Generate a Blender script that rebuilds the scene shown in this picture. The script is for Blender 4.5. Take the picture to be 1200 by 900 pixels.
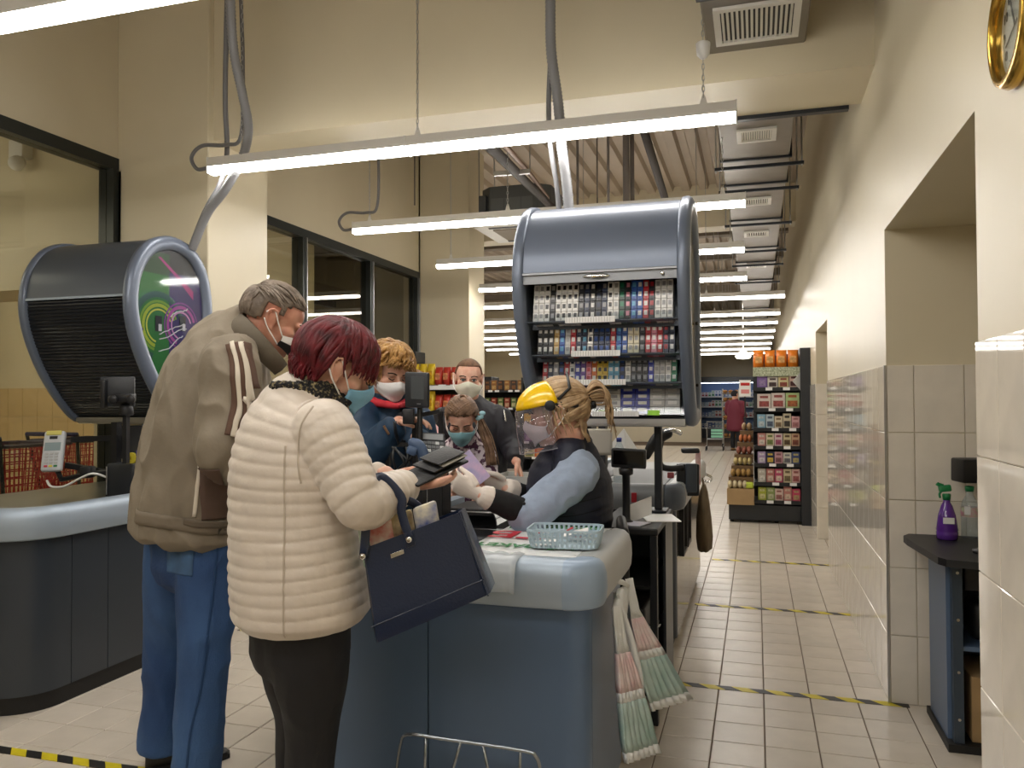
import bpy, bmesh, math, random
import numpy as np
from mathutils import Vector, Matrix, noise
from mathutils.bvhtree import BVHTree

for _o in list(bpy.data.objects):
    bpy.data.objects.remove(_o, do_unlink=True)
SC = bpy.context.scene
COL = SC.collection
random.seed(7)

# ------------------------------------------------------------------ camera
FPX = 940.0
CAMZ = 1.35
_yd = Vector((286.0, -18.0, 940.0)).normalized()          # world +Y seen in camera axes (right, up, forward)
_xm = Vector((-3090.0, -32.0, 940.0))
_xm = (_xm - _yd * _xm.dot(_yd)).normalized()             # world -X
_xd = -_xm
_zd = Vector((_xd.y * _yd.z - _xd.z * _yd.y, _xd.z * _yd.x - _xd.x * _yd.z, _xd.x * _yd.y - _xd.y * _yd.x))
if _zd.y < 0:
    _zd = -_zd
CR = Vector((_xd.x, _yd.x, _zd.x))      # camera right in world
CU = Vector((_xd.y, _yd.y, _zd.y))      # camera up
CF = Vector((_xd.z, _yd.z, _zd.z))      # camera forward
cam = bpy.data.cameras.new('camera')
camo = bpy.data.objects.new('camera', cam)
COL.objects.link(camo)
_m = Matrix(((CR.x, CU.x, -CF.x, 0), (CR.y, CU.y, -CF.y, 0), (CR.z, CU.z, -CF.z, CAMZ), (0, 0, 0, 1)))
camo.matrix_world = _m
cam.sensor_fit = 'HORIZONTAL'
cam.sensor_width = 36.0
cam.lens = FPX / 1200.0 * 36.0
cam.clip_start = 0.05
cam.clip_end = 200
SC.camera = camo


def P(u, v, d):
    """A point of the room: direction measured on the photograph, d metres ahead of the lens."""
    return Vector((0, 0, CAMZ)) + CR * ((u - 600) / FPX * d) + CU * ((450 - v) / FPX * d) + CF * d


def onX(u, v, X):
    r = CR * ((u - 600) / FPX) + CU * ((450 - v) / FPX) + CF
    return Vector((0, 0, CAMZ)) + r * (X / r.x)


def onY(u, v, Y):
    r = CR * ((u - 600) / FPX) + CU * ((450 - v) / FPX) + CF
    return Vector((0, 0, CAMZ)) + r * (Y / r.y)


def onZ(u, v, Z):
    r = CR * ((u - 600) / FPX) + CU * ((450 - v) / FPX) + CF
    return Vector((0, 0, CAMZ)) + r * ((Z - CAMZ) / r.z)


def proj(p):
    q = Vector(p) - Vector((0, 0, CAMZ))
    d = q.dot(CF)
    return 600 + FPX * q.dot(CR) / d, 450 - FPX * q.dot(CU) / d, d


# ------------------------------------------------------------------ world and exposure
w = bpy.data.worlds.new('world')
SC.world = w
w.use_nodes = True
w.node_tree.nodes['Background'].inputs[0].default_value = (0.9, 0.93, 1.0, 1)
w.node_tree.nodes['Background'].inputs[1].default_value = 0.05
SC.view_settings.view_transform = 'Standard'
SC.view_settings.look = 'None'
SC.view_settings.gamma = 1
SC.view_settings.use_curve_mapping = False
SC.view_settings.exposure = 0.0
LAMP = 32.0          # strength of the strip-light diffusers


# ------------------------------------------------------------------ materials
def lin(c):
    if isinstance(c, str):
        c = tuple(int(c[i:i + 2], 16) / 255 for i in (0, 2, 4))
    return tuple((x / 12.92 if x <= 0.04045 else ((x + 0.055) / 1.055) ** 2.4) for x in c[:3]) + (1,)


MATS = {}


def mat(name, col, rough=0.5, metal=0.0, var=0.0, vscale=6.0, bump=0.0, bscale=40.0, emit=0.0, ecol=None,
        col2=None, spec=0.5, coat=0.0, stretch=None, sheen=0.0, sss=0.0):
    if name in MATS:
        return MATS[name]
    m = bpy.data.materials.new(name)
    m.use_nodes = True
    nt = m.node_tree
    b = nt.nodes['Principled BSDF']
    c = lin(col)
    b.inputs['Base Color'].default_value = c
    b.inputs['Roughness'].default_value = rough
    b.inputs['Metallic'].default_value = metal
    b.inputs['Specular IOR Level'].default_value = spec
    b.inputs['Coat Weight'].default_value = coat
    b.inputs['Sheen Weight'].default_value = sheen
    if sss:
        b.inputs['Subsurface Weight'].default_value = sss
        b.inputs['Subsurface Radius'].default_value = (0.01, 0.004, 0.002)
    if emit:
        b.inputs['Emission Color'].default_value = lin(ecol or col)
        b.inputs['Emission Strength'].default_value = emit
    m.diffuse_color = c
    if var or bump:
        tc = nt.nodes.new('ShaderNodeTexCoord')
        mp = nt.nodes.new('ShaderNodeMapping')
        nt.links.new(tc.outputs['Object'], mp.inputs[0])
        if stretch:
            mp.inputs['Scale'].default_value = stretch
        if var:
            n = nt.nodes.new('ShaderNodeTexNoise')
            n.inputs['Scale'].default_value = vscale
            n.inputs['Detail'].default_value = 5
            nt.links.new(mp.outputs[0], n.inputs['Vector'])
            r = nt.nodes.new('ShaderNodeMapRange')
            r.inputs[1].default_value = 0.3
            r.inputs[2].default_value = 0.7
            nt.links.new(n.outputs[0], r.inputs[0])
            mx = nt.nodes.new('ShaderNodeMix')
            mx.data_type = 'RGBA'
            c2 = lin(col2) if col2 else tuple(x * (1 - var) for x in c[:3]) + (1,)
            mx.inputs[6].default_value = c
            mx.inputs[7].default_value = c2
            nt.links.new(r.outputs[0], mx.inputs[0])
            nt.links.new(mx.outputs[2], b.inputs['Base Color'])
        if bump:
            n2 = nt.nodes.new('ShaderNodeTexNoise')
            n2.inputs['Scale'].default_value = bscale
            n2.inputs['Detail'].default_value = 3
            nt.links.new(mp.outputs[0], n2.inputs['Vector'])
            bp = nt.nodes.new('ShaderNodeBump')
            bp.inputs['Strength'].default_value = bump
            bp.inputs['Distance'].default_value = 0.01
            nt.links.new(n2.outputs[0], bp.inputs['Height'])
            nt.links.new(bp.outputs[0], b.inputs['Normal'])
    MATS[name] = m
    return m


def glass_mat(name, tint='FFFFFF', rough=0.0, refl=1.0, alpha=1.0, milk=0.0):
    """Thin pane: see-through with the mirror share of real glass."""
    if name in MATS:
        return MATS[name]
    m = bpy.data.materials.new(name)
    m.use_nodes = True
    nt = m.node_tree
    nt.nodes.clear()
    out = nt.nodes.new('ShaderNodeOutputMaterial')
    tr = nt.nodes.new('ShaderNodeBsdfTransparent')
    tr.inputs[0].default_value = lin(tint)
    gl = nt.nodes.new('ShaderNodeBsdfGlossy')
    gl.inputs['Roughness'].default_value = rough
    fr = nt.nodes.new('ShaderNodeFresnel')
    ge = nt.nodes.new('ShaderNodeNewGeometry')
    mi = nt.nodes.new('ShaderNodeMix')          # the same thin pane from either face
    mi.inputs[2].default_value = 1.0 + 0.5 * refl
    mi.inputs[3].default_value = 1.0 / (1.0 + 0.5 * refl)
    nt.links.new(ge.outputs['Backfacing'], mi.inputs[0])
    nt.links.new(mi.outputs[0], fr.inputs[0])
    mx = nt.nodes.new('ShaderNodeMixShader')
    nt.links.new(fr.outputs[0], mx.inputs[0])
    nt.links.new(tr.outputs[0], mx.inputs[1])
    nt.links.new(gl.outputs[0], mx.inputs[2])
    last = mx
    if milk:
        df = nt.nodes.new('ShaderNodeBsdfDiffuse')
        df.inputs[0].default_value = lin(tint)
        m2 = nt.nodes.new('ShaderNodeMixShader')
        m2.inputs[0].default_value = milk
        nt.links.new(mx.outputs[0], m2.inputs[1])
        nt.links.new(df.outputs[0], m2.inputs[2])
        last = m2
    nt.links.new(last.outputs[0], out.inputs[0])
    MATS[name] = m
    return m


# ------------------------------------------------------------------ mesh helpers
def V(*a):
    return Vector(a)


class MB:
    def __init__(self):
        self.v = []
        self.f = []

    def add(self, vs, fs):
        o = len(self.v)
        self.v += [Vector(p) for p in vs]
        self.f += [tuple(i + o for i in f) for f in fs]
        return self

    def box(self, x0, x1, y0, y1, z0, z1):
        return self.add([(x0, y0, z0), (x1, y0, z0), (x1, y1, z0), (x0, y1, z0), (x0, y0, z1), (x1, y0, z1), (x1, y1, z1), (x0, y1, z1)],
                        [(0, 3, 2, 1), (4, 5, 6, 7), (0, 1, 5, 4), (1, 2, 6, 5), (2, 3, 7, 6), (3, 0, 4, 7)])

    def obox(self, c, ax, ay, az, hx, hy, hz):
        c = Vector(c)
        ax, ay, az = Vector(ax).normalized() * hx, Vector(ay).normalized() * hy, Vector(az).normalized() * hz
        vs = [c - ax - ay - az, c + ax - ay - az, c + ax + ay - az, c - ax + ay - az,
              c - ax - ay + az, c + ax - ay + az, c + ax + ay + az, c - ax + ay + az]
        return self.add(vs, [(0, 3, 2, 1), (4, 5, 6, 7), (0, 1, 5, 4), (1, 2, 6, 5), (2, 3, 7, 6), (3, 0, 4, 7)])

    def robox(self, c, ax, ay, az, hx, hy, hz, r=0.01, seg=2):
        """box with rounded edges, on any axes"""
        bm = bmesh.new()
        bmesh.ops.create_cube(bm, size=1)
        for q in bm.verts:
            q.co = Vector((q.co.x * 2 * hx, q.co.y * 2 * hy, q.co.z * 2 * hz))
        bmesh.ops.bevel(bm, geom=bm.edges[:], offset=min(r, hx * .95, hy * .95, hz * .95), segments=seg, affect='EDGES', profile=0.5)
        M = Matrix((Vector(ax).normalized(), Vector(ay).normalized(), Vector(az).normalized())).transposed()
        c = Vector(c)
        bm.verts.index_update()
        self.add([c + M @ q.co for q in bm.verts], [tuple(q.index for q in f.verts) for f in bm.faces])
        bm.free()
        return self

    def rbox(self, x0, x1, y0, y1, z0, z1, r=0.01, seg=2):
        return self.robox(((x0 + x1) / 2, (y0 + y1) / 2, (z0 + z1) / 2), (1, 0, 0), (0, 1, 0), (0, 0, 1),
                          (x1 - x0) / 2, (y1 - y0) / 2, (z1 - z0) / 2, r, seg)

    def loft(self, rings, cap=True, closed=False):
        n = len(rings[0])
        o = len(self.v)
        for r in rings:
            self.v += [Vector(p) for p in r]
        k = len(rings)
        for i in range(k if closed else k - 1):
            a, b = o + i * n, o + ((i + 1) % k) * n
            for j in range(n):
                self.f.append((a + j, a + (j + 1) % n, b + (j + 1) % n, b + j))
        if cap and not closed:
            self.f.append(tuple(o + j for j in reversed(range(n))))
            self.f.append(tuple(o + (k - 1) * n + j for j in range(n)))
        return self

    def tube(self, pts, r, n=8, cap=True, closed=False):
        pts = [Vector(p) for p in pts]
        k = len(pts)
        rr = r if isinstance(r, (list, tuple)) else [r] * k
        rings = []
        u = None
        for i in range(k):
            if closed:
                t = pts[(i + 1) % k] - pts[i - 1]
            else:
                t = pts[min(i + 1, k - 1)] - pts[max(i - 1, 0)]
            t.normalize()
            if u is None:
                u = t.orthogonal().normalized()
            u = u - t * u.dot(t)
            if u.length < 1e-5:
                u = t.orthogonal()
            u.normalize()
            w_ = t.cross(u)
            rings.append([pts[i] + (u * math.cos(2 * math.pi * j / n) + w_ * math.sin(2 * math.pi * j / n)) * rr[i] for j in range(n)])
        return self.loft(rings, cap, closed)

    def prism(self, poly, fn, t0, t1):
        """poly: 2D outline, fn(a, b, t) -> 3D"""
        n = len(poly)
        o = len(self.v)
        for t in (t0, t1):
            self.v += [Vector(fn(a, b, t)) for a, b in poly]
        self.f.append(tuple(o + j for j in range(n)))
        self.f.append(tuple(o + n + j for j in reversed(range(n))))
        for j in range(n):
            self.f.append((o + j, o + n + j, o + n + (j + 1) % n, o + (j + 1) % n))
        return self

    def lathe(self, prof, c=(0, 0, 0), n=16, ax=None, cap=True):
        c = Vector(c)
        z = Vector(ax or (0, 0, 1)).normalized()
        x = z.orthogonal().normalized()
        y = z.cross(x)
        return self.loft([[c + z * h + (x * math.cos(2 * math.pi * j / n) + y * math.sin(2 * math.pi * j / n)) * max(r, 1e-4)
                           for j in range(n)] for r, h in prof], cap)

    def ell(self, c, rx, ry=None, rz=None, ax=None, nu=16, nv=10):
        c = Vector(c)
        ry = rx if ry is None else ry
        rz = rx if rz is None else rz
        X, Y, Z = ax if ax else (V(1, 0, 0), V(0, 1, 0), V(0, 0, 1))
        rings = []
        for i in range(nv + 1):
            t = math.pi * i / nv
            s = max(math.sin(t), 0.012)
            rings.append([c + X * (rx * s * math.cos(2 * math.pi * j / nu)) + Y * (ry * s * math.sin(2 * math.pi * j / nu)) - Z * (rz * math.cos(t)) for j in range(nu)])
        return self.loft(rings)

    def build(self, name, m, parent=None, smooth=False, kind=None, recalc=True):
        off = Vector((0, 0, 0))
        if parent is not None:
            off = wloc(parent)
        me = bpy.data.meshes.new(name)
        me.from_pydata([tuple(p - off) for p in self.v], [], self.f)
        if recalc:
            bm = bmesh.new()
            bm.from_mesh(me)
            bmesh.ops.recalc_face_normals(bm, faces=bm.faces[:])
            bm.to_mesh(me)
            bm.free()
        if smooth:
            me.shade_smooth()
            if smooth == 'auto':
                set_auto(me)
        if m is not None:
            me.materials.append(m)
        return link(name, me, parent, kind)


def set_auto(me, ang=0.7):
    bm = bmesh.new()
    bm.from_mesh(me)
    for e in bm.edges:
        if len(e.link_faces) == 2 and e.calc_face_angle(0) > ang:
            e.smooth = False
    bm.to_mesh(me)
    bm.free()


def wloc(o):
    p = Vector((0, 0, 0))
    while o is not None:
        p = p + o.location
        o = o.parent
    return p


def link(name, me, parent=None, kind=None):
    o = bpy.data.objects.new(name, me)
    COL.objects.link(o)
    if parent is not None:
        o.parent = parent
    if kind:
        o['kind'] = kind
    return o


def tag(o, label, cat, group=None):
    o['label'] = label
    o['category'] = cat
    if group:
        o['group'] = group
    return o


def thing(name, label, cat, loc=(0, 0, 0), group=None):
    o = bpy.data.objects.new(name, None)
    o.empty_display_size = 0.05
    COL.objects.link(o)
    o.location = loc
    return tag(o, label, cat, group)


def solo(name, mb, m, label, cat, loc=(0, 0, 0), group=None, smooth=False):
    """a thing that is one mesh, its origin at loc"""
    mb.v = [p - Vector(loc) for p in mb.v]
    o = mb.build(name, m, None, smooth)
    o.location = loc
    return tag(o, label, cat, group)


def smoothpath(pts, k=6):
    """Catmull-Rom through the points"""
    pts = [Vector(p) for p in pts]
    out = []
    n = len(pts)
    for i in range(n - 1):
        p0, p1, p2, p3 = pts[max(i - 1, 0)], pts[i], pts[i + 1], pts[min(i + 2, n - 1)]
        for j in range(k):
            t = j / k
            out.append(0.5 * ((2 * p1) + (p2 - p0) * t + (2 * p0 - 5 * p1 + 4 * p2 - p3) * t * t + (3 * p1 - p0 - 3 * p2 + p3) * t ** 3))
    out.append(pts[-1])
    return out


def text_part(name, body, size, origin, xdir, ydir, m, parent, extrude=0.0006, align='CENTER', bold=0.0):
    """flat lettering as a mesh"""
    cu = bpy.data.curves.new(name, 'FONT')
    cu.body = body
    cu.size = size
    cu.align_x = align
    cu.align_y = 'CENTER'
    cu.extrude = extrude
    cu.offset = bold
    cu.resolution_u = 3
    o = bpy.data.objects.new(name, cu)
    COL.objects.link(o)
    dg = bpy.context.evaluated_depsgraph_get()
    me = bpy.data.meshes.new_from_object(o.evaluated_get(dg))
    bpy.data.objects.remove(o, do_unlink=True)
    x = Vector(xdir).normalized()
    y = Vector(ydir).normalized()
    z = x.cross(y)
    off = wloc(parent) if parent is not None else Vector((0, 0, 0))
    for q in me.vertices:
        q.co = Vector(origin) + x * q.co.x + y * q.co.y + z * q.co.z - off
    me.materials.clear()
    me.materials.append(m)
    return link(name, me, parent)


ORD = ['first', 'second', 'third', 'fourth', 'fifth', 'sixth', 'seventh', 'eighth', 'ninth', 'tenth', 'eleventh', 'twelfth', 'thirteenth',
       'fourteenth', 'fifteenth', 'sixteenth', 'seventeenth', 'eighteenth', 'nineteenth', 'twentieth', 'twenty-first', 'twenty-second',
       'twenty-third', 'twenty-fourth', 'twenty-fifth', 'twenty-sixth']

# ------------------------------------------------------------------ common materials
m_wall = mat('wall_paint', 'DACFB3', 0.42, var=0.06, vscale=1.5, bump=0.03, bscale=250)
m_tile = mat('wall_tile_glaze', 'EBE3D5', 0.05, var=0.1, vscale=9, spec=0.7)
m_grout = mat('tile_grout', 'A89478', 0.85)
m_floor_grout = mat('floor_grout', '6B5A4A', 0.9, var=0.2, vscale=3)
m_floor = mat('floor_tile_ceramic', 'D9CCB6', 0.28, var=0.12, vscale=5, bump=0.05, bscale=60)
m_deck = mat('deck_metal', 'C3B6A6', 0.55, 0.2, var=0.1, vscale=2)
m_black = mat('black_plastic', '17181B', 0.45)
m_blackmetal = mat('black_metal', '23262B', 0.4, 0.3)
m_gunmetal = mat('frame_gunmetal', '2A2E2C', 0.35, 0.4)
m_white = mat('white_plastic', 'E8E8E6', 0.4)
m_whitemetal = mat('white_enamel', 'E4E2DC', 0.4, 0.0)
m_zinc = mat('zinc_duct', '8E8880', 0.45, 0.55, var=0.15, vscale=5)
m_steel = mat('brushed_steel', 'B8B9BA', 0.3, 0.9, bump=0.05, bscale=90, stretch=(1, 30, 30))
m_chrome = mat('chrome', 'D8D8D8', 0.12, 1.0)
m_hose = mat('grey_conduit', '77777A', 0.5)
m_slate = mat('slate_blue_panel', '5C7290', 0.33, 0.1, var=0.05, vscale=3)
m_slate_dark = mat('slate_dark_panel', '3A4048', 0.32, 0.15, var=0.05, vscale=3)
m_bumper = mat('bumper_silver', 'A6B4C2', 0.42, 0.35, var=0.06, vscale=3, bump=0.04, bscale=200, stretch=(1, 1, 8))
m_bumper_cap = mat('bumper_cap_blue', '93A6BC', 0.3, 0.1)
m_cabgrey = mat('cabinet_grey', '6E788A', 0.33, 0.2)
m_cabgrey_dark = mat('cabinet_dark_grey', '555C66', 0.38, 0.2)
m_glass = glass_mat('window_glass', 'E6E4D8')
m_clear = glass_mat('clear_plastic', 'F1F3F4', 0.06, 0.7)
m_kick = mat('kick_black', '151515', 0.6)

# ================================================================== THE SETTING
XR, XL = 0.56, -3.85           # right and left wall planes
ZC = 4.4                       # underside of the deck
YB = 30.0                      # back wall


def struct(name, mb, m, parent=None, smooth=False):
    return mb.build(name, m, parent, smooth, 'structure' if parent is None else None)


# ---- floor with laid tiles
floor = struct('floor', MB().box(-9, 2.2, -3.5, YB + .3, -0.15, -0.004), m_floor_grout)
TS = 0.2
GX, GY = 0.02, 0.1
OCC = [(-1.4, -0.42, 2.27, 2.72, 0, .89), (-1.4, -0.92, 2.3, 3.62, 0, .85), (-1.15, -0.4, 4.33, 6.3, 0, .88), (-4.3, -2.95, 2.6, 4.06, 0, .89),
       (0.56, 2, -3, 2.38, 0, 3), (0.56, 2, 3.97, 7.0, 0, 3), (-2.1, -1.55, 2.15, 2.65, 0.1, 1.6), (-1.35, -.9, 1.72, 2.1, 0.1, 1.5),
       (-.3, .56, 9.1, 9.8, 0, 1.8)]


def hidden(p):
    o = Vector((0, 0, CAMZ))
    d = Vector(p) - o
    for x0, x1, y0, y1, z0, z1 in OCC:
        t0, t1 = 0.0, 0.985
        for a, lo, hi in ((0, x0, x1), (1, y0, y1), (2, z0, z1)):
            if abs(d[a]) < 1e-9:
                if not lo <= o[a] <= hi:
                    t0 = 2
                continue
            ta, tb = (lo - o[a]) / d[a], (hi - o[a]) / d[a]
            t0, t1 = max(t0, min(ta, tb)), min(t1, max(ta, tb))
        if t0 < t1:
            return True
    return False


def tile_mesh(name, hx, hy, th, m, bev=0.002):
    b = MB()
    b.add([(-hx, -hy, -th), (hx, -hy, -th), (hx, hy, -th), (-hx, hy, -th), (-hx, -hy, -bev), (hx, -hy, -bev), (hx, hy, -bev), (-hx, hy, -bev),
           (-hx + bev, -hy + bev, 0), (hx - bev, -hy + bev, 0), (hx - bev, hy - bev, 0), (-hx + bev, hy - bev, 0)],
          [(0, 1, 5, 4), (1, 2, 6, 5), (2, 3, 7, 6), (3, 0, 4, 7), (4, 5, 9, 8), (5, 6, 10, 9), (6, 7, 11, 10), (7, 4, 8, 11), (8, 9, 10, 11)])
    me = bpy.data.meshes.new(name)
    me.from_pydata([tuple(q) for q in b.v], [], b.f)
    me.materials.append(m)
    return me


def floor_mat():
    m = mat('floor_tile', 'D8CEBF', 0.25, var=0.1, vscale=7, bump=0.04, bscale=70)
    nt = m.node_tree
    # each tile a touch lighter or darker, as fired
    b = nt.nodes['Principled BSDF']
    src = b.inputs['Base Color'].links[0].from_socket
    oi = nt.nodes.new('ShaderNodeObjectInfo')
    mr = nt.nodes.new('ShaderNodeMapRange')
    mr.inputs[3].default_value = 0.93
    mr.inputs[4].default_value = 1.04
    nt.links.new(oi.outputs['Random'], mr.inputs[0])
    hs = nt.nodes.new('ShaderNodeHueSaturation')
    nt.links.new(mr.outputs[0], hs.inputs['Value'])
    nt.links.new(src, hs.inputs['Color'])
    nt.links.new(hs.outputs[0], b.inputs['Base Color'])
    return m


m_ft = floor_mat()
me_ft = tile_mesh('tile', TS / 2 - .0022, TS / 2 - .0022, .004, m_ft)
cand = []
for i in range(-46, 9):
    for j in range(4, 150):
        x, y = GX + (i + .5) * TS, GY + (j + .5) * TS
        if x > 1.5 or y > 24 or x < -8.8:
            continue
        u, v, d = proj((x, y, 0))
        vis = d > 0.3 and -60 < u < 1260 and v < 960 and not hidden((x, y, 0.001))
        cand.append((0 if vis else 1, d, x, y))
cand.sort()
for s, d, x, y in cand[:300]:
    o = link('tile', me_ft, floor)
    o.location = (x, y, 0)
rest = MB()
tv = [Vector(q.co) for q in me_ft.vertices]
tf = [tuple(p.vertices) for p in me_ft.polygons]
for s, d, x, y in cand[300:]:
    rest.add([q + V(x, y, 0) for q in tv], tf)
rest.build('tile_field', m_ft, floor, kind='stuff', recalc=False)


# ---- hazard tape laid across the aisle
def tape_mat():
    m = bpy.data.materials.new('hazard_tape')
    m.use_nodes = True
    nt = m.node_tree
    b = nt.nodes['Principled BSDF']
    b.inputs['Roughness'].default_value = 0.45
    tc = nt.nodes.new('ShaderNodeTexCoord')
    sp = nt.nodes.new('ShaderNodeSeparateXYZ')
    nt.links.new(tc.outputs['Object'], sp.inputs[0])
    a = nt.nodes.new('ShaderNodeMath')
    a.operation = 'ADD'
    nt.links.new(sp.outputs[0], a.inputs[0])
    nt.links.new(sp.outputs[1], a.inputs[1])
    q = nt.nodes.new('ShaderNodeMath')
    q.operation = 'MULTIPLY'
    q.inputs[1].default_value = 1 / 0.15
    nt.links.new(a.outputs[0], q.inputs[0])
    fr = nt.nodes.new('ShaderNodeMath')
    fr.operation = 'FRACT'
    nt.links.new(q.outputs[0], fr.inputs[0])
    gt = nt.nodes.new('ShaderNodeMath')
    gt.operation = 'GREATER_THAN'
    gt.inputs[1].default_value = 0.5
    nt.links.new(fr.outputs[0], gt.inputs[0])
    nz = nt.nodes.new('ShaderNodeTexNoise')
    nz.inputs['Scale'].default_value = 25
    nt.links.new(tc.outputs['Object'], nz.inputs[0])
    mx = nt.nodes.new('ShaderNodeMix')
    mx.data_type = 'RGBA'
    mx.inputs[6].default_value = lin('E3D020')
    mx.inputs[7].default_value = lin('23211F')
    nt.links.new(gt.outputs[0], mx.inputs[0])
    m2 = nt.nodes.new('ShaderNodeMix')
    m2.data_type = 'RGBA'
    m2.blend_type = 'MULTIPLY'
    m2.inputs[0].default_value = 0.35
    nt.links.new(mx.outputs[2], m2.inputs[6])
    nt.links.new(nz.outputs[0], m2.inputs[7])
    nt.links.new(m2.outputs[2], b.inputs['Base Color'])
    return m


m_tape = tape_mat()


def tape(x0, x1, y, wd, label, slope=0.0):
    b = MB()
    n = 14
    rings = []
    rnd = random.Random(int(y * 100) + int(x0 * 10))
    for i in range(n + 1):
        x = x0 + (x1 - x0) * i / n
        yy = y + slope * (x - x0) + rnd.uniform(-.002, .002)
        rings.append([(x, yy - wd / 2, .0006), (x, yy + wd / 2, .0006), (x, yy + wd / 2, .0018), (x, yy - wd / 2, .0018)])
    b.loft(rings)
    return solo('hazard_tape', b, m_tape, label, 'tape', (x0, y, 0), 'distancing lines taped to the floor')


tape(-0.40, 0.63, 3.905, .05, 'black and yellow hazard tape crossing the aisle nearest the counter with bags')
tape(-0.40, 0.55, 5.44, .05, 'black and yellow hazard tape crossing the aisle in the middle of three')
tape(-0.37, 0.55, 7.0, .05, 'black and yellow hazard tape crossing the aisle nearest the shelf of boxes')
tape(-2.92, -1.62, 2.43, .05, 'black and yellow hazard tape on the floor in front of man in jeans', 0.012)
tape(-2.94, -1.45, 4.1, .05, 'black and yellow hazard tape behind the man in jeans')


# ---- walls
def wall_tiles(parent, origin, ux, nrm, wid, hei, rows, tw=.2, th=.3, start=0.0, m=m_tile, face=.008):
    """tiles on a plane: origin at floor, ux along, nrm out of the wall"""
    ux, nrm = Vector(ux), Vector(nrm)
    cache = {}
    x = -start
    while x < wid - 1e-4:
        a, b_ = max(x, 0), min(x + tw, wid)
        x += tw
        if b_ - a < .012:
            continue
        for r in range(rows):
            z0, z1 = r * th, min((r + 1) * th, hei)
            key = (round(b_ - a, 3), round(z1 - z0, 3))
            if key not in cache:
                me = tile_mesh('tile', (b_ - a) / 2 - .0015, (z1 - z0) / 2 - .0015, face, m, .0015)
                zz = Vector((0, 0, 1))
                M = Matrix((ux, zz, ux.cross(zz))).transposed()
                if M.col[2].dot(nrm) < 0:
                    me2 = me
                    for q in me.vertices:
                        q.co.x *= -1
                    me.flip_normals()
                    M = Matrix((-ux, zz, nrm)).transposed()
                    for q in me.vertices:
                        q.co.x *= 1
                for q in me.vertices:
                    q.co = M @ q.co
                cache[key] = me
            o = link('tile', cache[key], parent)
            o.location = Vector(origin) + ux * ((a + b_) / 2) + Vector((0, 0, (z0 + z1) / 2)) + nrm * face - wloc(parent)


N1a, N1b, N1z = 2.37, 3.93, 2.11       # first niche in the right wall
N2a, N2b, N2z = 7.0, 8.3, 2.0
wr = MB()
wr.box(XR, XR + .6, -3.5, N1a, 0, ZC + .3)
wr.box(XR, XR + 1.1, N1a, N1b, N1z, ZC + .3)
wr.box(XR, XR + 1.1, N1b, N2a, 0, ZC + .3)
wr.box(XR, XR + 1.1, N2a, N2b, N2z, ZC + .3)
wr.box(XR, XR + 1.1, N2b, YB, 0, ZC + .3)
wall_right = struct('wall_right', wr, m_wall)
nb = MB().box(XR + 1.1, XR + 1.25, N1a - .3, N2b + .3, 0, ZC).box(XR + .6, XR + 1.1, N1a - .3, N1a - .1, 0, ZC)
struct('wall_niche', nb, m_wall)
wall_tiles(wall_right, (XR, .97, 0), (0, 1, 0), (-1, 0, 0), N1a - .97, 1.5, 5, start=0)
wall_tiles(wall_right, (XR, N1b, 0), (0, 1, 0), (-1, 0, 0), N2a - N1b, 1.5, 5, start=0)
wall_tiles(wall_right, (XR, N1b, 0), (1, 0, 0), (0, -1, 0), 1.1, 1.5, 5, start=.09)
wall_tiles(wall_right, (XR, N2b, 0), (1, 0, 0), (0, -1, 0), .4, 1.5, 5, start=.06)
wall_tiles(wall_right, (XR, N2b, 0), (0, 1, 0), (-1, 0, 0), 1.2, 1.5, 5, start=0)
# metal corner bead of the niche edge
struct('trim_1', MB().box(XR - .012, XR - .002, N1b - .012, N1b - .002, 0, 1.5), m_steel)

# left wall with two glazed openings; pillars and cross beam
wl = MB()
WZ = 2.885
wl.box(XL - .2, XL, -3.5, 9.42, WZ, ZC + .3)
wl.box(XL - .2, XL, 4.13, 4.75, 0, WZ)
wl.box(XL - .2, XL, 8.84, 9.42, 0, ZC + .3)
wl.box(XL - .2, XL, -3.5, 0.2, 0, WZ)
wl.box(XL - .2, XL, 0.2, 8.84, 0, .1)
wall_left = struct('wall_left', wl, m_wall)
pil = MB().rbox(XL, -3.17, 4.1, 4.72, 0, 3.84, .006, 1)
struct('wall_pillar_near', pil, m_wall)
struct('wall_pillar_far', MB().rbox(XL, -3.22, 8.87, 9.42, 0, ZC + .1, .006, 1), m_wall)
struct('beam_near', MB().box(-3.3, XR + .1, 4.15, 4.68, 2.95, ZC + .2), m_wall)
struct('beam_far', MB().box(-9, XR + .1, 11.9, 12.3, 3.85, ZC + .2), m_wall)
struct('wall_back', MB().box(-9, 2.2, YB, YB + .3, 0, ZC + .3), m_wall)
struct('wall_partition', MB().box(-9, -1.67, 26, 26.25, 0, ZC), m_wall)
struct('wall_front', MB().box(-9, 2.2, -3.7, -3.5, 0, ZC + .3), m_wall)
# the dark steel strip under the beam edge near the wall
struct('trim_2', MB().box(-.15, XR - .06, 4.685, 4.73, 2.93, 2.955), m_blackmetal)

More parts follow.
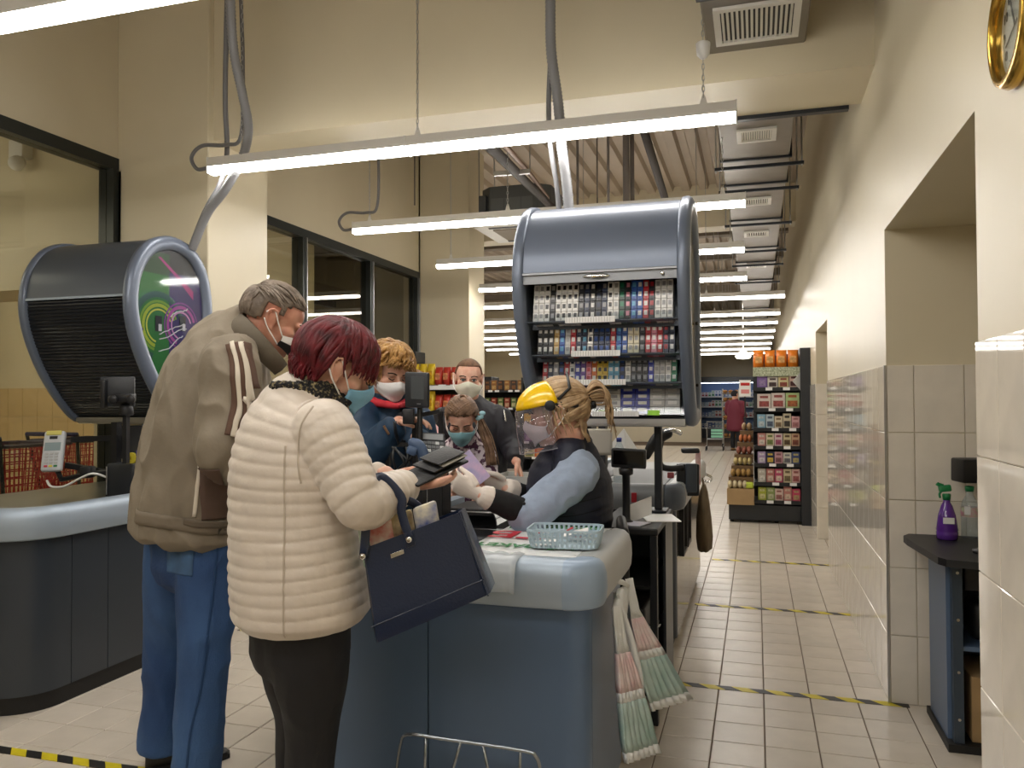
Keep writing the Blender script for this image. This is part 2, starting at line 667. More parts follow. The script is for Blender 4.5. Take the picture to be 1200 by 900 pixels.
# the vestibule behind the left glazing
vb = MB()
vb.box(-8.2, XL - .2, 4.15, 4.62, 2.1, ZC)
struct('beam_vestibule', vb, m_wall)
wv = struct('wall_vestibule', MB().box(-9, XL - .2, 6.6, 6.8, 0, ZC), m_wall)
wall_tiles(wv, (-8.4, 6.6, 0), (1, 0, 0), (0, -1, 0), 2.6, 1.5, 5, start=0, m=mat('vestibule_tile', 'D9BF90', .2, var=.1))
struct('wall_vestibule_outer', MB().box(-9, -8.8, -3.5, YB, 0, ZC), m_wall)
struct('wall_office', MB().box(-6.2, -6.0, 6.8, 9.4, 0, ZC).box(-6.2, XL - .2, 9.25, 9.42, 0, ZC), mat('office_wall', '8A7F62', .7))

# deck: folded steel sheet running along the hall
dk = MB()
prof = []
x = -9.0
while x < 2.3:
    prof += [(x, ZC), (x + .11, ZC), (x + .135, ZC + .07), (x + .225, ZC + .07)]
    x += .25
top = [(a, b + .01) for a, b in prof]
for i in range(len(prof) - 1):
    (a, b), (c, d) = prof[i], prof[i + 1]
    dk.add([(a, -3.5, b), (c, -3.5, d), (c, YB, d), (a, YB, b)], [(0, 1, 2, 3)])
dk.box(-9, 2.3, -3.5, YB, ZC + .09, ZC + .15)
struct('ceiling', dk, m_deck)
# purlins carrying the deck
for k, y in enumerate((14.5, 17, 19.5, 22)):
    struct('trim_%d' % (k + 3), MB().box(-9, XR, y, y + .1, ZC - .16, ZC).box(-9, XR, y - .05, y + .15, ZC - .17, ZC - .155), mat('purlin_steel', '8E8478', .6, .2))


# ---- windows
def window(n, y0, y1, mull, z0=.1, z1=WZ):
    w_ = bpy.data.objects.new('window_%d' % n, None)
    COL.objects.link(w_)
    w_['kind'] = 'structure'
    w_.location = (XL, (y0 + y1) / 2, z0)
    t = .075
    MB().box(XL - .1, XL + .015, y0, y1, z1 - t, z1).build('head', m_gunmetal, w_)
    MB().box(XL - .1, XL + .015, y0, y1, z0, z0 + t).build('sill', m_gunmetal, w_)
    ys = [y0] + mull + [y1 - t]
    for i, y in enumerate(ys):
        MB().box(XL - .1, XL + .015, y, y + t, z0 + t, z1 - t).build('jamb' if i in (0, len(ys) - 1) else 'mullion', m_gunmetal, w_)
        MB().box(XL + .015, XL + .03, y + .045, y + .056, z0 + t, z1 - t).build('bead', m_steel, w_)
    for i in range(len(ys) - 1):
        MB().box(XL - .045, XL - .037, ys[i] + t, ys[i + 1], z0 + t, z1 - t).build('pane', m_glass, w_)
    return w_


window(1, 0.2, 4.13, [2.2])
window(2, 4.75, 8.84, [6.25, 7.55][0:2])
# second glazed screen across the office, seen through the panes
sc2 = bpy.data.objects.new('window_3', None)
COL.objects.link(sc2)
sc2['kind'] = 'structure'
sc2.location = (-5.2, 8, 0)
for nm, bxs in (('head', (-5.24, -5.16, 6.85, 9.2, 2.55, 2.63)), ('mullion', (-5.24, -5.16, 8.0, 8.08, 0, 2.55)), ('mullion', (-5.24, -5.16, 7.2, 7.28, 0, 2.55))):
    MB().box(*bxs).build(nm, m_gunmetal, sc2)

# ================================================================== CEILING SERVICES
m_lamp = mat('lamp_diffuser', 'FFFFFF', 0.5, emit=LAMP, ecol='FFFAF3')
m_lamp_far = mat('lamp_diffuser_far', 'FFFFFF', 0.5, emit=LAMP * .5, ecol='FFFAF3')
LZ = 2.635
me_cache = {}


def chain_mb(p0, z1, r=.0022, L=.026):
    b = MB()
    z = p0[2]
    k = 0
    while z < z1:
        pts = []
        for j in range(8):
            a = 2 * math.pi * j / 8
            lx, lz = .006 * math.cos(a), (L / 2 + .003) * math.sin(a)
            pts.append((p0[0] + (lx if k % 2 else 0), p0[1] + (0 if k % 2 else lx), z + L / 2 + lz))
        b.tube(pts, r, 4, closed=True)
        z += L
        k += 1
    return b


def strip_light(y, x0, x1, label, chains, nunit=2, detail=True, drop=ZC - .02, joint=None, lamp=None):
    t = thing('strip_light', label, 'ceiling light', ((x0 + x1) / 2, y, LZ), 'hanging strip lights')
    edges = [x0] + ([joint] if joint else [x0 + (x1 - x0) * k / nunit for k in range(1, nunit)]) + [x1]
    for a, b_ in zip(edges[:-1], edges[1:]):
        h = MB()
        pr = [(-.028, .055), (.028, .055), (.04, .012), (.04, .0), (-.04, .0), (-.04, .012)]
        h.prism(pr, lambda p, q, s: (s, y + p, LZ + .025 + q), a + .002, b_ - .002)
        h.build('housing', m_whitemetal, t)
        d = MB()
        pr = [(-.039, 0), (.039, 0), (.035, -.026), (.02, -.034), (-.02, -.034), (-.035, -.026)]
        d.prism(pr, lambda p, q, s: (s, y + p, LZ + .0245 + q), a + .004, b_ - .004)
        d.build('diffuser', lamp or m_lamp, t)
        if detail:
            MB().box(a, a + .006, y - .041, y + .041, LZ - .011, LZ + .08).build('end_cap', m_whitemetal, t)
    if detail:
        MB().box(x1 - .006, x1, y - .041, y + .041, LZ - .011, LZ + .08).build('end_cap', m_whitemetal, t)
    for cx in chains:
        MB().add([(cx - .02, y, LZ + .08), (cx + .02, y, LZ + .08), (cx + .006, y, LZ + .13), (cx - .006, y, LZ + .13), (cx - .02, y + .004, LZ + .08), (cx + .02, y + .004, LZ + .08),
                  (cx + .006, y + .004, LZ + .13), (cx - .006, y + .004, LZ + .13)],
                 [(0, 1, 2, 3), (7, 6, 5, 4), (0, 4, 5, 1), (1, 5, 6, 2), (2, 6, 7, 3), (3, 7, 4, 0)]).build('bracket', m_whitemetal, t)
        if detail:
            chain_mb((cx, y, LZ + .12), drop).build('chain', m_steel, t)
        else:
            MB().tube([(cx, y, LZ + .12), (cx, y, drop)], .004, 5).build('chain', m_steel, t)
    return t


LN = {3.8: 'hanging in front of the painted cross beam, nearest full strip light', 5.5: 'second strip light, passing behind the tobacco cabinet',
      7.2: 'third strip light from the front, left end by the far pillar'}
L1 = strip_light(3.8, -2.92, -.07, 'long white strip light ' + LN[3.8], [-2.72, -1.66, -.22], joint=-1.72)
L2 = strip_light(5.5, -2.93, -.05, 'long white strip light, ' + LN[5.5], [-2.8, -1.7, -.2])
L3 = strip_light(7.2, -2.94, -.08, 'long white strip light, ' + LN[7.2], [-2.8, -1.7, -.2], detail=False)
strip_light(2.1, -2.92, -.07, 'white strip light cut off by the top left corner', [-2.8, -.2], detail=False)
strip_light(0.4, -2.92, -.07, 'white strip light overhead out of the picture', [-2.8, -.2], detail=False)
strip_light(-1.3, -2.92, -.07, 'white strip light overhead behind the photographer', [-2.8, -.2], detail=False)
FAR = ['fourth', 'fifth', 'sixth', 'seventh', 'eighth', 'ninth', 'tenth', 'eleventh', 'twelfth']
for k, y in enumerate((8.9, 10.6, 12.7, 14.2, 15.9, 17.6, 19.5, 21.5, 23.5)):
    x1 = -.08 if k == 0 else .36
    strip_light(y, -3.1 if k == 0 else -6.6, x1, 'white strip light far down the hall, %s row from the front' % FAR[k], [-1.85 if k == 0 else -2.6, -.6], nunit=2 if k == 0 else 4, detail=False, lamp=None if k == 0 else m_lamp_far)
# unseen strip lights added to brighten the vestibule
for yv, lb in ((0.9, 'nearest'), (2.9, 'middle'), (5.5, 'farthest')):
    strip_light(yv, -7.6, -4.6, 'unseen strip light added to brighten the vestibule behind the left glazing, %s of three' % lb, [-7, -5.6], nunit=2, detail=False)


def cable(name, pts, r, m, label, cat='cable', n=7, ribs=False, k=6):
    pp = smoothpath(pts, k)
    b = MB()
    if ribs:
        dense = smoothpath(pts, 26)
        b.tube(dense, [r * (1 + (.1 if i % 2 else -.06)) for i in range(len(dense))], n)
    else:
        b.tube(pp, r, n)
    return solo(name, b, m, label, cat, tuple(pts[-1]), smooth=True)


# power leads of the front lights (part of each light)
def lead(t, y, x0, ytop):
    pts = smoothpath([(x0 - .003, y, LZ + .035), (x0 - .09, y, LZ + .03), (x0 - .13, y, LZ + .1), (x0 - .06, y, LZ + .16), (x0 + .1, y, LZ + .15), (x0 + .19, y + .01, LZ + .2),
                      (x0 + .2, y + .01, LZ + .6), (x0 + .19, y, LZ + 1.1), (x0 + .2, y, ytop)], 6)
    MB().tube(pts, .011, 7).build('power_lead', m_hose, t, True)


lead(L1, 3.8, -2.92, ZC)
lead(L2, 5.5, -2.93, ZC)
MB().lathe([(.012, 0), (.03, .02), (.034, .07), (.03, .075)], (-.22, 3.8, LZ + .30), 12).build('ceiling_rose', m_white, L1, True)

# conduits feeding the two tobacco cabinets
m_conduit_lt = mat('pale_grey_conduit', '8F9093', 0.45)
cable('conduit', [P(225, 292, 4.6), P(243, 250, 4.55), P(264, 222, 4.5), P(284, 185, 4.45), P(291, 150, 4.4), P(284, 110, 4.35), P(274, 60, 4.3), P(270, 0, 4.25), P(270, -80, 4.2)], .024, m_conduit_lt,
      'thick grey ribbed conduit dropping to the left tobacco cabinet', ribs=True, n=10)
cable('conduit', [P(222, 294, 4.65), P(240, 248, 4.6), P(258, 215, 4.58), P(266, 180, 4.55), P(264, 120, 4.5), P(265, 50, 4.45), P(268, -80, 4.4)], .014, m_hose,
      'thin grey conduit running beside the thick one to the left cabinet', n=8)
cable('conduit', [P(667, 252, 4.0), P(664, 215, 4.0), P(658, 170, 4.0), P(654, 120, 4.0), P(646, 60, 4.0), P(645, 0, 4.0), P(645, -80, 4.0)], .025, m_conduit_lt,
      'thick grey ribbed conduit dropping to the open tobacco cabinet', ribs=True, n=10)
cable('conduit', [P(656, 254, 4.03), P(652, 215, 4.03), P(645, 170, 4.03), P(643, 120, 4.02), P(645, 60, 4.02), P(645, -80, 4.02)], .013, m_hose,
      'thin grey conduit running beside the thick one to the open cabinet', n=8)

# rectangular duct with grilles along the right of the ceiling
duct = thing('air_duct', 'galvanised rectangular air duct running along the ceiling by the right wall', 'duct', (0.02, 4, 3.1))
DX0, DX1, DZ = -.22, .25, 3.1
ys = [1.4, 2.6, 3.55, 4.95, 6.05, 6.75, 8.1, 9.6, 10.6, 12.2, 14, 16, 18, 20]
for i in range(len(ys) - 1):
    o = .004 * (i % 2)
    MB().rbox(DX0 + o, DX1 - o, ys[i] + .004, ys[i + 1] - .004, DZ, DZ + .4, .008, 1).build('duct_section', m_zinc, duct)
    MB().box(DX0 - .014, DX1 + .014, ys[i + 1] - .012, ys[i + 1] + .012, DZ - .014, DZ + .005).box(DX1, DX1 + .014, ys[i + 1] - .012, ys[i + 1] + .012, DZ, DZ + .4).build('flange', m_blackmetal, duct)
    if i > 2:
        y = ys[i + 1] + .1
        MB().box(DX0 - .06, DX1 + .1, y - .012, y + .012, DZ - .045, DZ - .022).build('hanger_bar', m_blackmetal, duct)
        for x in (DX0 - .05, DX1 + .085):
            MB().tube([(x, y, DZ - .06), (x, y, ZC)], .006, 6).build('hanger_rod', m_steel, duct)


def grille(yc, wx, wy, n, lab):
    g = thing('air_grille', lab, 'vent', (0.02, yc, DZ), 'grilles on the air duct')
    xc = .02
    fr = MB()
    t = .03
    for a in ((xc - wx, xc + wx, yc - wy, yc - wy + t), (xc - wx, xc + wx, yc + wy - t, yc + wy), (xc - wx, xc - wx + t, yc - wy + t, yc + wy - t), (xc + wx - t, xc + wx, yc - wy + t, yc + wy - t)):
        fr.box(*a, DZ - .016, DZ - .001)
    fr.build('frame', m_whitemetal, g)
    MB().box(xc - wx + t, xc + wx - t, yc - wy + t, yc + wy - t, DZ - .003, DZ - .001).build('backing', m_black, g)
    for k in range(n):
        x = xc - wx + t + (2 * wx - 2 * t) * (k + .5) / n
        MB().obox((x, yc, DZ - .009), (1, 0, .5), (0, 1, 0), (-.5, 0, 1), .0055, wy - t, .0022).build('slat', m_whitemetal, g)
    return g


grille(3.85, .19, .19, 15, 'white slatted grille on the duct in front of the beam, near the top edge')
grille(5.5, .125, .13, 13, 'white slatted grille on the duct just behind the cross beam')
grille(7.35, .125, .13, 10, 'white slatted grille on the duct, second behind the cross beam')
grille(8.8, .125, .13, 8, 'white slatted grille on the duct, third behind the cross beam')
grille(10.9, .125, .13, 8, 'white slatted grille on the duct, farthest behind the cross beam')

# ceiling cassette air conditioner
ac = thing('ceiling_cassette', 'dark grey ceiling cassette air conditioner hung behind the strip lights', 'air conditioner', (-2.5, 8.6, 3.2))
AX0, AX1, AYF, AYB, AZ0, AZ1 = -2.86, -2.08, 8.2, 9.0, 3.27, 3.66
oct_ = [(AX0 + .12, AYF), (AX1 - .12, AYF), (AX1, AYF + .12), (AX1, AYB), (AX0, AYB), (AX0, AYF + .12)]
MB().prism(oct_, lambda a, b, t: (a, b, t), AZ0, AZ1).build('casing', mat('ac_casing', '4A4C4B', .6), ac)
MB().rbox(AX0 - .06, AX1 + .06, AYF - .06, AYB + .06, AZ0 - .05, AZ0 - .002, .01, 1).build('fascia', m_whitemetal, ac)
MB().box(AX0 + .12, AX1 - .12, AYF + .12, AYB - .12, AZ0 - .062, AZ0 - .05).build('intake', mat('ac_intake', '8C8273', .7), ac)
for a in (AYF + .02, AYB - .06):
    MB().box(AX0 + .1, AX1 - .1, a, a + .04, AZ0 - .058, AZ0 - .05).build('outlet_slot', m_black, ac)
for x, y in ((AX0 - .05, AYF + .15), (AX1 + .05, AYF + .15), (AX0 - .05, AYB - .1), (AX1 + .05, AYB - .1)):
    MB().tube([(x, y, AZ0 + .05), (x, y, ZC)], .007, 6).box(x - .06, x + .06, y - .015, y + .015, AZ0 + .12, AZ0 + .145).build('hanger', m_steel, ac)
for x0, x1 in ((AX0 + .14, AX0 + .28), (AX0 + .29, AX0 + .47), (AX0 + .48, AX0 + .6)):
    MB().box(x0, x1, AYF - .006, AYF - .001, AZ0 + .13, AZ0 + .26).build('panel', mat('ac_panel', '5A5C5B', .6), ac)
MB().rbox(AX0 + .0, AX0 + .08, AYF - .02, AYF + .1, AZ0 + .05, AZ0 + .3, .01).build('terminal_box', mat('ac_box', '3E4040', .6), ac)
# refrigerant pipes on a strut
m_pipe = mat('insulated_pipe', '3A332E', .7)
m_copper = mat('copper_pipe', '7A5A44', .5, .5)
pa, pb_ = P(640, 236, 8.15), P(583, 180, 5.6)
solo('pipe', MB().tube(smoothpath([P(650, 248, 8.3), pa, P(615, 212, 7.2), pb_, P(569, 166, 5.25)], 5), .042, 8), m_pipe, 'thick dark insulated pipe running down to the air conditioner', 'pipe', tuple(pa), smooth=True)
solo('pipe', MB().tube(smoothpath([P(642, 232, 8.2), P(622, 205, 7.2), P(600, 180, 5.8), P(590, 168, 5.3)], 5), .02, 8), m_copper, 'thin brown pipe beside the thick one over the air conditioner', 'pipe', tuple(P(642, 232, 8.2)), smooth=True)
sa, sb_ = P(579, 204, 6.6), P(621, 201, 6.6)
tr = thing('pipe_tray', 'perforated steel strut carrying the pipes on threaded rods', 'bracket', tuple(sa))
MB().obox((sa + sb_) / 2, sb_ - sa, CF, Z_ := Vector((0, 0, 1)), (sb_ - sa).length / 2, .02, .018).build('strut', m_steel, tr)
for q in (sa, sb_):
    MB().tube([q, (q.x, q.y, ZC)], .006, 6).build('rod', m_steel, tr)
solo('pipe', MB().tube([(-.95, 5.0, 4.05), (-.88, 9.5, 3.3)], .04, 8), m_pipe, 'dark pipe sloping down above the tobacco cabinet', 'pipe', (-.88, 9.5, 3.3), smooth=True)
for i, (u, d) in enumerate(((677, 7.5), (713, 7.0), (734, 7.2), (741, 7.3), (486, 8.5), (700, 9))):
    p = P(u, 235, d)
    r = (.012, .012, .03, .02, .008, .008)[i]
    lab = ['thin grey rod dropping from deck left of tobacco cabinet conduits', 'thin brown conduit dropping behind the nearest strip light', 'thick vertical grey conduit above the tobacco cabinet',
           'vertical grey conduit right beside the thick one', 'thin rod left of the air conditioner', 'thin rod right of the air conditioner'][i]
    solo('drop_pipe', MB().tube([(p.x, p.y, ZC), (p.x, p.y, p.z - .05)], r, 8), mat('drop_grey', '6A625C', .6), lab, 'pipe', (p.x, p.y, p.z - .05), smooth=True)

# round lamp far off
p = P(871, 421, 20)
solo('dome_lamp', MB().lathe([(.001, 0), (.16, .02), (.2, .08), (.08, .2), (.02, .22), (.012, .24), (.012, ZC - p.z + .03)], (p.x, p.y, p.z), 16), mat('dome_lamp_glow', 'FFFFFF', .5, emit=3, ecol='FFF4E0'), 'round glowing lamp hanging far down the hall', 'ceiling light', (p.x, p.y, p.z), smooth=True)

# wall clock
ck = thing('wall_clock', 'round gold rimmed wall clock at the top right corner', 'clock', (XR, 2.03, 2.19))
cy, cz, R = 1.985, 2.17, .135
MB().lathe([(R, 0), (R + .004, .012), (R - .003, .03), (R - .016, .034), (R - .02, .022), (R - .02, .004)], (XR - .001, cy, cz), 40, (-1, 0, 0), cap=False).build('rim', mat('clock_gold', 'C9A24B', .2, .9), ck, True)
MB().lathe([(R - .016, .002), (R - .016, .006)], (XR, cy, cz), 40, (-1, 0, 0)).build('dial', mat('clock_dial', 'E9E6D4', .5), ck)
for h in range(1, 13):
    a = math.radians(90 - 30 * h)
    # seen facing +X: right is -Y
    text_part('numeral', str(h), .032, (XR - .0075, cy - math.cos(a) * .086, cz + math.sin(a) * .086), (0, -1, 0), (0, 0, 1), m_black, ck)
MB().obox((XR - .009, cy + .03, cz - .008), (1, 0, 0), (0, 1, -.35), (0, .35, 1), .0008, .045, .002).build('hand', m_black, ck)
MB().obox((XR - .011, cy + .012, cz + .03), (1, 0, 0), (0, .4, 1), (0, 1, -.4), .0008, .036, .003).build('hand', m_black, ck)
MB().lathe([(R - .018, .016), (R - .018, .017)], (XR, cy, cz), 40, (-1, 0, 0)).build('glass', m_clear, ck)

# motion sensor seen on the vestibule beam
ms = thing('motion_sensor', 'small white motion sensor box on the wall seen through the left glazing', 'sensor', (-4.62, 4.14, 2.8))
sp = P(92, 203, 5.75)
ms.location = (sp.x, 4.13, sp.z - .1)
MB().rbox(sp.x - .07, sp.x + .05, 4.06, 4.15, sp.z - .03, sp.z + .09, .012).build('housing', m_white, ms, 'auto')
MB().lathe([(.045, -.03), (.05, .02), (.03, .045), (.005, .05)], (sp.x + .01, 4.06, sp.z - .07), 14, (.3, -.8, -.5)).build('lens', m_white, ms, True)

# ================================================================== CHECKOUT COUNTERS
def sweep(path, prof):
    """path: list of (x, y, nx, ny) with outward normal; prof: list of (out, z)"""
    b = MB()
    b.loft([[(x + nx * o, y + ny * o, z) for o, z in prof] for x, y, nx, ny in path])
    return b


def corner(cx, cy, r, a0, a1, n=8):
    out = []
    for i in range(n + 1):
        a = math.radians(a0 + (a1 - a0) * i / n)
        out.append((cx + r * math.cos(a), cy + r * math.sin(a), math.cos(a), math.sin(a)))
    return out


BPROF = [(-.05, .752), (0.012, .752), (.028, .758), (.036, .775), (.039, .81), (.037, .85), (.029, .876), (.016, .889), (0, .893), (-.03, .893), (-.05, .89)]
m_top = mat('counter_top_dark', '33363A', .35, .2, var=.1, vscale=6)
m_belt = mat('conveyor_belt', '232423', .5, var=.15, vscale=12)
m_sidebump = mat('bumper_warm_silver', 'B4B6B6', .42, .3, var=.08, vscale=4, bump=.04, bscale=160)

cc = thing('checkout_counter', 'slate blue checkout counter with silver bumper, nearest the camera with cashier behind', 'checkout counter', (-.9, 2.55, 0))
# body panels with a rounded right corner
XA, XB, YA, YBk = -1.38, -.47, 2.27, 2.86


def bodypanel(pts, z0, z1, name, m, par):
    return MB().prism(pts, lambda a, b, t: (a, b, t), z0, z1).build(name, m, par, 'auto')


bodypanel([(XA + .05, YA), (-.962, YA), (-.962, YA + .03), (XA + .05, YA + .03)], .07, .77, 'front_panel', m_slate, cc)
arc = [(p[0], p[1]) for p in corner(XB - .07, YA + .07, .07, -90, 0)]
arc_in = [(p[0], p[1]) for p in corner(XB - .07, YA + .07, .04, 0, -90)]
bodypanel([(-.958, YA)] + arc + arc_in + [(-.958, YA + .03)], .07, .77, 'front_panel', m_slate, cc)
arcl = [(p[0], p[1]) for p in corner(XA + .05, YA + .05, .05, 180, 270)]
bodypanel(arcl + [(XA + .05, YA + .03), (XA + .03, YA + .05), (XA + .03, 3.62), (XA, 3.62)], .07, .77, 'side_panel', m_slate, cc)
bodypanel([(XB, YA + .075), (XB, YBk), (XB - .03, YBk), (XB - .03, YA + .075)], .07, .77, 'side_panel', m_slate, cc)
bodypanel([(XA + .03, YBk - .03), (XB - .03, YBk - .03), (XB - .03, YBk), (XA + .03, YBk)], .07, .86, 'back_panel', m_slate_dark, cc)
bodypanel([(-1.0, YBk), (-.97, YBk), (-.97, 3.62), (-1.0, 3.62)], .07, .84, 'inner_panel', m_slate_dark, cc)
bodypanel([(XA + .03, YA + .03), (XB - .03, YA + .03), (XB - .03, YBk - .03), (-1.0, YBk - .03), (-1.0, 3.60), (XA + .03, 3.60)], 0, .07, 'plinth', m_kick, cc)
# top plates
bodypanel([(XA, YA - .01), (XB + .02, YA - .01), (XB + .02, YBk + .02), (XA, YBk + .02)], .845, .868, 'worktop', m_top, cc)
bodypanel([(XA, YBk + .02), (-.97, YBk + .02), (-.97, 3.62), (XA, 3.62)], .84, .864, 'worktop', m_steel, cc)
MB().rbox(XA + .06, -1.02, 3.33, 3.6, .864, .874, .004, 1).build('belt', m_belt, cc)
# bumper: front run, corner cap, side run
fx = [(XA + .02 + (XB - .0575 - XA - .02) * i / 6, YA - .02, 0, -1) for i in range(7)]
sweep(fx, BPROF).build('bumper', m_bumper, cc, 'auto')
sweep(corner(XB - .055, YA + .045, .065, -92, 0, 10), [(o + .004 if o > 0 else o, z) for o, z in BPROF]).build('bumper_corner', m_bumper_cap, cc, 'auto')
sweep([(XB + .01, YA + .05 + .5 * i / 5, 1, 0) for i in range(6)], BPROF).build('bumper', m_sidebump, cc, 'auto')
sweep(corner(XB - .03, YA + .55, .04, 0, 70, 5), BPROF).build('bumper_end', m_sidebump, cc, 'auto')
sweep([(XA - .01, 3.62 - (3.62 - YA - .08) * i / 4, -1, 0) for i in range(5)], BPROF).build('bumper', m_bumper, cc, 'auto')
sweep(corner(XA + .05, YA + .04, .06, 180, 268, 8), [(o + .004 if o > 0 else o, z) for o, z in BPROF]).build('bumper_corner', m_bumper_cap, cc, 'auto')
# scanner well: glass plate, raised black lip of the packing chute
MB().rbox(-1.3, -1.02, 2.95, 3.28, .864, .872, .004, 1).build('scanner_plate', m_steel, cc)
MB().box(-1.22, -1.1, 3.03, 3.2, .872, .875).build('scanner_glass', mat('scanner_glass', '1E2022', .05), cc)
lip = []
for i in range(9):
    a = math.radians(90 - 11 * i)
    lip.append((.07 * math.cos(a), .07 * math.sin(a)))
lp = [(a, b) for a, b in lip] + [(a * .85, b * .85) for a, b in reversed(lip)]
MB().prism(lp, lambda a, b, t: (t, 2.86 - .07 + a, .868 + b), -1.3, -.93).build('chute_lip', m_black, cc, 'auto')

# chrome wire rack at the foot of the counter
m_wire = mat('rack_wire', '9FA6AD', .25, .9)
rk = thing('wire_rack', 'chrome wire carrier bag rack on the counter front at the bottom edge', 'rack', (-.9, 2.1, .2))
ry = 2.02
zt = onY(520, 866, ry).z
xl, xr = onY(478, 863, ry).x, onY(628, 884, ry).x
loop = smoothpath([(xl - .13, ry + .2, zt - .22), (xl - .05, ry + .06, zt - .06), (xl, ry, zt), (xl + .1, ry, zt), (xr - .04, ry, zt - .004), (xr, ry, zt - .015), (xr + .0, ry + .05, zt - .08), (xr - .02, ry + .2, zt - .22)], 5)
MB().tube(loop, .005, 8).build('rim_wire', m_wire, rk, True)
for u0, u1 in ((499, 496), (540, 527), (566, 573), (610, 607)):
    a = onY(u0, 870, ry)
    b_ = onY(u1, 905, ry)
    MB().tube([(a.x, ry, zt), (b_.x, ry + .01, zt - .1), (b_.x, ry + .12, zt - .24)], .0042, 7).build('strut_wire', m_wire, rk, True)
MB().tube([(xl - .14, ry + .23, zt - .22), (xr + .05, ry + .23, zt - .22)], .005, 8).build('rear_wire', m_wire, rk, True)
for x in (xl + .05, xr - .08):
    MB().rbox(x - .03, x + .03, ry + .228, YA - .001, zt - .24, zt - .2, .004).build('mount', m_wire, rk)

# ---- left counter
lc = thing('checkout_counter', 'dark slate checkout counter with silver bumper at the left edge', 'checkout counter', (-3.35, 3.6, 0))
LX, LY = -2.98, 2.66
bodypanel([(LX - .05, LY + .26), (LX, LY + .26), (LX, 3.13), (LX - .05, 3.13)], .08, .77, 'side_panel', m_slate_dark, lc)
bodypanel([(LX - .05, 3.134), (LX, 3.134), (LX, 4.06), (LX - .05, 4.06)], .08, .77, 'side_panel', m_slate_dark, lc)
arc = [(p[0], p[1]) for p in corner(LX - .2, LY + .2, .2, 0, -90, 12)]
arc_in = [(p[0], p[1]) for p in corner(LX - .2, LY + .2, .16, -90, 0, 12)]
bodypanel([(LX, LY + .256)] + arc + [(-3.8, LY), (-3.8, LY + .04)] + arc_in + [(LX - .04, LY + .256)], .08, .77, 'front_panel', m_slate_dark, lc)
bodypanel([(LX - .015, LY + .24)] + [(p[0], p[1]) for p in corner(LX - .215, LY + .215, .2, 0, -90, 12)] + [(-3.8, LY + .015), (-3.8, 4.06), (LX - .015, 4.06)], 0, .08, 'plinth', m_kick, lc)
bodypanel([(-3.82, LY), (LX - .1, LY), (LX, LY + .1), (LX, 4.06), (-3.82, 4.06)], .84, .866, 'worktop', mat('counter_top_olive', '53544A', .3, .2, var=.1, vscale=3), lc)
sweep([(LX + .01, 4.06 - (4.06 - LY - .2) * i / 6, 1, 0) for i in range(7)], BPROF).build('bumper', m_bumper, lc, 'auto')
sweep(corner(LX - .2, LY + .2, .21, 0, -90, 12), BPROF).build('bumper_corner', m_bumper, lc, 'auto')
sweep([(LX - .2 - .6 * i / 3, LY - .01, 0, -1) for i in range(4)], BPROF).build('bumper', m_bumper, lc, 'auto')

# ---- counter behind the cashier
bc = thing('checkout_counter', 'dark grey checkout counter in the aisle behind the cashier, pockets on its side', 'checkout counter', (-.85, 5.3, 0))
BX, BY, BE = -.42, 4.40, 6.3
arc = [(p[0], p[1]) for p in corner(BX - .06, BY + .06, .06, -90, 0)]
arc_in = [(p[0], p[1]) for p in corner(BX - .06, BY + .06, .03, 0, -90)]
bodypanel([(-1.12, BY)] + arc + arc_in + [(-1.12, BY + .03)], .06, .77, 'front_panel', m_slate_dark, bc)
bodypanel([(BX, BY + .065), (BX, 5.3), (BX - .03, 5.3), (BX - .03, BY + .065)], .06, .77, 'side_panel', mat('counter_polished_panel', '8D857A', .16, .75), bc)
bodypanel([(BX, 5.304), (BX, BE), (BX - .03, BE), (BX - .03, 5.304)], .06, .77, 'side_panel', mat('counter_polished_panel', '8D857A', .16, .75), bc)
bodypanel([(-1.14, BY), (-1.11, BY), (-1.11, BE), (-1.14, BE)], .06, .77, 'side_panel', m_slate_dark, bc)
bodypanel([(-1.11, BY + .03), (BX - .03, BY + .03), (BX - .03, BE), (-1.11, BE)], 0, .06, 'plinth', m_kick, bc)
bodypanel([(-1.14, BY), (BX, BY), (BX, BE), (-1.14, BE)], .84, .866, 'worktop', mat('counter_top_grey', '6A6B6A', .42, .2), bc)
sweep([(-1.12 + (BX + 1.06) * i / 5, BY - .01, 0, -1) for i in range(6)], BPROF).build('bumper', mat('bumper_grey', '7F8285', .4, .3), bc, 'auto')
sweep(corner(BX - .055, BY + .055, .065, -90, 0, 10), BPROF).build('bumper_corner', m_cabgrey_dark, bc, 'auto')
sweep([(BX + .01, BY + .07 + (BE - BY - .07) * i / 6, 1, 0) for i in range(7)], BPROF).build('bumper', m_sidebump, bc, 'auto')
sweep([(-1.13, BE - (BE - BY - .03) * i / 6, -1, 0) for i in range(7)], BPROF).build('bumper', m_bumper, bc, 'auto')
MB().box(-1.1, -.88, 4.9, BE, .866, .872).build('belt', m_belt, bc)
MB().rbox(-.85, -.5, 4.5, 5.6, .866, .872, .003, 1).build('packing_plate', mat('plate_grey', '5A5B5E', .55, .0), bc)
for y in (4.55, 4.85):
    pk = MB()
    for a in ((y, y + .23, .48, .5), (y, y + .02, .5, .76), (y + .21, y + .23, .5, .76), (y, y + .23, .76, .78)):
        pk.box(BX + .001, BX + .03, a[0], a[1], a[2], a[3])
    pk.build('leaflet_pocket', m_black, bc)
MB().box(BX + .004, BX + .01, 4.9, 5.02, .52, .74).build('leaflet', mat('pink_leaflet', 'C58C8C', .6), bc)
hk = MB()
for y in (5.7, 5.78):
    hk.tube(smoothpath([(BX + .05, y, .79), (BX + .11, y, .78), (BX + .12, y, .81), (BX + .08, y, .83)], 4), .004, 6)
hk.build('bag_hook', m_chrome, bc, True)

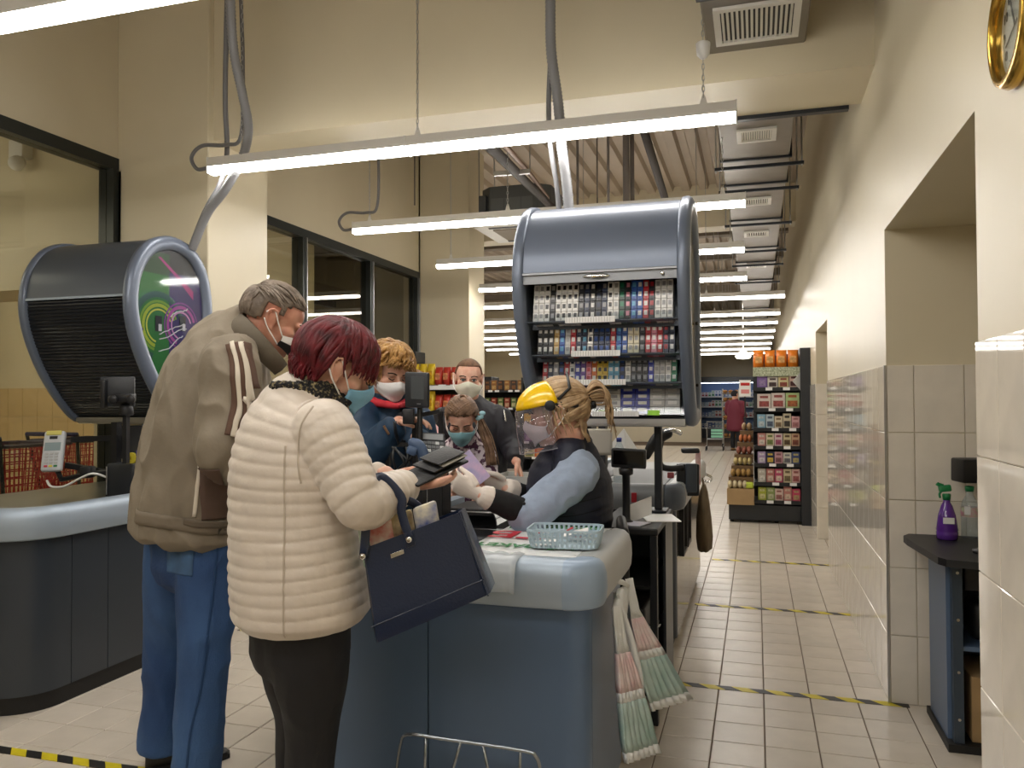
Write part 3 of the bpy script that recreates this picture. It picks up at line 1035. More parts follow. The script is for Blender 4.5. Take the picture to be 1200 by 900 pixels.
# brown bag hanging on its side
bg = thing('carrier_bag', 'brown crumpled carrier bag hanging from the grey counter behind the cashier', 'bag', (BX + .06, 5.45, .35))
rings = []
for i, (z, hy, hx) in enumerate(((.36, .1, .035), (.37, .125, .045), (.45, .13, .05), (.58, .11, .045), (.68, .08, .035), (.74, .05, .025), (.79, .03, .012))):
    ring = []
    for j in range(16):
        a = 2 * math.pi * j / 16
        k = 1 + .12 * math.sin(5 * a + i) + .06 * math.sin(9 * a)
        ring.append((BX + .085 + hx * k * math.cos(a), 5.45 + hy * k * math.sin(a), z))
    rings.append(ring)
MB().loft(rings).build('bag_body', mat('brown_kraft', '6A5A42', .8, var=.3, vscale=12, bump=.3, bscale=25), bg, True)
MB().tube(smoothpath([(BX + .085, 5.42, .78), (BX + .075, 5.45, .83), (BX + .085, 5.48, .78)], 5), .006, 6).build('bag_loop', mat('brown_kraft', '6A5A42'), bg, True)


# ================================================================== TOBACCO CABINETS
CPTS = [(3.76, 1.25), (3.66, 1.33), (3.56, 1.45), (3.475, 1.59), (3.41, 1.75), (3.39, 1.90), (3.425, 2.06), (3.53, 2.195), (3.70, 2.256), (3.87, 2.225), (3.98, 2.12), (4.03, 1.97), (4.04, 1.78),
        (4.04, 1.5), (4.02, 1.28), (3.9, 1.245)]


def closed_path(pts, k=4):
    n = len(pts)
    out = []
    for i in range(n):
        p0, p1, p2, p3 = [Vector((*pts[(i + j) % n], 0)) for j in (-1, 0, 1, 2)]
        for j in range(k):
            t = j / k
            q = 0.5 * ((2 * p1) + (p2 - p0) * t + (2 * p0 - 5 * p1 + 4 * p2 - p3) * t * t + (3 * p1 - p0 - 3 * p2 + p3) * t ** 3)
            out.append((q.x, q.y))
    return out


COUT = closed_path(CPTS)


def offs(out, d):
    n = len(out)
    res = []
    for i in range(n):
        a, b_ = Vector(out[i - 1]), Vector(out[(i + 1) % n])
        t = (b_ - a).normalized()
        nn = Vector((-t.y, t.x))     # outline runs clockwise seen from +X (front up, over, back down): outward normal
        res.append((out[i][0] + nn.x * d, out[i][1] + nn.y * d))
    return res


_c = sum((Vector(p) for p in COUT), Vector((0, 0))) / len(COUT)
_t = offs(COUT, .05)
SGN = 1 if sum((Vector(p) - _c).length for p in _t) > sum((Vector(p) - _c).length for p in COUT) else -1


def off(d):
    return offs(COUT, d * SGN)


def clip(poly, a, b, c):
    """keep a*y + b*z <= c"""
    out = []
    n = len(poly)
    for i in range(n):
        p, q = poly[i], poly[(i + 1) % n]
        dp, dq = a * p[0] + b * p[1] - c, a * q[0] + b * q[1] - c
        if dp <= 0:
            out.append(p)
        if dp * dq < 0:
            t = dp / (dp - dq)
            out.append((p[0] + (q[0] - p[0]) * t, p[1] + (q[1] - p[1]) * t))
    return out


def front_at(z):
    """front line of the cabinet at height z"""
    best = min((abs(p[1] - z), p[0]) for p in COUT if p[0] < 3.8)
    return best[1]


def cabinet(x0, x1, dy, opened, label, full=True):
    t = thing('tobacco_cabinet', label, 'cabinet', ((x0 + x1) / 2, 3.85 + dy, 1.25))

    def yz(s, p):
        return (s, p[0] + dy, p[1])
    # end caps: raised rounded rims
    for sx, x in ((-1, x0), (1, x1)):
        rings = [[yz(x + sx * o, p) for p in off(d)] for d, o in ((-.05, .0), (.006, .0), (.014, .008), (.016, .03), (.008, .045), (-.01, .053), (-.04, .053), (-.058, .044), (-.064, .03), (-.064, .02), (-.1, .02))]
        MB().loft(rings, cap=False).build('end_rim', m_cabgrey, t, True)
    # inner faces of the ends
    for sx, x in ((-1, x0), (1, x1)):
        MB().prism(off(-.06), lambda a, b, s: (s, a + dy, b), x + sx * .004, x + sx * .024).build('end_panel', m_cabgrey_dark, t)
    # outer skin: crown and back
    n = len(COUT)
    idx_front = [i for i, p in enumerate(COUT) if p[1] >= 1.885 or p[0] > 3.8]
    seq = [i for i in range(n)]
    start = next(i for i in range(n) if COUT[i][1] >= 1.885)
    stop = 14 * 4
    a_, b_ = off(0), off(-.015)
    sec = [a_[i] for i in range(start, stop + 1)] + [b_[i] for i in range(stop, start - 1, -1)]
    MB().prism(sec, lambda a, b, s: (s, a + dy, b), x0 + .001, x1 - .001).build('hood', m_cabgrey if opened else m_cabgrey_dark, t, 'auto')
    if opened:
        # rolled-up shutter edge with handle and lock
        ya, za = COUT[start]
        MB().prism([(ya + .004, za + .012), (ya - .006, za + .006), (ya - .008, za - .001), (ya + .008, za - .001)], lambda a, b, s: (s, a + dy, b), x0, x1).build('shutter_lip', mat('shutter_silver', 'A9ACB0', .35, .5), t)
        MB().box(x0, x1, ya + dy + .006, ya + dy + .016, za - .04, za).build('shutter_rail', mat('shutter_grey', '8B8E92', .4, .4), t)
        xm = x0 + (x1 - x0) * .49
        MB().ell((xm, ya + dy + .002, za - .018), .06, .012, .012).build('handle', m_chrome, t, True)
        MB().lathe([(.008, 0), (.009, .012), (.006, .014)], (x1 - .06, ya + dy + .006, za - .02), 10, (0, -1, 0)).build('lock', m_chrome, t, True)
    else:
        a_, b_ = off(-.012), off(-.022)
        sb = []
        for i in range(0, start + 1):
            sb.append(a_[i])
        # ribs along the slat direction, resampled evenly
        dense = []
        for p, q in zip(sb[:-1], sb[1:]):
            L = (Vector(q) - Vector(p)).length
            m_ = max(1, int(L / .006))
            for k in range(m_):
                dense.append((p[0] + (q[0] - p[0]) * k / m_, p[1] + (q[1] - p[1]) * k / m_))
        rings = []
        for k, p in enumerate(dense):
            d = (.004 if k % 3 else -.002)
            rings.append((p[0] - d, p[1]))
        poly = rings + [(p[0] + .02, p[1]) for p in reversed(dense)]
        MB().prism(poly, lambda a, b, s: (s, a + dy, b), x0 + .004, x1 - .004).build('shutter', mat('shutter_black', '1C1F26', .3), t, kind='stuff')
        ya, za = COUT[start]
        MB().prism([(ya - .004, za), (ya - .004, za + .012), (ya + .006, za + .012), (ya + .006, za)], lambda a, b, s: (s, a + dy, b), x0, x1).build('shutter_lip', m_bumper, t)
    # bottom tray
    MB().rbox(x0, x1, 3.745 + dy, 4.0 + dy, 1.225, 1.252, .004, 1).build('bottom_tray', m_steel, t)
    MB().box(x0, x1, 3.735 + dy, 3.75 + dy, 1.238, 1.262).build('bottom_rail', m_steel, t)
    return t


mc = cabinet(-.98, -.31, 0, True, 'open grey tobacco cabinet with rows of cigarette packs above the cashier')
MB().box(-.978, -.312, 3.95, 3.965, 1.26, 2.1).build('back_panel', m_black, mc)
# glazing on its right end, the beige it reflects painted as its colour
MB().prism(off(-.066), lambda a, b, s: (s, a, b), -.285, -.281).build('end_glazing', mat('end_glazing_beige_reflection', 'C9BB98', .12, .0, coat=.6), mc)
for zz in (1.42, 1.72, 2.12):
    MB().lathe([(.008, 0), (.009, .01), (.005, .013)], (-.278, 3.98 - .03 * (zz > 2), zz), 8, (1, 0, 0)).build('hinge', m_black, mc)

# ---- shelves and packs
PC = {'white': 'E4E2DE', 'black': '141418', 'navy': '1B2846', 'blue': '2450A0', 'red': 'B4232E', 'gold': 'BE9A58', 'grey': '9A9A9C', 'cream': 'D8CFB4', 'pink': 'D98CA0', 'green': '1F7A55', 'purple': '6C4A9C',
      'orange': 'D9783A', 'yellow': 'E0C24A', 'sky blue': '6AAFD2', 'silver': 'C2C2C0', 'dark green': '1C4034', 'royal blue': '2A35A8', 'violet': '8B3FA0'}
PACK = {}


def pack_mesh(c, c2, hx, hs, hd):
    key = (c, c2, hx, hs)
    if key in PACK:
        return PACK[key]
    me = bpy.data.meshes.new('cigarette_pack')
    b = MB().box(-hx, hx, -hd, hd, -hs, hs)
    nf = len(b.f)
    k = .6
    for s in (.15,):
        h = .5
        b.add([(-hx * k, -hd - .0004, hs * (s - h)), (hx * k, -hd - .0004, hs * (s - h)), (hx * k, -hd - .0004, hs * (s + h)), (-hx * k, -hd - .0004, hs * (s + h))], [(0, 1, 2, 3)])
    me.from_pydata([tuple(q) for q in b.v], [], b.f)
    me.materials.append(mat('pack_' + c.replace(' ', '_'), PC[c], .3))
    me.materials.append(mat('pack_' + c2.replace(' ', '_'), PC[c2], .3))
    for p in me.polygons[nf:]:
        p.material_index = 1
    PACK[key] = me
    return me


ROWS = [
    (1.700, .043, .0255, 4, 'top', 'white white white black white white white white black navy black black navy white white dark_green black blue blue red black white white white'.split(),
     'grey grey black grey black black black black grey grey white navy grey black grey green pink sky_blue white white red grey grey grey'.split()),
    (1.556, .043, .0255, 3, 'second', 'black black black gold blue silver red navy navy white navy navy navy red blue blue cream cream black red pink red navy navy'.split(),
     'white white white cream sky_blue grey white white sky_blue navy blue blue blue white sky_blue white grey grey grey white white white red white'.split()),
    (1.430, .038, .0255, 3, 'third', 'red navy grey navy red white royal_blue purple pink orange yellow yellow sky_blue sky_blue navy white black black black royal_blue silver silver white green'.split(),
     'white white white blue white navy white white red white black black white white blue grey grey grey grey white grey grey grey white'.split()),
    (1.285, .032, .064, 4, 'bottom', 'silver violet violet white white royal_blue royal_blue silver silver'.split(), 'white white white grey grey white white white white'.split()),
]
tdir = Vector((0, .2, .98)).normalized()
ndir = Vector((0, -.98, .2)).normalized()
for (z, ph, pw, npk, rname, cols, cols2) in ROWS:
    y = front_at(z) + .035
    n = len(cols)
    xs0, xs1 = -.955, -.335
    step = (xs1 - xs0) / n
    base = Vector((0, y, z))
    L = ph * npk
    # shelf plate behind the packs, clear lip, price strip
    sh = MB()
    sh.obox(base + Vector((-.645, 0, 0)) - ndir * .095 + tdir * (L / 2), (1, 0, 0), ndir, tdir, .333, .003, L / 2 + .01)
    sh.build('shelf_back', m_cabgrey_dark, mc)
    MB().obox(base + Vector((-.645, 0, -.003)) - ndir * .012, (1, 0, 0), ndir, tdir, .333, .018, .002).build('shelf', m_cabgrey_dark, mc)
    MB().obox(base + Vector((-.645, 0, 0)) + ndir * .008 + tdir * .012, (1, 0, 0), ndir, tdir, .333, .0012, .018).build('shelf_lip', m_clear, mc)
    w0 = {'top': (-.80, -.58), 'second': (-.79, -.57), 'third': (-.785, -.56), 'bottom': (-.74, -.52)}[rname]
    MB().box(w0[0], w0[1], y - .02, y - .018, z - .012, z + .014).build('price_strip', m_white, mc)
    ps = MB()
    k = w0[0] + .006
    while k < w0[1] - .01:
        ps.box(k, k + .0015, y - .0208, y - .0199, z - .01, z + .012)
        k += .012
    ps.build('price_print', mat('print_grey', '9A9A98', .6), mc)
    for i in range(n):
        c, c2 = cols[i].replace('_', ' '), cols2[i].replace('_', ' ')
        me = pack_mesh(c, c2, step / 2 - .0012, ph / 2 - .001, .042)
        for k in range(npk):
            o = bpy.data.objects.new('cigarette_pack', me)
            COL.objects.link(o)
            o.location = Vector((xs0 + step * (i + .5), 0, 0)) + base - ndir * .044 + tdir * (.002 + ph * (k + .5))
            M = Matrix((Vector((1, 0, 0)), -ndir, tdir)).transposed()
            o.rotation_euler = M.to_euler()
            hgt = ['lowest', 'second', 'third', 'topmost'] if npk == 4 else ['lowest', 'middle', 'topmost']
            tag(o, "%s and %s cigarette pack, %s in %s column of the cabinet's %s row" % (c, c2, hgt[k], ORD[i], rname), 'cigarette pack', 'cigarette packs in the open cabinet')
# green tickets under the bottom row
for k, (a, b_) in enumerate(((-.71, -.655), (-.48, -.425))):
    z = 1.28
    y = front_at(z) + .035
    MB().obox((Vector(((a + b_) / 2, y, z)) + ndir * .011 + tdir * .008), (1, 0, 0), ndir, tdir, (b_ - a) / 2, .0006, .012).build('green_ticket', mat('lime_ticket', '8FD020', .5), mc)

# post under the open cabinet, and a second cabinet behind it
MB().rbox(-.47, -.435, 3.88, 3.93, .825, 1.23, .006).rbox(-.5, -.41, 3.84, 3.97, .8155, .826, .003).build('post', m_blackmetal, mc)
bc2 = cabinet(-1.46, -.83, 1.75, False, 'closed grey tobacco cabinet half hidden behind the left end of the open one')
MB().rbox(-1.05, -1.0, 5.5, 5.6, .875, 1.23, .006).build('post', m_blackmetal, bc2)

lcab = cabinet(-3.79, -3.14, 0, False, 'closed grey tobacco cabinet with black shutter and green purple end at left')
# artwork of the right end
XA_ = -3.14 + .026
inner = off(-.066)


def art(poly, m, k, name='artwork_field'):
    if len(poly) >= 3:
        MB().prism(poly, lambda a, b, s: (s, a, b), XA_ + .0004 * k, XA_ + .0004 * k + .0003).build(name, m, lcab)


def ga(name, c, coat=1.0):
    return mat(name, c, .35, coat=coat)


ysp = onX(198, 380, XA_).y
art(inner, ga('art_black', '1B1420'), 1)
dk_z = onX(190, 318, XA_).z
art(clip(clip(inner, 1, 0, ysp), 0, 1, dk_z + .1), ga('art_green', '1E7A2C'), 2)
art(clip(clip(inner, 1, 0, ysp), 0, 1, onX(170, 440, XA_).z), ga('art_green_light', '3C9A35'), 3)
art(clip(clip(inner, -1, 0, -ysp), 0, 1, dk_z), ga('art_purple', '3A2670'), 2)
art(clip(clip(clip(inner, 1, 0, ysp), 0, 1, dk_z + .1), 0, -1, -onX(170, 318, XA_).z), ga('art_green_dark', '1B4A22'), 4)
art([tuple(onX(u, v, XA_).yz) for u, v in ((185, 301), (188, 301), (226, 342), (226, 352), (206, 325))], ga('art_magenta', 'C22C8A'), 5)


def arcband(u, v, r0, r1, a0, a1, m, k, sq=.62):
    c = onX(u, v, XA_)
    s = 4.45 / FPX
    pts = []
    for rr, seq in ((r1, range(0, 25)), (r0, range(24, -1, -1))):
        for i in seq:
            a = math.radians(a0 + (a1 - a0) * i / 24)
            pts.append((c.y + rr * s * math.cos(a) * 1.05, c.z + rr * s * math.sin(a)))
    art(pts, m, k, 'artwork_ring')


for k, (r0, r1, m) in enumerate(((22, 26, ga('art_lime', 'B5C62A')), (27, 30, ga('art_lime2', '7FAE2C')), (18, 20, ga('art_lime3', 'D8DC50')), (33, 40, ga('art_teal', '1D5A4A')))):
    arcband(186, 382, r0, r1, 20, 255, m, 6)
for k, (r0, r1, m) in enumerate(((20, 24, ga('art_pink', 'B84BA8')), (26, 28, ga('art_pink2', '8F3FA0')), (15, 17, ga('art_pink3', 'E39AD8')))):
    arcband(212, 382, r0, r1, 15, 250, m, 7)
m_artw = ga('art_white', 'EDE8F0')
for pts in (((187, 391), (195, 388), (205, 384), (216, 379)), ((187, 398), (200, 393), (208, 388), (218, 385)), ((186, 412), (198, 408), (206, 400), (214, 394)), ((200, 371), (207, 366), (215, 365), (220, 362))):
    pp = smoothpath([onX(u, v, XA_ + .0035) for u, v in pts], 4)
    MB().tube([q + V(0, random.uniform(-.003, .003), random.uniform(-.004, .004)) for q in pp], .0032, 5).build('artwork_streak', m_artw, lcab)
for u in (186, 214):
    c = onX(u, 381, XA_)
    MB().box(XA_ + .003, XA_ + .004, c.y - .03, c.y + .02, c.z - .035, c.z + .05).build('artwork_box', ga('art_boxblack', '14101A'), lcab)
    MB().box(XA_ + .004, XA_ + .0045, c.y - .006, c.y + .018, c.z - .032, c.z + .006).build('artwork_ticket', m_artw, lcab)
for u, v in ((202, 290), (164, 386), (227, 387)):
    c = onX(u, v, XA_)
    MB().lathe([(.012, 0), (.012, .012), (.006, .016)], (XA_, c.y, c.z), 10, (1, 0, 0)).build('stud', m_chrome if u == 227 else m_black, lcab, True)
MB().prism(off(-.066), lambda a, b, s: (s, a, b), -3.14 + .034, -3.14 + .036).build('end_glazing', m_clear, lcab)
MB().rbox(-3.35, -3.29, 3.76, 3.86, .9, 1.23, .006).build('post', m_slate, lcab)
MB().rbox(-3.28, -3.27, 3.76, 3.86, .9, 1.23, .003).build('post_trim', m_steel, lcab)
MB().rbox(-3.4, -3.24, 3.72, 3.9, .866, .9, .006).build('post_base', m_slate, lcab)

# ================================================================== PEOPLE
def interp(vals, k):
    vs = [Vector((v, v, 0)) if not isinstance(v, (tuple, list)) else Vector((v[0], v[1], 0)) for v in vals]
    return [(max(q.x, .003), max(q.y, .003)) for q in smoothpath(vs, k)]


def limb(mb, pts, rad, ref, n=18, k=6, quilt=None, caps=(1, 1), step=None, lobes=0.0, seed=0):
    """tapering elliptical limb along a curved axis; rad: (along ref, across) per point"""
    pp = smoothpath(pts, k)
    rr = interp(rad, k)
    if quilt or step:
        st = step or quilt[0] / 9
        P2, R2 = [pp[0]], [rr[0]]
        for i in range(len(pp) - 1):
            L = (pp[i + 1] - pp[i]).length
            m = max(1, int(L / st))
            for j in range(1, m + 1):
                t = j / m
                P2.append(pp[i].lerp(pp[i + 1], t))
                R2.append((rr[i][0] + (rr[i + 1][0] - rr[i][0]) * t, rr[i][1] + (rr[i + 1][1] - rr[i][1]) * t))
        pp, rr = P2, R2
    ref = Vector(ref)
    rings = []
    s = 0
    N = len(pp)
    frames = []
    for i in range(N):
        t = (pp[min(i + 1, N - 1)] - pp[max(i - 1, 0)]).normalized()
        A = ref - t * ref.dot(t)
        if A.length < 1e-4:
            A = t.orthogonal()
        A.normalize()
        frames.append((t, A, t.cross(A)))
    def ring(c, A, B, a, b):
        out = []
        for j in range(n):
            th = 2 * math.pi * j / n
            out.append(c + A * (a * math.cos(th)) + B * (b * math.sin(th)))
        return out
    if caps[0]:
        t, A, B = frames[0]
        a, b = rr[0]
        h = min(a, b) * caps[0]
        for ph in (80, 55, 28):
            c_, s_ = math.cos(math.radians(ph)), math.sin(math.radians(ph))
            rings.append(ring(pp[0] - t * h * s_, A, B, a * c_, b * c_))
    for i in range(N):
        t, A, B = frames[i]
        a, b = rr[i]
        if i:
            s += (pp[i] - pp[i - 1]).length
        if quilt:
            q = quilt[1] * (abs(math.sin(math.pi * s / quilt[0])) ** .4 - .65)
            a, b = a + q, b + q
        rings.append(ring(pp[i], A, B, a, b))
    if caps[1]:
        t, A, B = frames[-1]
        a, b = rr[-1]
        h = min(a, b) * caps[1]
        for ph in (28, 55, 80):
            c_, s_ = math.cos(math.radians(ph)), math.sin(math.radians(ph))
            rings.append(ring(pp[-1] + t * h * s_, A, B, a * c_, b * c_))
    mb.loft(rings)
    return mb


def fuse(mb, name, m, parent, voxel=.006, smooth=3, fold=None, keep_bvh=False, post=None):
    """one continuous skin over overlapping volumes"""
    me = bpy.data.meshes.new('tmp')
    me.from_pydata([tuple(p) for p in mb.v], [], mb.f)
    bm = bmesh.new()
    bm.from_mesh(me)
    bmesh.ops.recalc_face_normals(bm, faces=bm.faces[:])
    bm.to_mesh(me)
    bm.free()
    o = bpy.data.objects.new('tmp', me)
    COL.objects.link(o)
    r = o.modifiers.new('r', 'REMESH')
    r.mode = 'VOXEL'
    r.voxel_size = voxel
    if smooth:
        sm = o.modifiers.new('s', 'SMOOTH')
        sm.factor = .5
        sm.iterations = smooth
    dg = bpy.context.evaluated_depsgraph_get()
    res = bpy.data.meshes.new_from_object(o.evaluated_get(dg))
    bpy.data.objects.remove(o, do_unlink=True)
    bpy.data.meshes.remove(me)
    if fold:
        amp, sc, stretch = fold
        nv = len(res.vertices)
        res.calc_loop_triangles() if False else None
        nor = [Vector(v.normal) for v in res.vertices]
        for v, nn in zip(res.vertices, nor):
            q = Vector((v.co.x * sc * stretch[0], v.co.y * sc * stretch[1], v.co.z * sc * stretch[2]))
            d = noise.noise(q) + .5 * noise.noise(q * 2.1 + Vector((3, 1, 7)))
            d = 1 - abs(d) * 2.2
            v.co += nn * (amp * (d - .3))
    if post:
        post(res)
    bvh = None
    if keep_bvh:
        bvh = BVHTree.FromPolygons([v.co.copy() for v in res.vertices], [tuple(p.vertices) for p in res.polygons])
    off_ = wloc(parent)
    for v in res.vertices:
        v.co -= off_
    res.name = name
    res.shade_smooth()
    res.materials.clear()
    res.materials.append(m)
    ob = link(name, res, parent)
    return (ob, bvh) if keep_bvh else ob


def ribbon(bvh, guide, out, wid, name, m, parent, lift=.002, th=.0025, k=5, dist=.25):
    """strip of cloth lying on a surface: guide points, outward direction"""
    g = smoothpath(guide, k)
    out = Vector(out).normalized()
    rows = []
    for i, p in enumerate(g):
        t = (g[min(i + 1, len(g) - 1)] - g[max(i - 1, 0)]).normalized()
        side = t.cross(out).normalized()
        row = []
        nc = max(4, int(wid / .012))
        for s in [-1 + 2 * c_ / (nc - 1) for c_ in range(nc)]:
            q = p + side * (wid / 2 * s)
            h = bvh.ray_cast(q + out * dist, -out, dist * 2)
            if h[0] is None:
                h = bvh.find_nearest(q)
            nn = h[1] if h[1].dot(out) > 0 else -h[1]
            row.append((h[0] + nn * lift, h[0] + nn * (lift + th)))
        rows.append(row)
    b = MB()
    nc = len(rows[0])
    rings = [[r[j][1] for j in range(nc)] + [r[j][0] for j in reversed(range(nc))] for r in rows]
    b.loft(rings)
    return b.build(name, m, parent, True)


class Frame:
    def __init__(self, C, F, U):
        self.C = Vector(C)
        self.F = Vector(F).normalized()
        U = Vector(U)
        self.U = (U - self.F * U.dot(self.F)).normalized()
        self.R = self.F.cross(self.U).normalized()
        self.s = 1.0

    def __call__(self, x, y, z):
        return self.C + (self.R * x + self.F * y + self.U * z) * self.s

    def d(self, x, y, z):
        return self.R * x + self.F * y + self.U * z


def head_shapes(mb, h, sex='m'):
    ax = (h.R, h.F, h.U)
    s = h.s

    def e(x, y, z, a, b, c):
        mb.ell(h(x, y, z), a * s, b * s, c * s, ax, 20, 14)
    e(0, -.012, .03, .074, .096, .084)
    e(0, .025, .03, .066, .064, .068)
    e(0, .03, -.03, .06, .058, .075)
    jw = .05 if sex == 'm' else .046
    e(0, .03, -.07, jw, .052, .044)
    e(0, .068, -.094, .022, .02, .018)
    for q in (-1, 1):
        e(q * .036, .052, -.024, .028, .028, .028)
        e(q * .03, .082, .014, .022, .012, .009)
        # ear: shell, rim and lobe
        e(q * .077, -.01, -.004, .008, .02, .03)
        pts = [h(q * .083, .004, .014), h(q * .088, -.004, .028), h(q * .09, -.022, .028), h(q * .09, -.03, .01), h(q * .085, -.02, -.018), h(q * .079, -.004, -.034)]
        mb.tube(smoothpath(pts, 3), .0055 * s, 7)
        e(q * .079, .0, -.03, .006, .008, .009)
    mb.tube([h(0, .082, .012), h(0, .095, -.01), h(0, .108, -.033)], [.008 * s, .009 * s, .012 * s], 10)
    e(0, .106, -.036, .012, .012, .01)
    for q in (-1, 1):
        e(q * .013, .094, -.04, .009, .01, .008)
    e(0, .085, -.064, .024, .014, .006)
    e(0, .083, -.075, .021, .014, .007)


def hand_shapes(mb, W, D, N, T, curl=.5, s=1.0, spread=.0, thumb=(.55, .75, .25), wid=1.0):
    """palm and five bent fingers; D fingers' way, N side the fingers curl to, T thumb side"""
    D = Vector(D).normalized()
    N = Vector(N)
    N = (N - D * N.dot(D)).normalized()
    T = Vector(T)
    T = (T - D * T.dot(D) - N * T.dot(N)).normalized()
    limb(mb, [W - D * .02 * s, W + D * .02 * s, W + D * .06 * s, W + D * .092 * s], [(.025 * s, .019 * s), (.03 * s, .017 * s), (.038 * s * wid, .015 * s), (.037 * s * wid, .012 * s)], T, 14, 4)
    tips = []
    for i, (o, L) in enumerate(((.031, .07), (.0105, .078), (-.0105, .073), (-.031, .056))):
        p = W + (D * (.088 - .006 * abs(i - 1)) + T * o) * s
        pts = [p - D * .02 * s, p]
        for j, f in enumerate((.45, .32, .26)):
            th = curl * (.45, 1.15, 1.75)[j] * (1 + .1 * i)
            d = D * math.cos(th) + N * math.sin(th) + T * (spread * (1.5 - i))
            pts.append(pts[-1] + d.normalized() * L * f * s)
        mb.tube(smoothpath(pts, 3), [(.0092 - .0022 * (q / 12)) * s for q in range(len(smoothpath(pts, 3)))], 9)
        mb.ell(pts[-1], .0072 * s, nu=8, nv=6)
        tips.append(pts[-1])
    p = W + (D * .022 + T * .026) * s
    a, b_, c_ = thumb
    d1 = (D * a + T * b_ + N * c_).normalized()
    d2 = (D * (a + .5) + T * (b_ - .35) + N * (c_ + .15)).normalized()
    pts = [p, p + d1 * .036 * s, p + d1 * .036 * s + d2 * .03 * s, p + d1 * .036 * s + d2 * .056 * s]
    mb.tube(smoothpath(pts, 3), [.0135 * s, .013 * s, .0125 * s, .012 * s, .0115 * s, .011 * s, .0105 * s, .0098 * s, .009 * s, .0085 * s], 9)
    mb.ell(pts[-1], .0088 * s, nu=8, nv=6)
    return tips


def mask(root, h, m, m_strap, name='face_mask', wide=1.0, flat=False, top=-.002, bottom=-.105, m2=None):
    """cloth mask over nose, mouth and chin with ear loops"""
    b = MB()
    ni, nj = 20, 12
    s = h.s

    def surf(i, j, off):
        a = math.radians(-76 + 152 * i / ni)
        f = j / nj
        ztop = top - .034 * abs(math.sin(a)) ** 1.2
        zbot = bottom + .03 * abs(math.sin(a)) ** 1.5
        z = ztop + (zbot - ztop) * f
        bulge = .012 * math.sin(math.pi * min(1, f * 1.15 + .08)) + .012 * math.exp(-((f - .22) / .25) ** 2) * math.exp(-(a / .35) ** 2)
        r = 1.0
        nar = 1 - .16 * max(0, f - .45) * 1.6
        x = (.069 + off) * wide * math.sin(a) * nar
        y = .022 + (.083 + off - .012 * max(0, f - .6)) * math.cos(a) * r + bulge * math.cos(a)
        return h(x, y, z)
    top_ = [[surf(i, j, .006) for j in range(nj + 1)] for i in range(ni + 1)]
    bot_ = [[surf(i, j, .0035) for j in range(nj + 1)] for i in range(ni + 1)]
    rings = [top_[i] + bot_[i][::-1] for i in range(ni + 1)]
    b.loft(rings)
    o = b.build(name, m, root, True)
    for q in (-1, 1):
        ct = top_[0 if q < 0 else ni][1]
        cb = top_[0 if q < 0 else ni][nj - 1]
        ear = h(q * .088, -.016, .03)
        earb = h(q * .087, -.012, -.03)
        mid = ct.lerp(ear, .5) + h.d(q * .006, 0, 0) * s
        MB().tube(smoothpath([ct, mid, ear, h(q * .092, -.034, .012)], 5), .0022 * s, 6).build('ear_loop', m_strap, o, True)
        MB().tube(smoothpath([cb, cb.lerp(earb, .5) + h.d(q * .006, 0, 0) * s, earb, h(q * .09, -.032, -.008)], 5), .0022 * s, 6).build('ear_loop', m_strap, o, True)
    return o, top_


def eyes(root, h, brow, closed=False, iris='4A5A5E'):
    for q in (-1, 1):
        if closed:
            MB().tube(smoothpath([h(q * .018, .091, .0), h(q * .03, .0945, -.006), h(q * .044, .086, -.002)], 4), .002 * h.s, 6).build('eyelid', mat('lash', '2A1C16', .7), root, True)
        else:
            e = MB().ell(h(q * .031, .0805, .001), .0145 * h.s, .0125 * h.s, .0058 * h.s, (h.R, h.F, h.U), 14, 10).build('eye', mat('eye_white', 'E6E0DA', .25), root, True)
            MB().ell(h(q * .031, .0905, .0), .0062 * h.s, .0035 * h.s, .0062 * h.s, (h.R, h.F, h.U), 12, 8).build('iris', mat('iris_' + iris, iris, .2), e, True)
            MB().tube(smoothpath([h(q * .016, .089, .004), h(q * .031, .0955, .0088), h(q * .047, .085, .003)], 4), .0024 * h.s, 6).build('eyelid', mat('lash', '2A1C16', .7), root, True)
        MB().tube(smoothpath([h(q * .014, .0955, .019), h(q * .032, .0955, .025), h(q * .052, .082, .02)], 4), [.0028 * h.s] * 9, 6).build('eyebrow', brow, root, True)


def hair_mat(name, c, c2, rough=.45):
    return mat(name, c, rough, var=.6, col2=c2, vscale=30, bump=.25, bscale=120, spec=.4)


EC, ER = (0, -.012, .022), (.083, .106, .098)


def E(h, d, k=1.0):
    d = Vector(d).normalized()
    return h(EC[0] + d.x * ER[0] * k, EC[1] + d.y * ER[1] * k, EC[2] + d.z * ER[2] * k)


def slerp(a, b, t):
    a, b = Vector(a).normalized(), Vector(b).normalized()
    w_ = math.acos(max(-1, min(1, a.dot(b))))
    if w_ < 1e-4:
        return a.copy()
    return (a * math.sin((1 - t) * w_) + b * math.sin(t * w_)) / math.sin(w_)


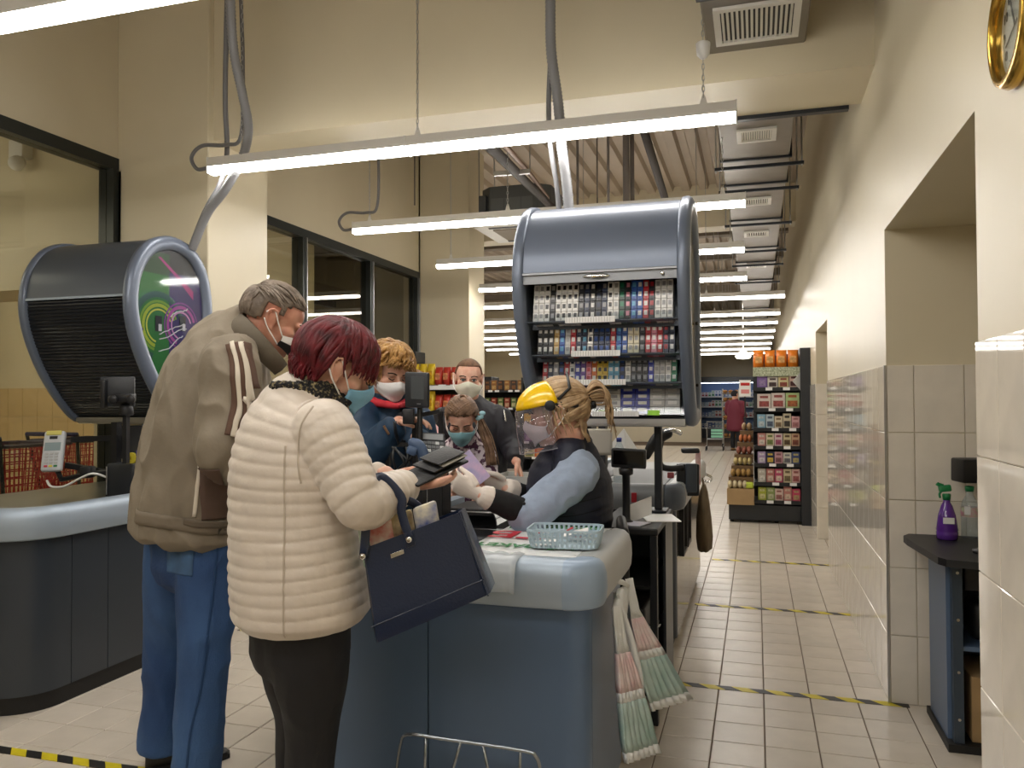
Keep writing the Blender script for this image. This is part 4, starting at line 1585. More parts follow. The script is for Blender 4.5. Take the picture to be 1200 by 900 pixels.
def scalp(mb, h, keep, k=1.0, nu=40, nv=26):
    """hair cap over the directions for which keep(d) is true, with thickness"""
    g = {}
    for i in range(nv + 1):
        for j in range(nu):
            th = math.pi * i / nv
            ph = 2 * math.pi * j / nu
            g[i, j] = Vector((math.sin(th) * math.cos(ph), math.sin(th) * math.sin(ph), math.cos(th)))
    faces = []
    idx = {}
    vs = []

    def vid(i, j, kk):
        key = (i, j % nu, kk)
        if key not in idx:
            idx[key] = len(vs)
            vs.append(E(h, g[i, j % nu], k if kk else k * .93))
        return idx[key]
    used = set()
    for i in range(nv):
        for j in range(nu):
            c = (g[i, j] + g[i + 1, j] + g[i, (j + 1) % nu] + g[i + 1, (j + 1) % nu]) / 4
            if keep(c):
                used.add((i, j))
    for (i, j) in used:
        faces.append((vid(i, j, 1), vid(i + 1, j, 1), vid(i + 1, j + 1, 1), vid(i, j + 1, 1)))
        faces.append((vid(i, j, 0), vid(i, j + 1, 0), vid(i + 1, j + 1, 0), vid(i + 1, j, 0)))
        for (di, dj, e0, e1) in ((0, -1, (i, j), (i + 1, j)), (0, 1, (i + 1, j + 1), (i, j + 1)), (-1, 0, (i, j + 1), (i, j)), (1, 0, (i + 1, j), (i + 1, j + 1))):
            if (i + di, (j + dj) % nu) not in used and 0 <= i + di < nv:
                faces.append((vid(*e0, 0), vid(*e1, 0), vid(*e1, 1), vid(*e0, 1)))
    mb.add(vs, faces)


def lock(mb, h, a, b, k0=1.0, k1=1.06, ext=None, r=.008, n=6, lift=.05, wave=0.0, rnd=None, seg=7, off0=0.0):
    pts = []
    ph = (rnd.random() * 6.28) if rnd else 0
    for i in range(seg + 1):
        t = off0 + (1 - off0) * i / seg
        d = slerp(a, b, t)
        k = k0 + (k1 - k0) * t + lift * math.sin(math.pi * t)
        p = E(h, d, k)
        if wave:
            p += h.d(math.sin(ph + t * 11), math.cos(ph * 1.3 + t * 9), math.sin(ph * .7 + t * 12)) * wave * t
        pts.append(p)
    if ext:
        base = pts[-1]
        m = len(ext)
        for e in ext:
            q = base + Vector(e)
            if wave:
                q += h.d(math.sin(ph + len(pts) * 1.7), math.cos(ph + len(pts) * 1.9), 0) * wave
            pts.append(q)
    N = len(pts)
    pts = smoothpath(pts, 2)
    N = len(pts)
    rr = [r * h.s * (.55 + .45 * math.sin(math.pi * min(1, .25 + .5 * i / N * 2))) * (1 if i < N * .75 else max(.15, 1 - (i - N * .75) / (N * .25))) for i in range(N)]
    mb.tube(pts, rr, n)


def shoe(root, heel, toe, m, w=.048, hgt=.075):
    heel, toe = Vector(heel), Vector(toe)
    d = (toe - heel)
    L = d.length
    d.normalize()
    sd = d.cross(Vector((0, 0, 1))).normalized()
    rings = []
    for t, wd, z in ((0, .55, .8), (.08, .75, 1.0), (.25, .8, 1.0), (.45, .85, .85), (.65, 1.0, .62), (.85, .92, .5), (.97, .6, .38), (1.0, .3, .25)):
        c = heel + d * L * t
        ring = []
        for j in range(14):
            a = 2 * math.pi * j / 14
            zz = math.sin(a)
            ring.append(c + sd * (w * wd * math.cos(a)) + Vector((0, 0, 1)) * (hgt * z * (.5 + .5 * zz) if zz > -.6 else 0.0))
        rings.append(ring)
    o = MB().loft(rings).build('shoe', m, root, True)
    b = MB()
    poly = [(0, .5), (.08, .8), (.3, .82), (.5, .85), (.7, 1.02), (.88, .9), (1.01, .35)]
    pl = [heel + d * L * t + sd * w * q for t, q in poly] + [heel + d * L * t - sd * w * q for t, q in reversed(poly)]
    n = len(pl)
    b.add([p * 1 for p in pl] + [p + Vector((0, 0, .016)) for p in pl], [tuple(range(n)), tuple(reversed(range(n, 2 * n)))] + [(i, (i + 1) % n, n + (i + 1) % n, n + i) for i in range(n)])
    for q in range(len(b.v)):
        if b.v[q].z < .016:
            b.v[q].z = max(b.v[q].z, .0005)
    b.build('sole', m_black, o)
    return o


def horiz(a):
    a = math.radians(a)
    return Vector((math.cos(a), math.sin(a), 0))


Z = Vector((0, 0, 1))
SK = dict(rough=.5, var=.25, vscale=25, spec=.35, sss=.12)
m_skin_f = mat('skin_fair', 'E2B8A2', col2='D39B84', **SK)
m_skin_m = mat('skin_ruddy', 'D09C84', col2='BC7E68', **SK)
m_strap_w = mat('strap_white', 'E9E6E2', .7)


def person(label, loc):
    t = thing('person', label, 'person', (loc[0], loc[1], 0))
    return t

# ================================================================== ITEMS ON THE COUNTERS
# ---- carrier bag lying on the near counter
m_plw = mat('plastic_white', 'E6E8E8', .28, bump=.15, bscale=30)
cb = thing('carrier_bag', 'white plastic carrier bag with red and green lettering spread on the counter', 'bag', (-.7, 2.6, .868))
cx0, cx1, cy0, cy1 = -.87, -.5, 2.315, 2.865


def crumple(x0, x1, y0, y1, z0, th, amp, nx=14, ny=16, seed=0):
    b = MB()
    rows = []
    for i in range(nx + 1):
        top, bot = [], []
        for j in range(ny + 1):
            x, y = x0 + (x1 - x0) * i / nx, y0 + (y1 - y0) * j / ny
            q = noise.noise(Vector((x * 14 + seed, y * 14, seed * 1.7)))
            top.append((x + q * .003, y + q * .002, z0 + th + amp * (q + .4)))
            bot.append((x, y, z0))
        rows.append(top + bot[::-1])
    return b.loft(rows)


crumple(cx0, cx1, cy0, cy1, .8685, .02, .003).build('sheet', m_plw, cb, True)
MB().box(cx0 + .015, cx1 - .03, 2.775, 2.845, .890, .8945).build('green_band', mat('print_green', '1F9A3C', .4), cb)
m_pr = mat('print_red', 'D0263A', .4)
m_pg = mat('print_green_dark', '1B7F3A', .4)
text_part('lettering', 'АТБ', .17, (-.715, 2.63, .8945), (-1, .04, 0), (0, -1, 0), m_pr, cb, .0004, bold=.004)
text_part('lettering', 'ИЙ ПАКЕТ', .066, (-.70, 2.43, .8945), (-1, .02, 0), (0, -1, 0), m_pg, cb, .0004, bold=.002)
text_part('lettering', 'МАГАЗИН НИЗЬКИХ ЦІН', .024, (-.69, 2.81, .8955), (-1, 0, 0), (0, -1, 0), m_plw, cb, .0004)
# its clear edge folded over the bumper
fl = MB()
rows = []
for i in range(13):
    x = -.86 + .2 * i / 12
    wv = .003 * math.sin(i * 1.9)
    rows.append([(x, 2.30, .897 + wv), (x, 2.235, .897 + wv), (x, 2.2, .888 + wv * .5), (x, 2.182 + wv * .6, .85), (x, 2.18 + wv, .80 - .006 * math.sin(i * .5)), (x, 2.183 + wv, .80 - .006 * math.sin(i * .5)), (x, 2.186 + wv, .85), (x, 2.204, .885), (x, 2.24, .894), (x, 2.30, .894)])
fl.loft(rows)
fl.build('folded_edge', glass_mat('film_clear', 'EDF1F3', .15, .8, milk=.35), cb, True)

# ---- pale blue basket with receipts
bk = thing('plastic_basket', 'small pale blue perforated plastic basket holding receipts on the counter', 'basket', (-.575, 2.47, .875))
m_pb = mat('basket_pale_blue', 'B4C8D4', .4)
bxc, byc, bz = -.575, 2.465, .896


def rrect(hx, hy, r, n=5):
    out = []
    for cxs, cys, a0 in ((1, 1, 0), (-1, 1, 90), (-1, -1, 180), (1, -1, 270)):
        for k in range(n + 1):
            a = math.radians(a0 + 90 * k / n)
            out.append((cxs * (hx - r) + r * math.cos(a), cys * (hy - r) + r * math.sin(a)))
    return out


ra = math.radians(5)


def bp(p, z):
    x, y = p
    return (bxc + x * math.cos(ra) - y * math.sin(ra), byc + x * math.sin(ra) + y * math.cos(ra), z)


for z0, z1, s in ((bz, bz + .004, .9), (bz + .015, bz + .022, .935), (bz + .031, bz + .038, .965), (bz + .05, bz + .057, 1.0)):
    o_, i_ = rrect(.115 * s, .08 * s, .03), rrect(.115 * s - .004, .08 * s - .004, .027)
    if z0 == bz:
        MB().loft([[bp(p, z0) for p in o_], [bp(p, z1) for p in o_]]).build('base', m_pb, bk)
    else:
        MB().loft([[bp(p, z0) for p in o_], [bp(p, z1) for p in o_], [bp(p, z1) for p in i_], [bp(p, z0) for p in i_]], cap=False, closed=True).build('hoop' if s < 1 else 'rim', m_pb, bk)
ro, rt = rrect(.115 * .9 - .002, .08 * .9 - .002, .027, 5), rrect(.115 - .002, .08 - .002, .029, 5)
ribs = MB()
NR = 44
def along(poly, t):
    n = len(poly)
    L = [((Vector(poly[(i + 1) % n]) - Vector(poly[i])).length) for i in range(n)]
    tot = sum(L) * t
    for i in range(n):
        if tot <= L[i]:
            return Vector(poly[i]).lerp(Vector(poly[(i + 1) % n]), tot / max(L[i], 1e-6))
        tot -= L[i]
    return Vector(poly[0])
for k in range(NR):
    a, b_ = along(ro, k / NR), along(rt, k / NR)
    ribs.tube([bp(a, bz + .002), bp(b_, bz + .052)], .0044, 5)
ribs.build('wall_ribs', m_pb, bk, kind='stuff')
solo('receipt', MB().robox((-.55, 2.50, .932), (1, .2, .25), (-.2, 1, .1), (0, 0, 1), .04, .022, .0006, .0004), m_white, 'white receipt leaning in the pale blue basket', 'receipt', (-.55, 2.5, .91))
solo('receipt', MB().robox((-.63, 2.41, .91), (1, .1, .1), (-.1, 1, .3), (0, 0, 1), .035, .018, .0006, .0004), m_white, 'white receipt at the front of the pale blue basket', 'receipt', (-.63, 2.4, .895))
solo('price_tag', MB().robox((-.575, 2.52, .937), (1, .2, .5), (-.2, 1, .1), (0, 0, 1), .012, .01, .0006, .0004), mat('tag_red', 'B02030', .5), 'small red tag in the pale blue basket', 'tag', (-.575, 2.52, .92))


# ---- thin carrier bags hanging on the right side of the counter
def hanging_bag(y0, x0, label, zt, zb, wid, seedv, lean):
    t = thing('plastic_bag', label, 'bag', (x0 + .05, y0, zb), 'bags hung on the counter side')
    n, mrow = 18, 16
    front, back = [], []
    for i in range(mrow + 1):
        f = i / mrow
        z = zt + (zb - zt) * f
        w_ = (.02 + .02 * f) if f < .25 else (.025 + (wid - .025) * ((f - .25) / .75) ** .9)
        rf, rb = [], []
        for j in range(n + 1):
            s = j / n * 2 - 1
            pl = math.sin(j * 2.1 + seedv) * .012 * min(1, f * 2) + .006 * noise.noise(Vector((s * 3, f * 5, seedv)))
            y = y0 + s * w_ * .6 + lean * f * .1
            x = x0 + .03 + .03 * f + pl + lean * f * f * .1 + (s + 1) * w_ * .5
            rf.append((x + .004, y, z))
            rb.append((x, y, z))
        front.append(rf + rb[::-1])
    def seg(a, b_, nm, m):
        MB().loft(front[a:b_ + 1]).build(nm, m, t, True)
    seg(0, 5, 'handles', m_plw)
    seg(5, 9, 'pink_print', mat('bag_pink', 'DFB2B8', .35, var=.8, col2='EEE6E4', vscale=14))
    seg(9, 10, 'white_print', m_plw)
    seg(10, 15, 'green_print', mat('bag_green', '9DBBB4', .35, var=.4, col2='C4D4D0', vscale=14))
    seg(15, 16, 'hem', m_plw)
    return t


hanging_bag(2.66, XB + .02, 'thin white bag with pink and green print, rightmost on the counter side', .76, .34, .12, 0.4, .5)
hanging_bag(2.46, XB + .012, 'thin white bag with pink and green print hanging nearest the counter corner', .72, .26, .085, 2.2, .1)
# middle bag is folded to a strip
t = thing('plastic_bag', 'white plastic bag folded to a strip between two printed bags', 'bag', (XB + .08, 2.56, .1), 'bags hung on the counter side')
rows = []
for i in range(13):
    f = i / 12
    z = .74 - .5 * f
    hw = .018 + .016 * math.sin(f * 3)
    x, y = XB + .045 + .05 * math.sin(f * 2.2), 2.52 + .05 * f
    tw = .6 + f * 1.4
    ring = []
    for k in range(10):
        a = 2 * math.pi * k / 10
        ring.append((x + hw * .5 * math.cos(a) * math.cos(tw) - hw * math.sin(a) * math.sin(tw), y + hw * .5 * math.cos(a) * math.sin(tw) + hw * math.sin(a) * math.cos(tw) * 1.2, z + .004 * math.sin(k * 3 + i)))
    rows.append(ring)
MB().loft(rows).build('strip', m_plw, t, True)
hk = thing('bag_hook', 'white plastic arm with knotted bag handles on the counter side', 'hook', (XB + .02, 2.6, .7))
MB().tube([(XB + .004, 2.52, .78), (XB + .05, 2.6, .76), (XB + .06, 2.7, .72)], .009, 8).build('arm', m_white, hk, True)
for k, (y, z, a) in enumerate(((2.52, .70, .4), (2.56, .64, -.3), (2.6, .68, .9))):
    MB().robox((XB + .05, y, z), (1, .3, 0), (0, 1, a), (0, -a, 1), .014, .06, .035, .012, 3).build('knot', m_plw, hk, 'auto')

# ---- cashier's equipment at the left of the desk
cd = thing('customer_display', 'black customer display monitor on a pole beside the blond customer', 'monitor', tuple(P(490, 600, 3.2)))
dc = P(489, 457, 3.2)
fx_ = (CR * .95 - CU * .03 - CF * .25).normalized()
fy_ = CU
fz_ = fx_.cross(fy_)
MB().robox(dc, fx_, fy_, fz_, .05, .071, .014, .008).build('casing', mat('display_casing', '26282C', .45), cd, 'auto')
MB().robox(dc + fz_ * .0145 + fy_ * .008 + fx_ * .006, fx_, fy_, fz_, .028, .045, .001, .001).build('screen', mat('lcd_grey', '4A4E50', .25), cd)
MB().robox(dc + fz_ * .0145 - fy_ * .055 + fx_ * .012, fx_, fy_, fz_, .008, .002, .0008, .0005).build('badge', mat('badge_grey', '6A6A6C', .4), cd)
bs = Vector((P(492, 560, 3.2).x, P(492, 560, 3.2).y, .866))
MB().tube([dc - fz_ * .01, dc - fz_ * .03 - CU * .07, Vector((bs.x, bs.y, dc.z - .13)), bs], .012, 8).build('pole', m_black, cd, True)
MB().lathe([(.06, 0), (.06, .008), (.02, .014), (.014, .03)], bs, 20).build('base', m_black, cd, True)
MB().robox(P(479, 488, 3.17), CR, CU, CF, .022, .03, .02, .005).build('bracket', m_black, cd, 'auto')

fr = thing('equipment_frame', 'black metal frame carrying the till behind the wallet', 'frame', tuple(Vector((P(500, 600, 3.3).x, P(500, 600, 3.3).y, .866))))
for a, b_ in (((484, 488), (516, 482)), ((516, 482), (517, 505)), ((452, 522), (492, 520))):
    p, q = P(a[0], a[1], 3.3), P(b_[0], b_[1], 3.3)
    MB().tube([p, q], .012, 4).build('bar', m_black, fr)
for u, v in ((517, 505), (455, 524), (486, 490)):
    p = P(u, v, 3.3)
    MB().box(p.x - .009, p.x + .009, p.y - .009, p.y + .009, .866, p.z + .01).build('upright', m_black, fr)

kb = thing('till_keyboard', 'grey till keyboard standing tilted beneath the customer display', 'keyboard', (P(508, 570, 3.22).x, P(508, 570, 3.22).y, .866))
kc = P(506, 528, 3.2)
kx = (CR * .97 - CU * .06 - CF * .1).normalized()
ky = (CU * .86 + CF * .5 - CR * .1).normalized()
kz = kx.cross(ky)
MB().robox(kc, kx, ky, kz, .057, .078, .009, .005).build('casing', mat('kbd_dark', '303236', .5), kb, 'auto')
MB().robox(kc + ky * .055 + kz * .012, kx, ky, kz, .052, .014, .003, .002).build('display_strip', mat('kbd_strip', '6A6E70', .3), kb)
for i in range(6):
    for j in range(6):
        MB().robox(kc + kx * (-.043 + .0172 * i) + ky * (.028 - .0172 * j) + kz * .0115, kx, ky, kz, .0072, .0068, .0028, .001).build('key', mat('key_pale' if (i * 3 + j * 5) % 4 == 0 else 'key_grey', 'B8BABA' if (i * 3 + j * 5) % 4 == 0 else '5A5D60', .5), kb)
MB().box(kc.x - .02, kc.x + .02, kc.y + .02, kc.y + .06, .866, kc.z).build('stand', m_black, kb)

sg = thing('barcode_scanner', 'slate blue handheld barcode scanner in its cradle beside the till keyboard', 'scanner', (P(490, 560, 3.1).x, P(490, 560, 3.1).y, .866))
m_sb = mat('scanner_blue', '4A5E7C', .45)
limb(hs_ := MB(), [P(484, 519, 3.1), P(491, 523, 3.1), P(497, 536, 3.1), P(498, 552, 3.1), P(496, 566, 3.1)], [.02, .024, .022, .017, .014], CF, 16, 5)
hs_.build('handle', m_sb, sg, True)
MB().robox(P(483, 528, 3.09), CR * .8 - CU * .3, CU * .8 + CR * .3, CF, .02, .017, .02, .008).build('nose', m_sb, sg, 'auto')
bs = P(492, 566, 3.1)
MB().box(bs.x - .02, bs.x + .02, bs.y - .02, bs.y + .02, .866, bs.z + .01).build('cradle', m_black, sg)
for k in range(5):
    r_ = random.Random(k)
    pts = [P(470 + r_.uniform(-14, 10), 524, 3.15), P(468 + r_.uniform(-10, 16), 540 + r_.uniform(-6, 6), 3.12), P(474 + r_.uniform(-12, 14), 556, 3.14), P(480 + r_.uniform(-8, 8), 575, 3.16)]
    pts[-1].z = max(pts[-1].z, .875)
    cable('cable', pts, .0055, m_black, 'black equipment cable below the barcode scanner, %s of five loops' % ORD[k], n=6)
bx = thing('till_box', 'black till box on the counter behind the wallet', 'till', (P(510, 600, 2.9).x, P(510, 600, 2.9).y, .866))
p = P(513, 585, 2.95)
MB().rbox(p.x - .03, p.x + .03, p.y - .03, p.y + .06, .873, p.z + .1, .004).build('casing', m_black, bx)
MB().rbox(p.x - .036, p.x - .03, p.y - .02, p.y + .05, .88, p.z + .08, .002, 1).build('edge', m_steel, bx)

# ---- black side table behind the cashier
st = thing('side_table', 'black side table with open shelves behind the cashier beside the aisle', 'table', (-.47, 3.6, 0))
TX0, TX1, TY0, TY1, TZ = -.66, -.395, 3.36, 4.0, .815
MB().rbox(TX0, TX1, TY0, TY1, TZ - .03, TZ, .006).build('top', m_black, st)
for x in (TX0 + .005, TX1 - .035):
    MB().rbox(x, x + .03, TY0 + .01, TY0 + .05, 0, TZ - .03, .003, 1).build('leg', m_blackmetal, st)
MB().box(TX0 + .005, TX1 - .002, TY1 - .03, TY1 - .01, 0, TZ - .03).build('back_panel', m_slate_dark, st)
MB().box(TX0, TX0 + .012, TY0 + .05, TY1 - .03, 0, TZ - .03).build('side_panel', m_black, st)
MB().box(TX1 - .014, TX1 - .002, TY0 + .32, TY1 - .03, 0, TZ - .03).build('side_panel', m_slate_dark, st)
for z in (.12, .34, .56):
    MB().box(TX0 + .012, TX1 - .036, TY0 + .01, TY1 - .03, z, z + .015).build('shelf', m_black, st)
solo('printer', MB().rbox(TX0 + .03, TX1 - .06, TY0 + .05, TY0 + .35, .355, .47, .012), m_black, 'black box printer on the middle shelf of the side table', 'printer', (-.48, 3.55, .355))
solo('paper_slip', MB().robox((-.42, 3.40, .40), (1, 0, .3), (0, 1, 0), (-.3, 0, 1), .03, .02, .001, .001), m_white, 'pale paper slip jutting from the side table shelf', 'paper', (-.42, 3.4, .4))
solo('paper_sheet', MB().robox((-.42, 3.66, TZ + .003), (1, .3, 0), (-.3, 1, 0), (0, 0, 1), .075, .11, .002, .001), m_white, 'white sheet of card lying on the black side table', 'paper', (-.42, 3.62, TZ))
solo('paper_sheet', MB().robox((-.5, 3.46, TZ + .003), (1, -.3, 0), (.3, 1, 0), (0, 0, 1), .045, .06, .002, .001), mat('lilac_paper', 'DAD8E6', .6), 'small pale lilac leaflet at the front of the black side table', 'paper', (-.5, 3.46, TZ))
solo('card_holder', MB().robox((-.5, 3.6, TZ + .045), (.6, -.8, 0), (.8, .6, .3), (0, 0, 1), .003, .06, .04, .001), m_white, 'upright white card on the black side table', 'card', (-.475, 3.62, TZ))

pd = thing('pole_display', 'black customer price display on a round pole behind the cashier', 'display', (P(734, 612, 3.5).x, P(734, 612, 3.5).y, TZ))
pc = P(737, 537, 3.5)
bs = Vector((P(734, 600, 3.5).x, P(734, 600, 3.5).y, TZ))
px_ = (CR * .93 - CF * .2 - CU * .03).normalized()
pz_ = (-CF * .95 + CU * .1 - CR * .2)
MB().robox(pc, px_, CU, px_.cross(CU), .075, .041, .028, .006).build('casing', m_black, pd, 'auto')
MB().robox(pc + px_.cross(CU) * .0285 + CU * .004, px_, CU, px_.cross(CU), .066, .03, .001, .001).build('window', mat('display_window', '0C0A0A', .08), pd)
MB().lathe([(.028, 0), (.03, .006), (.02, .012), (.017, .02), (.017, pc.z - bs.z - .075), (.03, pc.z - bs.z - .07), (.032, pc.z - bs.z - .045), (.015, pc.z - bs.z - .038)], bs, 16).build('pole', m_black, pd, True)

# ---- kit on the counter in the aisle
wb = thing('water_bottle', 'clear water bottle with blue cap beside the pole display', 'bottle', (P(726, 590, 4.55).x, P(726, 590, 4.55).y, .872))
q = wb.location
MB().lathe([(.03, 0), (.034, .01), (.034, .12), (.03, .15), (.034, .17), (.03, .2), (.014, .235), (.014, .245)], q, 16).build('bottle_body', glass_mat('pet_clear', 'EEF4F6', .05, .8, milk=.15), wb, True)
MB().lathe([(.015, .24), (.016, .262), (.012, .264)], q, 14).build('cap', mat('cap_blue', '2A3A8A', .4), wb, True)
MB().lathe([(.0345, .05), (.0345, .11)], q, 16, cap=False).build('label', m_white, wb, True)

mo = thing('monitor', 'cream backed till monitor behind the cashier shoulder', 'monitor', (P(702, 575, 4.6).x, P(702, 575, 4.6).y, .872))
p = P(700, 518, 4.6)
MB().robox(p, CR, CU, CF, .085, .075, .02, .01).build('casing', mat('cream_casing', 'B9B2A4', .5), mo, 'auto')
MB().robox(p - CF * .0205, CR, CU, CF, .07, .06, .001, .001).build('rear_plate', mat('cream_plate', 'C6C0B4', .5), mo)
MB().tube([p - CU * .07, Vector((p.x, p.y, .88))], .018, 8).build('stem', m_black, mo)
MB().rbox(p.x - .08, p.x + .08, p.y - .06, p.y + .06, .8725, .885, .004).build('foot', m_black, mo)

ls = thing('leaflet_stand', 'white acrylic leaflet stand folded to a peak behind the pole display', 'stand', (P(735, 570, 5.0).x, P(735, 570, 5.0).y, .872))
a0, a1, a2, a3 = P(713, 524, 4.95), P(731, 502, 4.95), P(736, 545, 4.95), P(748, 528, 5.0)
for tri in ((a0, a1, a2), (a1, a3, a2)):
    n_ = (tri[1] - tri[0]).cross(tri[2] - tri[0]).normalized() * .002
    MB().add([q + n_ for q in tri] + [q - n_ for q in tri], [(0, 1, 2), (5, 4, 3), (0, 3, 4, 1), (1, 4, 5, 2), (2, 5, 3, 0)]).build('leaf', m_white, ls)
MB().tube([a2, Vector((a2.x, a2.y, .873))], .012, 6).build('support', m_white, ls)

tm = thing('card_terminal', 'black card terminal on a bracket with hand scanner above the aisle counter', 'card terminal', (P(803, 585, 4.5).x, P(803, 585, 4.5).y, .872))
p = P(803, 560, 4.5)
MB().robox(P(806, 562, 4.5), CR, CU, CF, .06, .09, .03, .01).build('body', mat('terminal_black', '1E2126', .45), tm, 'auto')
MB().robox(P(810, 560, 4.44), CR, CU, CF, .03, .08, .01, .005).build('side_plate', mat('terminal_slate', '3A424C', .4), tm, 'auto')
MB().robox(P(809, 528, 4.5), CR, CU * .9 + CF * .4, CF, .05, .016, .02, .01).build('head', m_black, tm, 'auto')
limb(hn := MB(), [P(782, 508, 4.45), P(773, 512, 4.45), P(764, 522, 4.45), P(758, 534, 4.45)], [.03, .036, .03, .022], CF, 16, 5)
hn.build('scanner_head', m_black, tm, True)
MB().tube(smoothpath([P(776, 512, 4.45), P(772, 530, 4.45), P(774, 545, 4.45), P(784, 549, 4.45), P(800, 548, 4.47)], 6), .018, 10).build('arm', m_black, tm, True)
MB().tube(smoothpath([P(776, 507, 4.44), P(788, 504, 4.42), P(798, 508, 4.44)], 5), .012, 8).build('cradle_ring', m_chrome, tm, True)
q = P(802, 575, 4.5)
MB().box(q.x - .05, q.x + .05, q.y - .03, q.y + .03, .8725, q.z + .02).build('foot', m_black, tm)
p = P(816, 547, 4.7)
solo('price_leaflet', MB().robox(P(818, 548, 4.78), CR * .25 - CF, CU, CR, .03, .1, .002, .001), mat('leaflet_pink', 'D8C4BC', .6, var=.8, col2='B87A74', vscale=20), 'tall pale pink leaflet strip on the aisle counter bumper', 'leaflet', tuple(P(818, 565, 4.78)))
q = P(786, 557, 4.42)
solo('red_tag', MB().robox(q, CR, CU, CF, .018, .016, .006, .004), mat('tag_faded_red', '9A4A50', .6), 'faded red tag at the foot of the black card terminal', 'tag', tuple(q))
q = P(743, 583, 4.3)
solo('red_card', MB().robox(q, CR, CU, CF, .014, .026, .002, .001), mat('tag_red', 'B02030', .5), 'red card on the front of the aisle counter beside the pole display', 'card', tuple(q))

# ---- crate of goods on the lane behind the notes
trc = thing('goods_tray', 'white plastic tray at the belt end near the dark sleeve hand', 'tray', tuple(onZ(608, 575, .875)))
c = onZ(608, 566, .875)
for nm, bb_ in (('tray_floor', (-.11, .11, -.14, .14, 0, .006)), ('tray_side', (-.12, -.11, -.15, .15, 0, .05)), ('tray_side', (.11, .12, -.15, .15, 0, .05)), ('tray_side', (-.11, .11, -.15, -.14, 0, .05)), ('tray_side', (-.11, .11, .14, .15, 0, .05))):
    MB().box(c.x + bb_[0], c.x + bb_[1], c.y + bb_[2], c.y + bb_[3], .876 + bb_[4], .876 + bb_[5]).build(nm, mat('tray_pale', 'C9CCC8', .4), trc)

# ================================================================== LEFT COUNTER KIT
ct = thing('card_reader', 'white card payment terminal with keypad on a black arm at left', 'card terminal', tuple(P(64, 580, 4.2)))
cc_ = P(63, 529, 4.2)
ax_ = (CR * .99 + CU * .03 + CF * .1).normalized()
ay_ = (CU * .95 + CF * .3)
ay_ = (ay_ - ax_ * ay_.dot(ax_)).normalized()
az_ = ax_.cross(ay_)
MB().robox(cc_, ax_, ay_, az_, .052, .108, .018, .014, 3).build('body', mat('reader_silver', 'C4C8CC', .4), ct, 'auto')
MB().robox(cc_ + ay_ * .022 + az_ * .0185, ax_, ay_, az_, .04, .022, .001, .001).build('screen', mat('reader_lcd', '8FA0A4', .25), ct)
MB().robox(cc_ + ay_ * .095 + az_ * .014, ax_, ay_, az_, .038, .012, .01, .004).build('paper_roll_cover', mat('reader_yellow', 'D8D070', .5), ct)
MB().robox(cc_ + ay_ * .07 + az_ * .0185, ax_, ay_, az_, .02, .008, .001, .001).build('slot', m_black, ct)
for j in range(5):
    for i in range(3):
        c_ = ['key_pale', 'key_pale', 'key_pale', 'key_pale', ('key_red', 'key_yellow', 'key_green')[i]][j]
        cc2 = {'key_pale': 'A8B0B8', 'key_red': 'C83A4A', 'key_yellow': 'E0D040', 'key_green': '2A7A4A'}[c_]
        MB().robox(cc_ + ax_ * (-.024 + .024 * i) - ay_ * (.016 + .0165 * j) + az_ * .019, ax_, ay_, az_, .0085, .0052, .003, .0015).build('key', mat(c_, cc2, .5), ct)
pj = P(106, 555, 4.15)
MB().robox(P(103, 553, 4.15), CR, CU, CF, .03, .03, .03, .01).build('arm_joint', m_black, ct, 'auto')
MB().tube([cc_ - az_ * .018 - ay_ * .06, P(72, 562, 4.22), P(100, 556, 4.17), P(132, 552, 4.1)], .014, 6).build('arm', m_black, ct)
MB().tube(smoothpath([P(55, 563, 4.2), P(60, 570, 4.18), P(75, 570, 4.14), P(95, 560, 4.12), P(110, 555, 4.1), P(127, 560, 4.1)], 5), .006, 6).build('lead', m_white, ct, True)
q = P(128, 585, 4.12)
MB().box(q.x - .012, q.x + .012, q.y - .012, q.y + .012, .866, P(132, 552, 4.1).z).build('arm_post', m_black, ct)

bx = thing('till_box', 'black till housing on the left counter in front of the cabinet post', 'till', (P(145, 580, 4.1).x, P(145, 580, 4.1).y, .866))
p = P(147, 562, 4.1)
MB().rbox(p.x - .075, p.x + .09, p.y - .05, p.y + .1, .8665, p.z + .085, .01).build('casing', mat('till_black', '24272C', .4), bx, 'auto')
MB().rbox(p.x - .07, p.x - .064, p.y - .058, p.y - .05, .88, p.z + .07, .002, 1).build('hinge', m_steel, bx)
fr = thing('equipment_frame', 'black metal arm frame standing on the left counter', 'frame', (P(133, 585, 4.2).x, P(133, 585, 4.2).y, .866))
for a, b_ in (((85, 515), (140, 513)), ((78, 545), (136, 556))):
    MB().tube([P(a[0], a[1], 4.25), P(b_[0], b_[1], 4.2)], .02, 4).build('bar', m_black, fr)
q = P(136, 560, 4.2)
MB().box(q.x - .018, q.x + .018, q.y - .018, q.y + .018, .866, P(140, 495, 4.2).z).build('upright', m_black, fr)
MB().robox(P(160, 518, 4.25), CR, CU * .9 + CF * .3, CF, .1, .09, .02, .01).build('rear_screen', m_black, fr, 'auto')
q = P(157, 532, 4.1)
solo('tape_roll', MB().lathe([(.03, 0), (.03, .02), (.012, .02), (.012, 0)], P(155, 537, 4.1), 16, (0.2, -1, 0)), mat('tape_yellow', 'D8C83A', .5), 'yellow roll on the left till housing', 'tape roll', tuple(P(155, 540, 4.1)))
solo('pen_cup', MB().robox(P(163, 533, 4.1), CR, CU, CF, .012, .024, .012, .004), mat('cup_violet', '3A3A8A', .5), 'small violet cup beside the yellow roll on left till', 'cup', tuple(P(163, 540, 4.1)))
lm = thing('small_monitor', 'small black monitor seen from behind in front of the closed cabinet', 'monitor', (P(148, 585, 4.0).x, P(148, 585, 4.0).y, .95))
